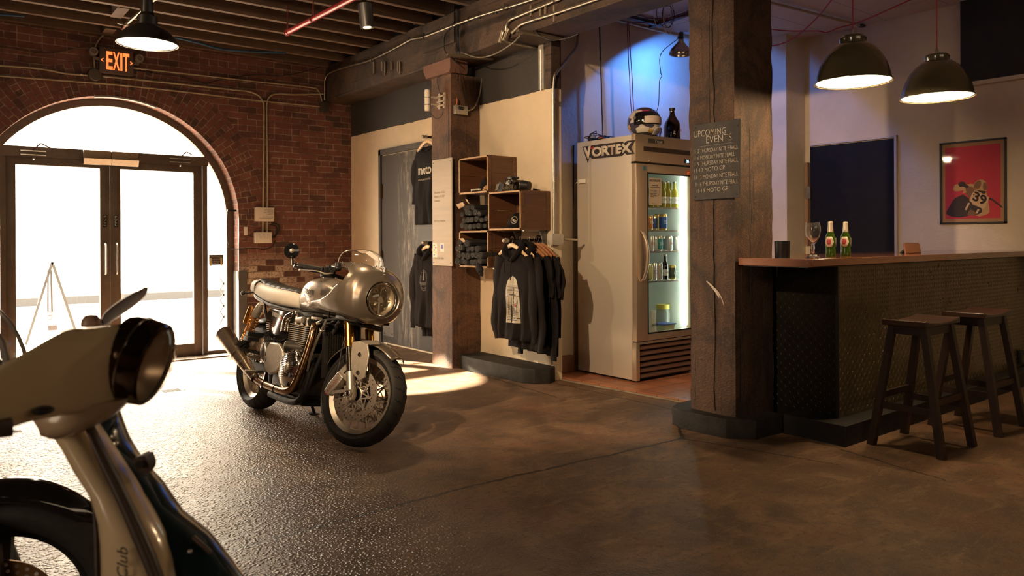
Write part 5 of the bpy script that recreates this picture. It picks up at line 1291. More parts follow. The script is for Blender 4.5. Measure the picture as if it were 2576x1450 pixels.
def garment(name, label, loc, rot, L_=.78, hw=.235, sl=.62, hood=True, m=M_HOOD, seed=0, th=.034, cords=True, sleeve_r=.06, print_=None, group=None):
    t = thing(name, label, 'hoodie' if hood else 'shirt', loc, (0,0,rot), group=group); rs = random.Random(seed)
    ph = [rs.random()*6 for _ in range(6)]
    Zs = [(-.000,.085),(-.012,.110),(-.035,.150),(-.065,.190),(-.10,.208),(-.16,.216)]+[(-.16-(L_-.16)*i/16, hw*(.93+.07*min(1,i/5))) for i in range(1,17)]
    if hood: Zs[-1] = (Zs[-1][0], hw*.93); Zs[-2] = (Zs[-2][0], hw*.95); Zs[-3] = (Zs[-3][0], hw*1.0)
    def fold(x, z):
        k_ = min(1, max(0, (-z-.12)/.45)); return .016*k_*(math.sin(x*34+ph[0]+z*3)+.7*math.sin(x*61+ph[1]-z*5)) + .006*math.sin(z*16+x*9+ph[2])
    def tk(z): return th*(.35+.65*min(1, -z/.14)) if z > -.14 else th*(1+.12*math.sin(z*7+ph[3]))
    def fy(x, z, w_): q = max(0, 1-(abs(x)/w_)**2.6); return -tk(z)*q**.5 + fold(x, z)*q
    R = []
    for z, w_ in Zs:
        r_ = []
        for k_ in range(30): x = -w_+2*w_*k_/29*1.0; x = w_*math.sin((k_/29-.5)*PI); r_.append((x, fy(x, z, w_), z))
        for k_ in range(1,29): x = w_*math.sin((.5-k_/29)*PI); r_.append((x, tk(z)*.8*max(0,1-(abs(x)/w_)**2.6)**.5+fold(x*1.1,z)*.5, z))
        R.append(r_)
    MB().rings(R, True, False, False).build('torso', m, t, ang=80, mods=[('solid',.003,0)])
    for s_ in (-1,1):
        wv = lambda i: .010*math.sin(i*1.1+ph[4]+s_)
        x_ = [.17,.205,.232,.243,.250,.254,.256,.252,.246]; pts = [(s_*(x_[i]+(.25-.235)*0+hw-.235+wv(i)*.6), .0+wv(i+2), -.05-(sl-.02)*(i/8)**.92) for i in range(9)]
        P = cr(pts,5); n_ = len(P); rr = [sleeve_r*(1.08-.34*(i/n_))*(1+.07*math.sin(i*.55+ph[5])) for i in range(n_)]
        if hood:
            for i in range(n_-4, n_): rr[i] = sleeve_r*.60
        MB().tube(P, rr, 16, flat=.46, up=(0,1,0)).build('sleeve', m, t, ang=70)
    if hood:
        P = cr([(.0,-.048,-.075),(-.065,-.045,-.045),(-.098,-.01,.012),(-.07,.03,.045),(0,.045,.055),(.07,.03,.045),(.098,-.01,.012),(.065,-.045,-.045),(.012,-.05,-.085)],5)
        MB().tube(P, [.022+.016*math.sin(PI*i/(len(P)-1)) for i in range(len(P))], 12, flat=.8).build('hood', m, t, ang=80)
        MB().sphere((0,.045,-.02),.09,20,12,sc=(1.05,.42,.75)).build('hood_back', m, t, ang=80)
        if cords:
            for s_ in (-1,1): MB().tube(cr([(s_*.05,-.065,-.03),(s_*.042,-.075,-.12),(s_*.036,-.078,-.22-.03*s_)],5), .0035, 6).build('drawcord', m, t)
    else:
        MB().tube([(.088*math.sin(a),-.035*math.cos(a)-.002,-.012-.035*max(0,math.cos(a))) for a in [2*PI*i/28 for i in range(28)]], .009, 8, loop=True).build('collar', m, t)
    t['_'] = 0; del t['_']
    def deco(g, nm, mm=M_PRINT, lift=.004):
        o = g.build(nm, mm, t, smooth=False)
        for v in o.data.vertices: v.co.y = fy(v.co.x, v.co.z, hw)-lift-(v.co.y)
        return o
    if print_: print_(t, deco, fy)
    return t
RH = -PI/2
M_PD = mat('print_dark', (.05,.045,.045), .8)
def oval_print(t, deco, fy):
    g = MB(); n_ = 24
    def edge(k_, i):  # oval with a cut foot
        z = -.215-.40*i/20; u = i/20; w_ = .088*(max(0,1-((u-.62)/.62)**2)**.5 if u < .62 else 1-.12*(u-.62)/.38); return (-w_+2*w_*k_/n_+.012, 0, z)
    g.grid(lambda u, v: edge(u*n_, v*20), n_, 20); deco(g, 'chest_print', M_PRINT, .003)
    g = MB(); rs = random.Random(2)
    def line(x0, z0, x1, z1, w_): 
        d = Vector((x1-x0,0,z1-z0)); p = Vector((-d.z,0,d.x)).normalized()*w_; a = Vector((x0+.012,0,z0)); b = Vector((x1+.012,0,z1)); N = 6
        for i in range(N): q = a.lerp(b,i/N); r = a.lerp(b,(i+1)/N); g.quad(q-p,r-p,r+p,q+p)
    for i in range(5): line(-.07,-.31-.012*i,.075,-.295-.012*i,.0012+.0006*(i % 2))
    line(-.07,-.365,.08,-.385,.003); line(-.075,-.40,.06,-.36,.002)
    for i in range(7): line(-.072+.012*i,-.44-.006*i,.02+.008*i,-.56+.004*i,.0012)
    for i in range(9): line(-.07,-.44-.015*i,.065,-.45-.015*i,.0011)
    for i in range(6): line(-.05+.022*i,-.40,-.06+.02*i,-.545,.0014)
    line(-.078,-.575,.075,-.575,.003); line(-.05,-.59,.05,-.59,.004)
    for a in range(16): q, r = a*PI/8+.1, (a+1)*PI/8+.1; line(.035+.03*math.cos(q),-.43+.045*math.sin(q),.035+.03*math.cos(r),-.43+.045*math.sin(r),.002)
    deco(g, 'print_drawing', M_PD, .0045)
    g = MB(); g.quad((.03,0,-.455),(.05,0,-.45),(.06,0,-.47),(.04,0,-.475)); deco(g, 'print_red', mat('print_red', (.3,.04,.02), .8), .0055)
def tee_print(t, deco, fy):
    for s, x0, z0, w_, h_ in (('moto',-.135,-.285,.27,.085),('BROOKLYN MOTO',-.12,-.345,.24,.017)):
        o = text('chest_lettering', s, (x0,0,z0), (1,0,0), (0,0,1), w_, h_, M_PRINT, t, 0, 0, 0, 1., .02 if s == 'moto' else 0)
        for v in o.data.vertices: v.co.y = fy(v.co.x, v.co.z, .235)-.004
def badge_print(t, deco, fy):
    g = MB(); N = 40
    for rx, rz, w_ in ((.062,.105,.0022),(.050,.088,.0018)):
        for i in range(N):
            if rx < .06 and i % 5 == 0: continue
            a, b = 2*PI*i/N, 2*PI*(i+1)/N
            g.quad(((rx-w_)*math.cos(a),0,-.30+(rz-w_)*math.sin(a)),((rx-w_)*math.cos(b),0,-.30+(rz-w_)*math.sin(b)),((rx+w_)*math.cos(b),0,-.30+(rz+w_)*math.sin(b)),((rx+w_)*math.cos(a),0,-.30+(rz+w_)*math.sin(a)))
    for i in range(4): g.quad((-.075+.01*i,0,-.325-.008*i),(.07,0,-.315-.008*i),(.07,0,-.318-.008*i),(-.075+.01*i,0,-.328-.008*i))
    g.quad((-.004,0,-.2),(.004,0,-.2),(.012,0,-.3),(-.012,0,-.3))
    deco(g, 'chest_badge', mat('badge_grey', (.14,.13,.12), .8))
HW = 'hooded sweatshirts and shirts on the rail under the right crate'
zr = 1.222+.013
hanger(3.995,5.10,zr,'pale wooden hanger, nearest on the rail below the right crate', RH)
garment('hooded_sweatshirt','black hoodie with a large pale oval print, nearest on the rail below the right crate',(3.998,5.075,1.135),RH+.05,.76,.225,.74,print_=oval_print,seed=1)
hanger(4.055,5.06,zr,'second pale wooden hanger behind the front hoodie on the lower right rail', RH-.10)
garment('hooded_sweatshirt','plain black hoodie directly behind the one with the oval print',(4.06,5.01,1.12),RH-.10,.82,.225,.80,cords=False,seed=2,th=.02)
for i, x in enumerate((4.12,4.162,4.204,4.246)):
    hanger(x,5.03-.012*i,zr,'reddish wooden hanger, %s from the wall on the rail below the right crate' % ('fourth','third','second','nearest')[i], RH-.05*i, M_HANGD)
    garment('black_shirt','plain black shirt hanging %s from the cream wall under the right crate' % ('fourth','third','second','nearest')[i],(x+.003,4.985-.012*i,1.115-.004*i),RH-.05*i,(.80,.84,.86,.70)[i],.225,(.34,.86,.34,.34)[i],hood=False,m=M_TEE,seed=5+i,th=.014,sleeve_r=.045)
zr2 = 2.285+.013
hanger(4.10,YR,zr2,'pale wooden hanger holding the long-sleeved shirt on the upper rail', RH); hanger(4.16,YR,zr2,'second pale wooden hanger on the upper rail behind the first', RH)
garment('long_sleeved_shirt','black shirt with pale blackletter print hanging from the upper rail beside the grey door',(4.10,YR-.005,2.185),RH,.80,.235,.55,hood=False,m=M_TEE,seed=9,print_=tee_print,th=.035)
zr3 = 1.20+.013
hanger(4.10,YR,zr3,'pale wooden hanger on the lower rail beside the grey door', RH); hanger(4.17,YR,zr3,'reddish wooden hanger behind it on the lower rail beside the grey door', RH, M_HANGD)
garment('hooded_sweatshirt','black hoodie with a faint round badge hanging low in front of the grey door',(4.10,YR+.03,1.112),RH+.05,.78,.225,.78,seed=12,print_=badge_print)
garment('hooded_sweatshirt','black hoodie behind the badge hoodie, its hem hanging lower beside the post',(4.20,YR-.02,1.10),RH,.88,.225,.86,cords=False,seed=13,th=.024)
# ---- notice board on the first post
a, b = onX(1088,404,3.975), onX(1138,670,3.975)
nb_ = thing('notice_board', 'tall pale plywood board with faint pencil notes screwed to the post near the brick wall', 'board', (3.985, b.y, b.z)); W_, H_ = a.y-b.y, a.z-b.z
mw = wood('pale_board', (.42,.37,.31), (.52,.46,.385), 1, .6, .7, .1, cracks=False)
MB().box((-.014,0,0),(0,W_,H_),.002).build('panel', mw, nb_)
for y, z in ((.02,.03),(W_-.02,.03),(.02,H_-.03),(W_-.02,H_-.03)): MB().cyl((-.014,y,z),(-.017,y,z),.005,n=10).build('screw', M_SBLACK, nb_)
M_PENC = mat('pencil', (.30,.25,.20), .8)
for s, z, w_ in (('Suite 151',.70,.6),('Mats 11:30',.66,.55),('Demo',.62,.3),('Bring back',.42,.6),('WALK-IN',.06,.5)):
    text('pencil_note', s, (-.0145, W_-.03, z*H_/1.03), (0,-1,0), (0,0,1), W_*w_, .022, M_PENC, nb_, .0003, .2)
for (x0,y0,x1,y1), ml, lab in (((1088,612,1100,648),'white sticker with coloured marks low on the notice board','a'),((1107,612,1117,634),'small white sticker with a blue square on the notice board','b')):
    p, q = onX(x0,y0,3.968), onX(x1,y1,3.968); t = thing('sticker', ml, 'sticker', (3.970,q.y,q.z)); w_, h_ = p.y-q.y, p.z-q.z
    MB().box((-.001,0,0),(.0005,w_,h_)).build('paper', mat('sticker_white', (.75,.70,.62), .5), t)
    rs = random.Random(4)
    if lab == 'a':
        for i, c in enumerate(((.1,.2,.3),(.6,.55,.1),(.1,.3,.35),(.5,.1,.1),(.2,.2,.2))): MB().box((-.002,w_*(.55-.35*(i % 2)),h_*(.12+.17*i)),(-.001,w_*(.8-.35*(i % 2)),h_*(.22+.17*i))).build('mark', mat('mark%d' % i, c, .6), t)
    else: MB().box((-.002,w_*.2,h_*.35),(-.001,w_*.8,h_*.8)).build('mark', mat('mark_blue', (.12,.14,.4), .6), t)
# ---- radio antenna and open junction box on that post
a0 = onX(1075,225,3.86); t = thing('wifi_antenna', 'white cylindrical antenna on a bracket high on the notice board post', 'antenna', (3.99, 6.2, 2.5))
ya = onX(1075,250,3.86).y-6.2
MB().lathe([(0,-.005),(.024,-.005),(.026,.01),(.026,.185),(.022,.20),(0,.203)], (-.13,ya,-.02), (0,0,1), 24).build('cylinder', mat('antenna_white', (.72,.62,.50), .45), t)
g = MB(); yb = -.02; g.box((-.02,yb-.065,.00),(0,yb-.04,.15),.003).box((-.02,yb+.02,.0),(0,yb+.045,.15),.003)
for z in (.02,.06,.11): g.box((-.03,yb-.07,z),(-.015,yb+.06,z+.015))
g.box((-.10,ya-.02,.03),(-.02,yb+.03,.045)).box((-.10,ya-.02,.10),(-.02,yb+.03,.115)).build('mount', mat('mount_grey', (.42,.36,.28), .5), t)
for z in (.035,.105): MB().torus((-.13,ya,z),(0,0,1),.028,.003,20,6).build('clamp', M_SBLACK, t)
MB().tube(cr([(-.01,yb-.02,.33),(-.03,yb+.04,.30),(-.03,yb+.02,.20),(-.02,yb-.02,.10),(-.02,yb-.04,-.04),(-.05,yb+.02,-.10),(-.10,ya,-.04)],8), .0035, 6).build('aerial_cable', M_RUB, t)
p, q = onY(1141,265,6.02), onY(1172,291,6.02)
t = thing('junction_box', 'open steel junction box with wire ends on the dark side of the first post', 'junction box', (p.x, 6.03, q.z)); w_, h_ = q.x-p.x, p.z-q.z
MB().box((0,-.045,0),(w_,0,h_),.003).build('box', mat('box_grey', (.40,.36,.30), .4, .6), t)
for i in range(3): MB().torus((w_*.3+.02*i,-.05,h_*.7),(0,1,0),.012,.004,16,6).build('terminal', M_SBLACK, t)
MB().tube([(.02,-.03,h_),(.025,-.035,h_+.04),(.022,-.03,h_+.07)], [.007,.006,.003], 8).build('wire_nut', mat('orange_nut', (.5,.13,.04), .5), t)
c = cr([onY(1170,280,6.01),onY(1190,272,6.0),onY(1205,245,6.0),onY(1212,205,6.0),onY(1217,180,6.0)],6); tag(MB().tube(c, .009, 10).build('bent_conduit', M_STEEL), 'bent brass-coloured conduit rising from the open junction box', 'conduit')
tag(MB().tube(cr([onY(1145,200,5.99),onY(1150,150,5.99),onY(1163,215,5.985),onY(1172,262,5.985),onY(1168,278,6.0)],8), .003, 6).build('loose_wire', M_RUB), 'thin black wire dangling into the open junction box', 'wire')
# ================================================================= GLASS-DOOR FRIDGE AND ITS CONTENTS
FX, FY, FXR, FYB = 4.737, 4.36, 5.53, 5.075
def steel_mat(name, col, rough, ax, met=1):
    m, nt, b = newmat(name); k = NT(nt); pos = k.n('TexCoord').outputs['Object']
    st = [60.,60.,60.]; st[ax] = .6
    n_ = k.noise(k.n('Mapping', ins={0: pos, 3: tuple(st)}).outputs[0], 4., 4, .6)
    b.inputs['Base Color'].default_value = (*col,1); b.inputs['Metallic'].default_value = met
    k.link(k.n('MapRange', ins={0: n_, 1: .2, 2: .8, 3: rough-.07, 4: rough+.09}).outputs[0], b.inputs['Roughness'])
    k.link(k.bump(k.noise(pos, 3., 2), .12, .01), b.inputs['Normal']); return m
M_SS = steel_mat('fridge_steel', (.66,.59,.50), .42, 2, .45); M_SSH = steel_mat('fridge_steel_front', (.60,.47,.34), .36, 0, .75)
fr_ = thing('display_fridge', 'tall stainless steel fridge with a lit glass door beside the chalkboard post', 'fridge', (FX,FY,.016))
def FP(o): return W(o, fr_)
FP(MB().box((FX,FY+.045,.035),(FX+.035,FYB,2.112),.003).box((FXR-.035,FY+.045,.035),(FXR,FYB,2.112),.003).box((FX+.035,FYB-.03,.035),(FXR-.035,FYB,2.112)).box((FX+.035,FY+.05,2.085),(FXR-.035,FYB-.03,2.112)).box((FX+.035,FY+.05,.035),(FXR-.035,FYB-.03,.36)).build('cabinet', M_SS))
FP(MB().box((FX+.03,FY+.06,.016),(FXR-.03,FYB-.03,.036)).build('plinth', M_SBLACK))
FP(MB().box((FX+.012,FY+.042,.036),(FX+.016,FY+.047,2.10)).build('panel_gap', M_SBLACK))
# head
FP(MB().box((FX,FY,1.885),(FXR,FY+.05,2.118),.004).build('header', M_SSH))
FP(MB().box((FX+.10,FY-.004,1.978),(FXR,FY+.001,2.018)).build('header_groove', mat('groove_brown', (.045,.03,.022), .35)))
p, q = onY(1629,348,FY-.003), onY(1669,363,FY-.003); bd = MB().box((p.x,FY-.005,q.z),(q.x,FY,p.z),.001).build('badge', mat('badge_dark', (.10,.09,.075), .4, .5)); FP(bd)
textpx('maker_lettering','True',(1647,360),(1666,361),8,'Y',FY-.006,M_LABEL,fr_,shear=.3)
p, q = onY(1722,401,FY-.003), onY(1740,412,FY-.003); FP(MB().box((p.x,FY-.005,q.z),(q.x,FY,p.z)).build('display_window', M_BLK))
textpx('display_digits','36',(1727,410),(1733,410),7,'Y',FY-.006,emis('display_blue', (.3,.75,1.), 6.),fr_)
FP(MB().lathe([(0,.004),(.008,.004),(.010,0)], onY(1634,405,FY), (0,-1,0), 16).build('lock', M_SAT))
# door
D0, D1 = .362, 1.868; G0, G1 = .425, 1.79; GX0, GX1 = 4.885, 5.455
d = MB()
for lo, hi in (((FX+.004,FY-.004,D0),(GX0,FY+.05,D1)),((GX1,FY-.004,D0),(FXR,FY+.05,D1)),((GX0,FY-.004,G1),(GX1,FY+.05,D1)),((GX0,FY-.004,D0),(GX1,FY+.05,G0))): d.box(lo, hi, .002)
door_ = d.build('door', M_SSH); FP(door_)
d = MB()
for lo, hi in (((GX0-.008,FY-.006,G0-.008),(GX0+.004,FY+.0,G1+.008)),((GX1-.004,FY-.006,G0-.008),(GX1+.008,FY,G1+.008)),((GX0,FY-.006,G1-.004),(GX1,FY,G1+.008)),((GX0,FY-.006,G0-.008),(GX1,FY,G0+.004))): d.box(lo, hi)
g_ = d.build('door_gasket', M_BLK); g_.parent = door_
g_ = MB().quad((GX0,FY+.002,G0),(GX1,FY+.002,G0),(GX1,FY+.002,G1),(GX0,FY+.002,G1)).build('door_glass', glassy('fridge_glass', (.93,.97,.93), .0, .01), smooth=False); g_.parent = door_
z0, z1 = onY(1617,706,FY-.02).z, onY(1617,584,FY-.02).z; hx = onY(1622,640,FY-.03).x
g_ = MB().tube(cr([(hx-.02,FY-.004,z0-.01),(hx-.012,FY-.03,z0+.02),(hx,FY-.052,z0+.10),(hx+.006,FY-.06,(z0+z1)/2),(hx,FY-.052,z1-.10),(hx-.012,FY-.03,z1-.02),(hx-.02,FY-.004,z1+.01)],6), [.010+.012*math.sin(PI*i/36) for i in range(37)], 14, flat=.6).build('door_handle', M_SSH); g_.parent = door_
FP(MB().box((FX,FY+.012,1.868),(FXR,FY+.05,1.886)).build('door_gap', M_SBLACK))
# stickers on it
p, q = onY(1618,417,FY-.005), onY(1625,429,FY-.005); FP(MB().box((p.x,FY-.0055,q.z),(q.x,FY-.004,p.z)).build('energy_sticker', mat('sticker_blue', (.05,.15,.2), .5)))
p, q = onY(1726,430,FY-.005), onY(1742,441,FY-.005); FP(MB().box((p.x,FY-.0055,q.z),(q.x,FY-.004,p.z)).build('red_sticker', mat('sticker_red', (.6,.08,.03), .5)))
textpx('sticker_lettering','m',(1729,440),(1736,440),7,'Y',FY-.006,mat('sticker_yellow',(.8,.45,.2),.5),fr_)
p, q = onY(1632,447,FY-.0), onY(1664,517,FY-.0)
pm = MB().box((p.x,FY-.003,q.z),(q.x,FY-.001,p.z)).build('menu_sheet', mat('menu_paper', (.42,.34,.26), .7)); FP(pm)
for i, (s, y, w_, x0) in enumerate((('MOTORGRRL',457,28,1634),('Member Drinks',468,16,1640),('Honor System Purchase',473,24,1636),('Bottle Beer ... 5',480,24,1635),('Canned Beer ... 4',484,24,1635),('Hard Seltzer ... 5',488,24,1635),('Cold Coffee ... 4',492,22,1635),('Water ... 2',496,16,1635),('Thank you',514,12,1640))):
    textpx('menu_lettering', s, (x0,y), (x0+w_,y+1), 6 if i == 0 else 3, 'Y', FY-.0035, M_INK, fr_)
# lower grille
FP(MB().box((FX,FY,.030),(FX+.045,FY+.05,.355),.003).box((FXR-.03,FY,.03),(FXR,FY+.05,.355),.003).box((FX+.045,FY,.335),(FXR-.03,FY+.05,.355)).build('grille_frame', M_SSH))
FP(MB().box((FX+.045,FY+.045,.03),(FXR-.03,FY+.05,.335)).build('grille_back', M_SBLACK))
mslat = mat('grille_slat_brown', (.20,.105,.075), .4, .5)
for i in range(6):
    z = .062+.048*i; g_ = MB(); g_.hexa([(FX+.05,FY+.002,z-.012),(FXR-.03,FY+.002,z-.012),(FXR-.03,FY+.035,z+.012),(FX+.05,FY+.035,z+.012),(FX+.05,FY+.002,z-.004),(FXR-.03,FY+.002,z-.004),(FXR-.03,FY+.03,z+.022),(FX+.05,FY+.03,z+.022)]); FP(g_.build('grille_slat', mslat))
# inside
inn = mat('fridge_liner', (.72,.76,.70), .45)
FP(MB().box((FX+.036,FYB-.045,.38),(FXR-.036,FYB-.03,2.0)).box((FX+.036,FY+.052,.38),(FX+.045,FYB-.045,2.0)).box((FXR-.045,FY+.052,.38),(FXR-.036,FYB-.045,2.0)).box((FX+.04,FY+.052,.372),(FXR-.04,FYB-.04,.385)).box((FX+.04,FY+.052,1.87),(FXR-.04,FYB-.04,1.88)).build('liner', inn))
SH = [1.512,1.308,1.122,.861]
for i, z in enumerate(SH):
    g_ = MB()
    for k_ in range(13): y = FY+.10+.44*k_/12; g_.cyl((FX+.05,y,z-.005),(FXR-.10,y,z-.005),.0028,n=6)
    g_.box((FX+.05,FY+.095,z-.016),(FXR-.10,FY+.10,z-.002)).box((FX+.05,FY+.54,z-.010),(FXR-.10,FY+.545,z-.002))
    for k_ in range(24): x = FX+.06+.022*k_; g_.cyl((x,FY+.094,z-.009),(x,FY+.0945,z-.009),.0035,n=6)
    FP(g_.build('wire_shelf', M_STEEL))
g_ = MB().box((FXR-.115,FYB-.05,.42),(FXR-.10,FYB-.045,1.84)); FP(g_.build('shelf_standard', M_STEEL))
FP(MB().box((FXR-.095,FY+.075,.44),(FXR-.07,FY+.09,1.83)).build('light_tube', emis('fridge_tube', (.86,1.,.90), 14.)))
# contents
def bottle_prof(h, r, nr=.0125): return [(0,0),(r,0),(r,h*.52),(r*.93,h*.60),(nr*1.15,h*.76),(nr,h*.95),(nr*1.15,h*.96),(nr*1.15,h),(0,h)]
M_BEER = mat('pale_beer_glass', (.60,.48,.07), .08, trans=.55, ior=1.3); M_BROWNG = mat('brown_glass', (.016,.006,.004), .07, coat=1.)
M_LBLW = mat('label_white', (.72,.70,.64), .55)
def bottle(px, z, label, m, y=FY+.15, h=.235, r=.030, lab=M_LBLW, s='EXTRA', cap_=None, group=None, f=1):
    x = onY(px, 500, y).x; t = thing('beer_bottle', label, 'bottle', (x,y,z), group=group)
    MB().lathe(bottle_prof(h, r), n=24).build('glass_body', m, t, ang=50)
    MB().lathe([(r*1.01,h*.16),(r*1.015,h*.17),(r*1.015,h*.40),(r*1.01,h*.41)], n=24, a0=0, a1=2*PI*.999).build('paper_label', lab, t)
    MB().lathe([(.0135,h*.955),(.0155,h*.96),(.0145,h*1.01),(0,h*1.012)], n=16).build('cap', cap_ or M_STEEL, t)
    if f: text('label_lettering', s, (-r*.7,-r-.001,h*.26), (1,0,0), (0,0,1), r*1.4, h*.07, M_INK, t, .0004)
    return t
GB = 'clear-glass beers on the top fridge shelf'
for i, px in enumerate((1667,1680,1697)): bottle(px, SH[0], 'clear white-labelled beer bottle on the top fridge shelf, %s in the front row' % ('left','middle','right')[i], M_BEER, group=GB)
for i, px in enumerate((1673,1689,1701)): bottle(px, SH[0], 'clear beer bottle in the back row of the top fridge shelf', M_BEER, FY+.25, group=GB, f=0)
for i, px in enumerate((1636,1648)): bottle(px, SH[0], 'clear beer bottle behind the paper menu on the fridge door', M_BEER, FY+.16, group=GB, f=0)
def can(px, z, label, base, band, y=FY+.15, h=.132, r=.0325, s='', sc=(.9,.9,.9), grp=None):
    x = onY(px, 600, y).x; t = thing('drink_can', label, 'can', (x,y,z), group=grp)
    mb_ = mat('can_'+label[:14], base, .28, .7); MB().lathe([(0,0),(r*.82,0),(r,.010),(r,h-.014),(r*.82,h),(r*.78,h-.004),(0,h-.004)], n=26).build('can_body', mb_, t, ang=50)
    MB().lathe([(r*1.005,h*.12),(r*1.012,h*.13),(r*1.012,h*.80),(r*1.005,h*.81)], n=26).build('printed_band', mat('band_'+label[:14], band, .35, .2), t)
    if s: text('can_lettering', s, (-r*.7,-r*1.03,h*.38), (1,0,0), (0,0,1), r*1.4, h*.22, mat('canl', sc, .5), t, .0004)
    return t
G2, G3, G4 = 'cans on the second fridge shelf', 'cans on the third fridge shelf', 'cans on the fourth fridge shelf'
can(1633,SH[1],'orange can at the left of the second fridge shelf',(.8,.5,.3),(.65,.22,.06),grp=G2,s='IPA')
can(1645,SH[1],'dark blue can, second from the left on the second fridge shelf',(.6,.5,.3),(.03,.09,.35),FY+.20,grp=G2)
can(1654,SH[1],'gold can behind the blue ones on the second fridge shelf',(.65,.45,.15),(.55,.36,.10),FY+.28,h=.150,grp=G2)
can(1668,SH[1],'bright blue beer can at the front of the second fridge shelf',(.7,.5,.22),(.02,.12,.50),h=.145,r=.036,grp=G2,s='BUD\nLIGHT')
can(1636,SH[2],'white and red can at the left of the third fridge shelf',(.8,.8,.78),(.75,.72,.70),grp=G3,s='RED',sc=(.5,.1,.08))
can(1647,SH[2],'white can with grey print on the third fridge shelf',(.8,.8,.8),(.70,.72,.72),FY+.17,grp=G3)
can(1657,SH[2],'teal can on the third fridge shelf',(.7,.7,.6),(.05,.33,.38),grp=G3,s='SEA')
can(1668,SH[2],'pale blue can behind the others on the third fridge shelf',(.7,.75,.8),(.25,.42,.55),FY+.2,grp=G3)
can(1682,SH[2],'silver can with red script on the third fridge shelf',(.75,.78,.8),(.55,.62,.68),r=.036,grp=G3,s='Rocky',sc=(.45,.05,.05))
can(1703,SH[2],'plain pale can at the right of the third fridge shelf',(.75,.78,.76),(.66,.70,.66),grp=G3,s='air',sc=(.5,.55,.5))
can(1632,SH[3],'yellow and white can at the left of the fourth fridge shelf',(.7,.7,.5),(.7,.68,.3),grp=G4,h=.15)
can(1643,SH[3],'white can with a violet ring on the fourth fridge shelf',(.75,.75,.72),(.62,.60,.62),grp=G4,h=.155,s='O',sc=(.25,.2,.45))
can(1657,SH[3],'white can with pink and green print on the fourth fridge shelf',(.75,.75,.72),(.68,.62,.60),grp=G4,h=.155,s='MIX',sc=(.15,.35,.15))
bottle(1672,SH[3],'brown beer bottle with a white and blue label on the fourth fridge shelf',M_BROWNG,FY+.16,.225,.029,s='ALE')
can(1691,SH[3],'dark green can with a gold top on the fourth fridge shelf',(.5,.42,.15),(.05,.06,.04),grp=G4,h=.13,s='77',sc=(.5,.5,.4))
zf = .386
x = onY(1667,800,FY+.26).x; t = thing('plastic_jar', 'clear plastic jar with a yellow lid at the bottom of the fridge', 'jar', (x,FY+.26,zf)); MB().lathe([(0,0),(.062,0),(.066,.02),(.066,.17),(.055,.20),(.055,.21)], n=30).build('jar_body', mat('clear_plastic', (.62,.66,.58), .15, trans=.6), t); MB().lathe([(.058,.20),(.062,.20),(.062,.24),(0,.243)], n=30).build('lid', mat('lid_yellow', (.62,.52,.10), .4), t)
x = onY(1672,830,FY+.14).x; t = thing('food_tub', 'low clear tub with a blue lid at the bottom of the fridge', 'tub', (x,FY+.15,zf)); g_ = MB(); g_.hexa([(-.07,-.05,0),(.07,-.05,0),(.07,.05,0),(-.07,.05,0),(-.082,-.062,.075),(.082,-.062,.075),(.082,.062,.075),(-.082,.062,.075)]); g_.build('tub_body', mat('tub_plastic', (.55,.55,.32), .3, trans=.3), t); MB().box((-.09,-.07,.075),(.09,.07,.086),.004).build('lid', mat('lid_blue', (.06,.12,.40), .4), t)
x = onY(1641,820,FY+.12).x; t = thing('paper_bag', 'crumpled white printed bag at the bottom left of the fridge', 'bag', (x,FY+.14,zf))
g_ = MB(); R = []
for i in range(9):
    s = i/8; a_ = .045*(1-.25*s); R.append([(a_*1.0*(math.copysign(abs(math.cos(q))**.5, math.cos(q)))+.03*s*s, .05*(1-.6*s)*math.copysign(abs(math.sin(q))**.6, math.sin(q))+.006*noise.noise((q*3,s*4,1)), .21*s-.04*s*s*0) for q in [2*PI*k_/20 for k_ in range(20)]])
g_.rings(R).build('bag_body', mat('bag_white', (.68,.68,.62), .6, bump=.6, bs=25), t); text('bag_lettering', 'BAGELS', (-.035,-.052,.08), (1,0,0), (0,0,1), .075, .022, M_INK, t)
# sticker on the side
M_STK = mat('sticker_outline', (.03,.022,.02), .5)
z6 = lambda x, y: onX(1440+x*.1656, 240+y*.1656, FX-.0015)
st_ = thing('brand_sticker', 'big black and white VORTEX sticker on the side of the fridge', 'sticker', (FX-.002, z6(500,850).y, z6(500,850).z))
W(MB().prism([z6(*p) for p in ((150,782),(430,742),(770,703),(782,728),(832,690),(960,678),(896,800),(946,890),(828,905),(795,880),(757,920),(430,955),(300,965),(262,935),(235,1030),(190,900))], (-.0006,0,0)).build('backing', M_STK), st_)
def tz(s, pl, pr, h_, m, lift, bold=.045):
    a, b = z6(*pl), z6(*pr); r = b-a; hh = (z6(pl[0],pl[1]-h_)-a).length; u = Vector((0,0,1)); u = (u-r.normalized()*u.dot(r.normalized())).normalized()
    n_ = Vector((-1,0,0)); o = text('sticker_lettering', s, a+n_*.0012, r, u, r.length, hh, m, None, .0003, .0, lift, .86, bold); W(o, st_)
M_STW = mat('sticker_white2', (.60,.52,.43), .55)
tz('V', (182,985), (300,950), 190, M_STW, .0, .07); tz('ORTEX', (292,942), (905,868), 150, M_STW, .0)
tz('up', (284,833), (330,822), 45, mat('red_small', (.45,.03,.03), .5), .001, .06)
# small plug-in box on the side
a, b = onX(1456,452,FX-.01), onX(1474,461,FX-.01); t = thing('door_sensor', 'little white box with a short lead on the back edge of the fridge side', 'sensor', (FX-.001, b.y, b.z))
MB().box((-.018,0,0),(0,a.y-b.y,a.z-b.z),.004).build('case', M_WHITEP, t); MB().tube(cr([(-.008,a.y-b.y,.02),(-.008,a.y-b.y+.03,.012),(-.004,a.y-b.y+.06,-.005)],5), .003, 6).build('lead', M_WHITEP, t)
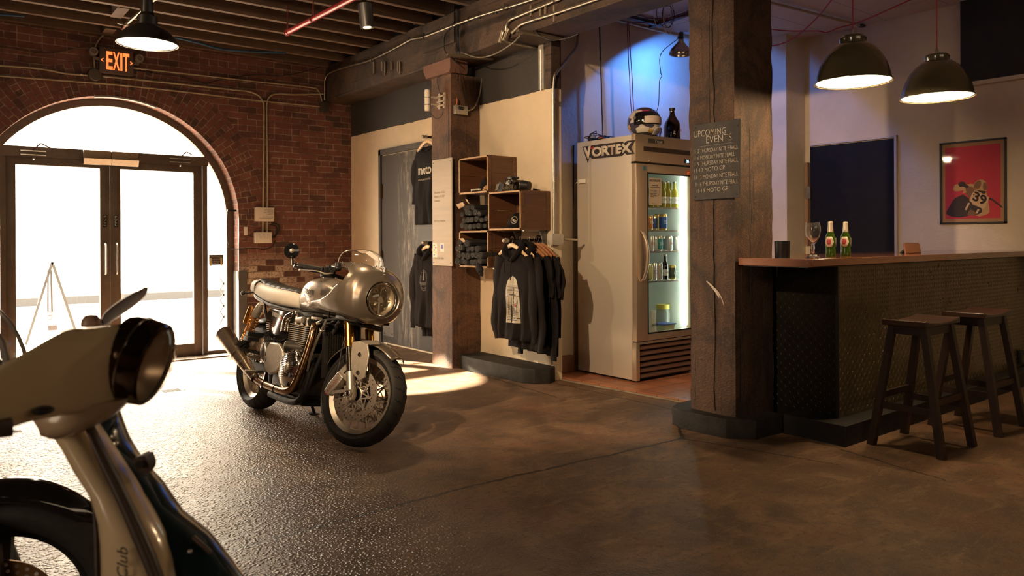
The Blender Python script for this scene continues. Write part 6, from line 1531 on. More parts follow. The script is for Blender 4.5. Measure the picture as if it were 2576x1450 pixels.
# helmet, growler, cables on top
TOP = 2.119
t = thing('racing_helmet', 'colourful full-face racing helmet resting on top of the fridge', 'helmet', (onY(1619,320,4.52).x, 4.52, TOP), (0,0,math.radians(-8)))
t.scale = (1.08,1.08,1.08)
def hp(a, b, k_=1.):   # a: around (0 front = -y), b: elevation
    r = Vector((math.sin(a)*math.cos(b)*.125, -math.cos(a)*math.cos(b)*(.150 if abs(a) < 2 else .145), math.sin(b)*.125)); return Vector((r.x*k_, r.y*k_, .125+r.z*k_))
g_ = MB(); R = []
for i in range(21):
    b_ = math.radians(-58+148*i/20); R.append([hp(2*PI*k_/48, b_) + Vector((0, -.018*max(0,math.cos(2*PI*k_/48))**3*max(0,1-abs(math.degrees(b_)+38)/30), 0)) for k_ in range(48)])
mh, nt, bb = newmat('helmet_paint'); kk = NT(nt); pos = kk.n('TexCoord').outputs['Object']; vo = kk.n('TexVoronoi', feature='F1', ins={0: kk.n('Mapping', ins={0: pos, 3: (1,1,1.8)}).outputs[0], 'Scale': 11.})
sepc = kk.n('SeparateColor', ins={0: vo.outputs['Color']}); c_ = kk.mix(kk.math('GREATER_THAN', sepc.outputs[0], .72), (.56,.50,.44), (.50,.05,.12)); c_ = kk.mix(kk.math('GREATER_THAN', sepc.outputs[1], .76), c_, (.70,.42,.04)); c_ = kk.mix(kk.math('GREATER_THAN', sepc.outputs[2], .66), c_, (.06,.05,.07))
kk.link(c_, bb.inputs['Base Color']); bb.inputs['Roughness'].default_value = .2; bb.inputs['Coat Weight'].default_value = .8
g_.rings(R, True, False, True).build('shell', mh, t, ang=60)
def patch(a0, a1, b0, b1, k_, m, nm, n1=24, n2=10, par=t):
    return MB().grid(lambda u, v: hp(math.radians(a0+(a1-a0)*u), math.radians(b0+(b1-b0)*v*(1-.12*abs(2*u-1)**3)), k_), n1, n2).build(nm, m, par, ang=60, mods=[('solid',.003,1)])
patch(-78,78,-14,36,1.02,M_GBLACK,'visor'); pv = patch(-42,50,-10,16,1.045,mat('paper_strip', (.66,.54,.44), .6),'paper_strip')
def hl_(s, a0, a1, b0, b1, k_, m, nm):
    o = text(nm, s, (0,0,0), (1,0,0), (0,0,1), 1, 1, m, t, 0, 0, 0)
    for v in o.data.vertices: v.co = hp(math.radians(a0+(a1-a0)*v.co.x), math.radians(b0+(b1-b0)*v.co.z), k_)
hl_("!!!!!!!MAVS NEXT!!", -36, 46, -3, 8, 1.062, mat('violet_ink', (.2,.05,.15), .6), 'strip_lettering')
patch(-75,-22,-46,-24,1.03,mat('panel_white', (.62,.56,.48), .4),'cheek_panel'); hl_('MISSION', -72, -26, -43, -28, 1.05, M_INK, 'cheek_lettering')
patch(-6,40,-50,-22,1.16,mat('panel_white2', (.66,.60,.52), .4),'chin_panel'); hl_('roto', 4, 34, -44, -33, 1.185, M_INK, 'chin_lettering'); hl_('^^', 2, 30, -30, -24, 1.185, M_INK, 'chin_vent')
MB().cyl(hp(-1.32,.18,1.02),hp(-1.32,.18,1.07),.014,n=20).build('visor_pivot', M_SAT, t)
MB().lathe([(.085,0),(.115,.0),(.118,.012),(.10,.03)], (0,0,.0), (0,0,1), 36).build('neck_roll', M_SBLACK, t)
t = thing('clear_rod', 'translucent strip leaning behind the helmet on the fridge', 'strip', (onY(1655,330,4.66).x, 4.66, TOP)); MB().beam((0,0,0),(.045,.0,.13),.018,.012).build('strip', mat('translucent', (.45,.42,.5), .3, trans=.4), t)
t = thing('growler_bottle', 'big dark brown glass jug standing at the right on top of the fridge', 'bottle', (onY(1691,343,4.56).x, 4.56, TOP)); t.scale = (1.15,1.15,1.22)
MB().lathe([(0,0),(.062,0),(.066,.008),(.066,.115),(.060,.145),(.040,.175),(.022,.205),(.019,.235),(.021,.24),(.021,.255),(0,.256)], n=36).build('glass_body', M_BROWNG, t, ang=60)
MB().lathe([(.023,.238),(.024,.240),(.023,.257),(0,.259)], n=24).build('cap', M_BLK, t); text('jug_mark', 'K', (.018,-.066,.075), (1,0,.0), (0,0,1), .022, .02, M_RED, t)
t = thing('cable_tangle', 'tangle of black cables and plugs on the back of the fridge top', 'cables', (4.80,4.98,TOP))
rs = random.Random(8)
for k_ in range(6):
    P = [Vector((rs.uniform(-.04,.30), rs.uniform(-.12,.06), .005)) for _ in range(5)]; P[2].z = rs.uniform(.03,.11); P[1].z = .04; MB().tube(cr(P,6), .004, 6).build('cable', M_RUB, t)
MB().box((-.02,-.05,0),(.12,.0,.03),.006).build('power_strip', M_BLK, t); MB().sphere((.14,-.03,.035),.035,14,8,sc=(1.2,.8,.9)).build('orange_plug', mat('orange_plug', (.5,.13,.06), .45), t); MB().box((.0,-.03,.03),(.035,.01,.075),.004,M=Matrix.Rotation(.3,4,'Y')).build('adapter', mat('clear_adapter', (.35,.35,.4), .3), t)
def hang(px, y0, y1, Y0, label, m, dx=0, r=.0045, n_=9, amp=3):
    rs = random.Random(px); pts = [onY(px+dx*i/n_+rs.uniform(-amp,amp)*.5, y0+(y1-y0)*i/n_, Y0) for i in range(n_+1)]
    tag(MB().tube(cr(pts,5), r, 8).build('hanging_cable', m), label, 'cable')
hang(1508,60,340,5.05,'thick black cable hanging straight down behind the fridge',M_BLK,8,.0065,7,1)
M_REDC = mat('dark_red_cable', (.14,.02,.02), .5); hang(1577,58,340,5.0,'dark red cable hanging behind the fridge, left of a pair',M_REDC,14,.004,6,2); hang(1582,58,345,4.98,'dark red cable hanging behind the fridge, right of a pair',M_REDC,16,.004,6,2)
c = [onX(1447,365,FX+.02)+Vector((0,.02,0)),onX(1446,480,FX+.02)+Vector((0,.02,0)),onX(1444,620,FX+.02)+Vector((0,.02,0)),onX(1445,780,FX+.02)+Vector((0,.02,0)),onX(1443,900,FX+.02)+Vector((0,.01,0))]
tag(MB().tube(cr(c,6), .006, 8).build('power_cable', M_BLK), 'black power cord running down the back edge of the fridge', 'cord')
# ---- clamp lamp
lc = Vector((5.70,4.66,3.085)); t = thing('clamp_lamp', 'aluminium clamp lamp throwing blue light on the wall above the fridge', 'lamp', lc); dn = Vector((.35,.35,-.85)).normalized()
MB().lathe([(.022,-.06),(.026,-.02),(.05,.01),(.085,.05),(.088,.052),(.092,.064),(.095,.066),(.098,.078),(.101,.08),(.104,.092),(.110,.10)], (0,0,0), dn, 44).build('reflector', mat('spun_aluminium', (.62,.52,.42), .2, 1.), t, mods=[('solid',.002,0)])
MB().lathe([(0,-.11),(.018,-.11),(.02,-.09),(.02,-.065),(.024,-.06),(.024,-.03),(0,-.03)], (0,0,0), dn, 20).build('socket', M_BLK, t)
MB().torus((0,0,.09),(0,1,0),.02,.003,20,6).beam((-.04,0,.05),(.0,0,.08),.012,.02).build('clamp', M_BLK, t)
MB().sphere(dn*.04,.026,14,10).build('bulb', emis('blue_bulb', (.15,.45,1.), 8.), t)
pts = [lc+Vector((-.03,0,.05)), onY(1663,135,4.66), onY(1662,180,4.66), onY(1665,192,4.66), onY(1659,205,4.66), onY(1657,260,4.7), onY(1650,285,4.75)]
tag(MB().tube(cr(pts,6), .0035, 6).build('lamp_cable', M_RUB), 'thin black cord hanging from the clamp lamp to the fridge top', 'cord')
# conduit and tray along that ceiling
a, b = onZ(1550,50,3.33), onZ(1740,102,3.33); a.y = b.y = 5.08
tag(MB().cyl(a, b+Vector((.8,0,0)), .014, n=14).build('ceiling_conduit', M_STEEL), 'grey conduit along the top of the wall behind the fridge', 'conduit')
tag(MB().beam(a+Vector((0,-.12,.01)), a.lerp(b,.45)+Vector((0,-.12,.01)), .05,.03).build('cable_tray', M_BLK), 'short black cable tray under the ceiling above the fridge', 'cable tray')
tag(MB().beam(onZ(1637,66,3.34), onZ(1745,30,3.34), .05,.035).build('cable_bundle', mat('maroon_bundle', (.07,.015,.015), .6)), 'thick dark red cable bundle crossing the ceiling above the fridge', 'cable')
for i in range(5):
    rs = random.Random(i+20); c = onY(1668+rs.uniform(-14,14), 20, 4.3); R_ = .05+.05*rs.random(); u_ = Vector((1,rs.uniform(-.4,.4),0)).normalized()
    c.z = 3.12+.05*rs.random(); tag(MB().tube([c+u_*R_*math.cos(a_)+Vector((0,0,1))*R_*1.3*math.sin(a_) for a_ in [2*PI*k_/26 for k_ in range(26)]], .0025, 6, loop=True).build('wire_loop', (M_RUB, M_WHITEP)[i % 2]), 'loop of thin wire hanging under the beam above the fridge', 'wire', 'wire loops under the beam')
# ================================================================= BAR, STOOLS, LAMPS, POSTER
M_TOP = wood('bar_top', (.16,.055,.025), (.30,.115,.05), 0, .16, 1.0, .08, coat=.8, cracks=False)
M_TOPE = wood('bar_top_end', (.22,.09,.055), (.34,.15,.09), 1, .4, 1.2, .1, cracks=False)
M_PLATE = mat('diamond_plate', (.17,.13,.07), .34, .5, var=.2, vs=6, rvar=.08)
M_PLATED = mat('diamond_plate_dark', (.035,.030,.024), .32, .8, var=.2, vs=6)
BX, BY = 4.43, 2.42
bar = thing('bar_counter', 'bar counter clad in dark diamond plate behind the stools', 'bar', (BX,BY,0))
def lugs(mb, u0, u1, v0, v1, P, s=.030):
    """raised lozenges, every other one turned the other way; P(u,v,w) -> point"""
    nu, nv = int((u1-u0)/s), int((v1-v0)/s)
    for i in range(nu):
        for j in range(nv):
            cu, cv_ = u0+s*(i+.5), v0+s*(j+.5); a = .95 if (i+j) % 2 else -.95
            dx, dz = math.cos(a), math.sin(a); L_, w_ = .0125, .0035
            b = [P(cu+dx*L_,cv_+dz*L_,0),P(cu-dz*w_,cv_+dx*w_,0),P(cu-dx*L_,cv_-dz*L_,0),P(cu+dz*w_,cv_-dx*w_,0)]
            t = [P(cu+dx*L_*.55,cv_+dz*L_*.55,.0024),P(cu-dx*L_*.55,cv_-dz*L_*.55,.0024)]
            B = [mb._v(q) for q in b]; T_ = [mb._v(q) for q in t]
            for f in ((B[0],B[1],T_[0]),(B[1],B[2],T_[1],T_[0]),(B[2],B[3],T_[1]),(B[3],B[0],T_[0],T_[1])):
                mb.bm.faces.new(f)
W(MB().box((BX+.003,BY+.003,.02),(7.54,BY+.60,1.06)).box((BX+.003,BY+.45,.02),(5.0,3.0,1.06)).build('carcass', M_SBLACK), bar)
XS = [BX, onY(2203,800,BY).x, 5.95, 7.53]
for a, b in zip(XS, XS[1:]):
    g = MB().box((a+.0015,BY-.002,.125),(b-.0015,BY+.004,1.06)); lugs(g, a+.01, b-.005, .135, 1.05, lambda u, v, w_: (u, BY-.002-w_, v)); W(g.build('front_plate', M_PLATE, smooth=False, fix=False), bar)
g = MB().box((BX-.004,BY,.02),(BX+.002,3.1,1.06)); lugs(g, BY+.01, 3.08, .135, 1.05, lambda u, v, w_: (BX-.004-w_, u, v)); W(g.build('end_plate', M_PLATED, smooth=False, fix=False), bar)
W(MB().box((BX-.006,BY-.006,.12),(BX+.004,BY+.010,1.06)).build('corner_strip', M_SBLACK), bar)
W(MB().prism([(BX-.15,BY-.13,0),(7.54,BY-.13,0),(7.54,BY,0),(BX,BY,0),(BX,2.70,0),(BX-.15,2.70,0)], (0,0,.125)).build('kick_base', mat('kick_black', (.013,.011,.010), .6, var=.4, bump=.3, bs=30), mods=[('bevel',.004)]), bar)
CX, CY, CZ = 3.99, 2.335, 1.113
top = thing('counter_worktop', 'glossy reddish wooden bar top running from the chalkboard post', 'worktop', (CX,CY,CZ-.045))
W(MB().prism([(CX+.02,CY,CZ-.045),(7.54,CY,CZ-.045),(7.54,3.05,CZ-.045),(4.40,3.05,CZ-.045),(4.40,2.82,CZ-.045),(CX+.02,2.82,CZ-.045)], (0,0,.045)).build('board', M_TOP, mods=[('bevel',.003)]), top)
W(MB().box((CX,CY,CZ-.0452),(CX+.02,2.82,CZ-.0005),.001).build('end_board', M_TOPE), top)
for y in (2.36, 2.72): W(MB().cyl((CX-.001,y,CZ-.022),(CX+.001,y,CZ-.022),.004,n=10).build('screw', M_STEEL), top)
W(MB().box((CX+.02,CY+.03,CZ-.052),(7.5,2.8,CZ-.046)).build('under_strip', mat('under_strip', (.16,.15,.14), .6)), top)
# ---- stools
M_STOOL = wood('stool_wood', (.016,.008,.006), (.036,.018,.012), 2, .42, 1., .15, cracks=False); M_STOOLT = wood('stool_seat_wood', (.028,.014,.010), (.06,.03,.02), 0, .32, 1., .12, cracks=False)
def stool(cx, cy, label):
    t = thing('bar_stool', label, 'stool', (cx,cy,0), group='dark wooden bar stools')
    g = MB(); N = 14; R = []
    hx, hy = .225, .130
    for i in range(N+1):
        x = -hx+2*hx*i/N; zt = .762-.018*(1-(x/hx)**2); e = 1-.03*(abs(x)/hx)**4
        R.append([(x,-hy*e,.722),(x,hy*e,.722),(x,hy*e,zt-.003),(x,hy*.5,zt-.004),(x,0,zt-.005),(x,-hy*.5,zt-.004),(x,-hy*e,zt-.003)])
    g.rings(R); g.build('seat', M_STOOLT, t, mods=[('bevel',.006)])
    T_ = {(sx,sy): (Vector((sx*.165,sy*.088,.722)), Vector((sx*.208,sy*.196,0.0))) for sx in (-1,1) for sy in (-1,1)}
    for (sx,sy), (a, b) in T_.items(): MB().beam(b, a, .042, .040, up=(0,1,0), w1=.040, h1=.036).build('leg', M_STOOL, t)
    at_ = lambda k_, z: T_[k_][1].lerp(T_[k_][0], z/.722)
    for sy in (-1,1): MB().beam(at_((-1,sy),.695),at_((1,sy),.695),.020,.05).build('apron', M_STOOL, t)
    for sx in (-1,1): MB().beam(at_((sx,-1),.695),at_((sx,1),.695),.020,.05).build('apron', M_STOOL, t)
    for sy in (-1,1): MB().beam(at_((-1,sy),.30),at_((1,sy),.30),.02,.038).build('stretcher', M_STOOL, t)
    for sx in (-1,1): MB().beam(at_((sx,-1),.245),at_((sx,1),.245),.02,.038).build('stretcher', M_STOOL, t)
    return t
stool(4.672,2.032,'dark wooden saddle-seat bar stool standing nearer the chalkboard post'); stool(5.435,2.015,'dark wooden saddle-seat bar stool at the right edge, farther from the chalkboard post')
# ---- on the counter
def on_bar(px, y): return Vector((onY(px,600,y).x, y, CZ))
t = thing('black_tumbler', 'matte black tumbler at the left end of the bar top', 'tumbler', on_bar(1967.5,2.60)); MB().lathe([(0,0),(.042,0),(.043,.004),(.046,.104),(.043,.104),(.040,.006),(0,.006)], n=40).build('cup_body', mat('matte_black', (.010,.009,.009), .45), t, ang=50)
M_CG = mat('clear_glass', (1,1,1), .0, trans=1., ior=1.45)
t = thing('beer_chalice', 'empty stemmed beer chalice between the black tumbler and the green bottles', 'glass', on_bar(2045,2.46)); t.scale = (.66,.66,1.)
MB().lathe([(0,.0),(.062,.001),(.064,.004),(.045,.012),(.018,.028),(.013,.045),(.017,.055),(.019,.064),(.015,.076),(.024,.088),(.055,.125),(.068,.160),(.066,.190),(.057,.212),(.0555,.212),(.064,.188),(.066,.160),(.053,.127),(.020,.094),(0,.090)], n=48).build('glass_body', mat('chalice_glass', (.96,.93,.90), .01, trans=.93, ior=1.35), t, ang=60)
MB().torus((0,0,.212),(0,0,1),.0563,.0012,40,6).build('gilt_rim', mat('gilt', (.6,.42,.22), .25, 1.), t)
M_GREEN = mat('green_glass', (.055,.12,.010), .06, trans=.45, ior=1.3, coat=.5)
for px, lab in ((2089,'green beer bottle with a foil neck, the left of two on the bar'),(2127,'green beer bottle with a foil neck, the right of two on the bar')):
    t = thing('beer_bottle', lab, 'bottle', on_bar(px,2.58), (0,0,math.radians(-42)), 'green beer bottles on the bar')
    MB().lathe([(0,0),(.029,0),(.032,.008),(.031,.035),(.0295,.055),(.032,.085),(.032,.118),(.026,.140),(.0165,.160),(.0145,.185),(.013,.225),(0,.225)], n=32).build('glass_body', M_GREEN, t, ang=60)
    MB().lathe([(.0185,.158),(.0165,.185),(.0150,.215),(.0155,.222),(.013,.227),(0,.228)], n=24).build('foil_neck', mat('foil', (.66,.56,.42), .35, .5, bump=.3, bs=150), t)
    def plate(a0, b0, z0, z1, r, m, nm):
        g = MB(); pts = [(-1,.5),(-.62,1),(.62,1),(1,.5),(.62,0),(-.62,0)]
        n_ = 12; R = []
        for i in range(n_+1):
            u = -1+2*i/n_; k_ = .5 if abs(u) < .62 else .5*(1-(abs(u)-.62)/.38)*.9+.05; zc = (z0+z1)/2; hh = (z1-z0)
            R.append([(r*math.sin(a0+b0*u), -r*math.cos(a0+b0*u), zc+hh*k_*v) for v in (-1,-.5,0,.5,1)])
        return g.rings(R, False).build(nm, m, t, mods=[('solid',.0006,1)])
    plate(-.55,.85,.062,.128,.0335,mat('label_cream', (.60,.52,.40), .5),'front_label'); plate(-.62,.42,.078,.112,.0345,mat('label_red', (.42,.05,.06), .5),'label_crest'); plate(1.35,.5,.062,.12,.0335,mat('label_tan', (.55,.38,.20), .5),'back_label')
    for i in range(3): pass
p = on_bar(2305,2.60); t = thing('wooden_stand', 'small tilted wooden tablet stand on the bar top', 'stand', (p.x,2.62,CZ))
g = MB(); P = [(-.12,.0,.002),(.135,.0,.002),(.215,.05,.068),(.205,.055,.078),(-.02,.055,.080),(-.04,.048,.070)]; g.prism(P, (0,.014,-.004)); g.build('board', wood('stand_wood', (.16,.065,.035), (.25,.11,.06), 0, .5, 1., .1, cracks=False), t, mods=[('bevel',.004)])
MB().beam((.05,.05,.05),(.05,.11,.0),.05,.012).build('rear_prop', M_SBLACK, t)
# power strip half seen at the frame edge
t = thing('power_outlet', 'dark outlet with a plug on the bar front at the right edge of view', 'outlet', onY(2560,900,BY-.01)); MB().box((0,-.03,-.06),(.10,0,.06),.005).build('outlet_body', M_BLK, t); MB().tube(cr([(.05,-.03,.03),(.03,-.07,.02),(.05,-.06,-.06),(.08,-.02,-.08)],5), .006, 8).build('lead', M_RUB, t)
# ---- pendants
M_OLIVE = mat('olive_enamel', (.10,.080,.042), .2, .0, coat=1.); M_SHIN = emis('pendant_glow', (1.,.86,.60), 5.5); M_CORD = mat('red_cord', (.40,.03,.05), .6)
def pendant(px, py, wpx, label):
    d = .47*F/wpx; c = atD(px, py, d)
    t = thing('pendant_lamp', label, 'lamp', c, group='olive pendant lamps over the bar'); R_ = .235
    t.scale = (.90,.90,1.0)
    prof = [(R_,0),(R_+.006,-.002),(R_+.007,.004),(R_-.002,.010),(.226,.045),(.208,.100),(.178,.155),(.138,.200),(.098,.228),(.080,.234)]
    g = MB(); g.lathe(prof+[(.082,.238),(.083,.262),(.072,.275),(.02,.279),(0,.279)], n=72); sh = g.build('shade', M_OLIVE, t, ang=40)
    MB().lathe([(.228,.006),(.216,.045),(.190,.10),(.155,.150),(.114,.184),(.05,.20),(0,.202)], n=64).build('white_lining', mat('lining', (.85,.80,.70), .4, emit=(1.,.84,.58), es=3.2), sh, ang=60)  # lining given its own glow in place of bulb light on it
    MB().sphere((0,0,.095),.05,24,16).lathe([(.02,.14),(.02,.2)], n=16).build('bulb', M_SHIN, t)
    MB().lathe([(.014,.277),(.013,.299),(.006,.319),(0,.319)], n=20).build('cord_grip', mat('brass_grip', (.6,.5,.36), .35, .8), t)
    MB().cyl((0,0,.31),(0,0,3.385-c.z),.0042,n=10).build('cord', M_CORD, t)
    light('pendant_bulb', 'POINT', (c.x,c.y,c.z+.03), 36, (1.,.68,.36), shadow_soft_size=.05)
    return t
pendant(2146,208,199,'olive dome pendant lamp over the bar, the nearer of two'); pendant(2357,246,184,'olive dome pendant lamp over the bar, the right of two')
# ---- framed poster (plain stand-in artwork: rider with number plate 39)
p, q = onX(2366,362,7.55), onX(2534,562,7.55); PYL, PYR, PZ0, PZ1 = p.y, q.y, q.z, p.z+.002; Wp, Hp = PYL-PYR, PZ1-PZ0
po = thing('framed_poster', 'red poster of a crouched rider, number 39, framed in black on the bar wall', 'poster', (7.55,PYL,PZ0), (0,0,-PI/2))
# local x to the right of the picture, y into the wall
fw_ = .017
MB().box((0,-.025,0),(fw_,0,Hp)).box((Wp-fw_,-.025,0),(Wp,0,Hp)).box((0,-.025,Hp-fw_),(Wp,0,Hp)).box((0,-.025,0),(Wp,0,fw_)).build('frame', M_BLK, po)
MB().box((.01,-.010,.01),(Wp-.01,-.006,Hp-.01)).build('backing_sheet', mat('kraft_paper', (.40,.22,.10), .7), po)
MB().box((.045,-.0115,.048),(Wp-.048,-.010,Hp-.05)).build('red_field', mat('poster_red', (.52,.028,.055), .55), po)
def PXY(x, y): # crop pixels of the poster (upright) -> local
    u = (x-150)/(1050-150); top = 218-(218-125)*u; bot = 1312-(1312-1292)*u; v = (bot-y)/(bot-top); return Vector((Wp*u, 0, Hp*v))
def shp(nm, pts, m, dpt, k_=3):
    P = [PXY(*q_) for q_ in pts]; P = cr(P+[P[0]], k_)[:-1] if k_ > 1 else P
    MB().prism([v + Vector((0,-.0115-dpt,0)) for v in P], (0,.0004,0)).build(nm, m, po, smooth=False)
mt = mat('ink_tan', (.50,.30,.14), .6); md = mat('ink_dark', (.035,.02,.02), .6); mm = mat('ink_brown', (.20,.10,.055), .6); ml = mat('ink_light', (.62,.42,.24), .6)
shp('rider_back', [(330,830),(360,775),(430,765),(520,770),(600,760),(680,800),(780,860),(820,1040),(825,1140),(770,1180),(640,1180),(560,900),(470,890),(480,850),(400,862),(350,860)], mt, .0004)
shp('jacket', [(470,905),(540,950),(590,1020),(600,1150),(520,1200),(380,1215),(235,1170),(300,1040),(360,960)], md, .0008)
shp('glove', [(405,770),(430,735),(490,735),(520,770),(560,800),(520,815),(470,800),(430,805)], md, .0012)
shp('cable_mass', [(500,800),(600,800),(630,880),(560,950),(520,880)], mm, .0010)
shp('helmet_shell', [(615,830),(630,750),(690,705),(760,712),(795,770),(795,840),(760,875),(690,850)], mt, .0016)
shp('helmet_shade', [(615,820),(640,745),(700,712),(720,760),(690,820),(650,820)], mm, .0018); shp('helmet_shade', [(740,800),(755,740),(790,760),(795,830),(760,845)], mm, .0018)
shp('goggle', [(620,835),(700,850),(780,860),(760,895),(690,880)], md, .0020)
shp('engine_block', [(540,1020),(620,1050),(720,1090),(720,1150),(640,1180),(520,1180),(500,1100)], md, .0012)
shp('handlebar', [(815,945),(870,960),(990,1060),(1005,1082),(985,1080),(860,985),(815,965)], md, .0020, 1)
shp('fork', [(540,1015),(570,1020),(520,1120),(495,1110)], ml, .0022, 1); shp('fork', [(670,1100),(700,1105),(665,1165),(640,1160)], ml, .0022, 1)
shp('front_tyre', [(530,1180),(560,1120),(600,1115),(640,1150),(630,1190)], mm, .0018)
shp('number_plate', [(628,862),(660,852),(805,930),(822,960),(775,1070),(750,1092),(720,1090),(580,1005),(563,975),(600,890)], ml, .0026, 2)
a, b = PXY(598,1000), PXY(742,1066); text('race_number', '39', a+Vector((0,-.0146,0))+Vector((0,0,.012)), (b-a), (.28,0,1), .118, .088, md, po, .0003, 0, 0, 1, .03)
for x, y in ((622,908),(652,925)): MB().cyl(PXY(x,y)+Vector((0,-.0150,0)), PXY(x,y)+Vector((0,-.0142,0)), .006, n=12).build('plate_bolt', md, po)
for (x0,y0,x1,y1) in ((410,1120,560,960),(700,370,950,430),(560,700,950,310),(640,740,950,520),(760,1180,800,1230),(860,1220,970,1210)):
    a, b = PXY(x0,y0)+Vector((0,-.0120,0)), PXY(x1,y1)+Vector((0,-.0120,0)); MB().beam(a, b, .0004, .0014, up=(0,1,0)).build('speed_line', mat('line_red', (.40,.03,.05), .6), po)
MB().quad((.01,-.0185,.01),(Wp-.01,-.0185,.01),(Wp-.01,-.0185,Hp-.01),(.01,-.0185,Hp-.01)).build('glazing', glassy('poster_glazing', (1,1,1), .0, .03), po, smooth=False)
# ---- chalkboard
CXP = 3.945
pts = [onX(1743,313,CXP), onX(1863,307,CXP), onX(1861,498,CXP), onX(1743,505,CXP)]
cb = thing('chalkboard', 'small chalkboard listing upcoming events on the thick post beside the bar', 'chalkboard', (CXP, pts[2].y, pts[3].z))
W(MB().prism([Vector((CXP,p.y,z)) for p, z in zip(pts, (1.968,1.968,1.483,1.483))], (.012,0,0)).build('slate', mat('slate', (.040,.036,.033), .75, var=.35, vs=14), mods=[('bevel',.002)]), cb)
for x, y in ((1749,322),(1855,316),(1853,489),(1749,496)): W(MB().cyl(onX(x,y,CXP-.001), onX(x,y,CXP-.001)+Vector((-.003,0,0)), .005, n=12).build('screw', M_SBLACK), cb)
M_CHALK = mat('chalk', (.46,.41,.34), .95, var=.35, vs=150)
for s, a, b, h_ in (('UPCOMING',(1746,347),(1826,336),16),('EVENTS',(1777,361),(1841,353),17),('11·2 THURSDAY NITE F·BALL',(1746,387),(1857,374),9.5),('11·6 MONDAY NITE FBALL',(1746,404),(1849,392),9.5),('11·9 THURSDAY NITE FBALL',(1746,420),(1857,407),10.5),
    ('11·12 MOTO GP',(1747,436),(1824,426),10.5),('11·13 MONDAY NITE FBALL',(1748,453),(1857,442),10.5),('11·16 THURSDAY NITE FBALL',(1749,470),(1857,461),10.5),('11·19 MOTO GP',(1751,487),(1832,479),10.5)):
    textpx('chalk_lettering', s, a, b, h_, 'X', CXP, M_CHALK, cb, .0012, -.010)
W(MB().beam(onX(1751,371,CXP)-Vector((.0015,0,0)), onX(1842,359,CXP)-Vector((.0015,0,0)), .001, .006, up=(1,0,0)).build('chalk_underline', M_CHALK), cb)
# ---- brick wall services
M_PAINTC = mat('painted_conduit', (.40,.34,.24), .45, .3, var=.2, vs=15)
def cond(pts, r, label, m=M_PAINTC, Y0=YB-.02, k_=5, nm='conduit'):
    P = [onY(x,y,Y0) for x, y in pts]; o = MB().tube(cr(P,k_) if k_ else P, r, 10).build(nm, m); return tag(o, label, 'conduit')
cond([(-80,184),(0,191),(120,200),(300,214),(480,233),(640,252),(800,268),(812,268)], .009, 'lowest horizontal conduit running above the arch to the corner box')
cond([(-80,159),(0,165),(100,173),(165,185),(225,190)], .010, 'conduit entering the round box from the left above the arch')
cond([(258,192),(400,206),(590,226),(625,230),(650,240),(660,255),(664,275),(663,420),(661,600)], .011, 'conduit from the round box bending down to the switch plate', k_=5)
cond([(335,171),(480,187),(640,205),(780,220),(800,228),(808,245),(810,262)], .008, 'uppermost thin conduit from the exit sign curving down into the corner box')
cond([(820,236),(740,238),(700,236),(680,242),(672,260),(671,300),(673,450),(672,600)], .010, 'right-hand vertical conduit dropping beside the first to the switch plate')
cond([(240,186),(237,150),(240,118),(256,92),(280,78),(302,68)], .010, 'conduit curving up from the round box to the ceiling lamp line')
for px, py in ((205,187),(268,193),(460,212),(490,216),(587,226)): tag(MB().cyl(onY(px-3,py,YB-.02),onY(px+3,py+.3,YB-.02),.014,n=14).build('conduit_coupling', M_STEEL), 'small coupling ring on the conduit above the arch', 'coupling', 'couplings on the conduit above the arch')
p = onY(238,188,YB-.03); t = thing('round_box', 'round grey junction box below the exit sign', 'junction box', (p.x,YB,p.z)); MB().lathe([(.068,0),(.068,.05),(.06,.058),(0,.06)], (0,0,0), (0,-1,0), 32).build('box_cover', mat('box_brown', (.10,.08,.06), .5, .4), t)
def wbox(x0,y0,x1,y1, d, nm, label, cat, m, Y0=YB):
    a, b = onY(x0,y1,Y0-d), onY(x1,y0,Y0-d); t = thing(nm, label, cat, (a.x,Y0,a.z)); w_, h_ = b.x-a.x, b.z-a.z
    MB().box((0,-d,0),(w_,0,h_),.004).build('body', m, t); return t, w_, h_
wbox(808,257,828,281,.06,'corner_box','small dark junction box at the end of the conduits by the beam','junction box',mat('box_dark', (.07,.06,.05), .5, .4))
t, w_, h_ = wbox(643,585,684,612,.07,'switch_plate','white triple switch box under the paper notice on the brick wall','switch',M_WHITEP)
for i in range(3): MB().box((w_*(.2+.26*i),-.085,h_*.42),(w_*(.2+.26*i)+.012,-.07,h_*.58),.002).build('toggle', M_WHITEP, t); MB().cyl((w_*(.2+.26*i)+.006,-.0705,h_*.8),(w_*(.2+.26*i)+.006,-.072,h_*.8),.004,n=8).build('screw', M_STEEL, t)
t, w_, h_ = wbox(643,523,690,557,.05,'paper_notice','white printed notice taped over the conduits on the brick wall','notice',mat('notice_paper', (.70,.64,.55), .6))
rs = random.Random(6)
for i, (s, k_) in enumerate((('IN CASE OF',.45),('FIRE EXIT',.3),('PLEASE TURN OFF',.5),('LIGHTS',.32),('WHEN YOU LEAVE',.6),('AND LOCK THE FRONT DOOR',.72))): text('notice_lettering', s, (w_*(.93-k_),-.051,h_*(.80-.10*i-(.1 if i > 3 else 0))), (1,0,0), (0,0,1), w_*k_, h_*.055, M_INK, t, .0003)
t, w_, h_ = wbox(615,571,623,592,.03,'door_sensor','slim white sensor on the brick wall left of the switch box','sensor',M_WHITEP)
cond([(622,592),(632,596),(643,597)], .004, 'thin black lead from the white sensor to the switch box', M_RUB, YB-.01, nm='sensor_lead')
cond([(684,598),(695,590),(702,578),(700,567),(690,562),(680,566)], .008, 'black cable looping on the right of the switch box', M_RUB, YB-.03, nm='hanging_cable_loop')
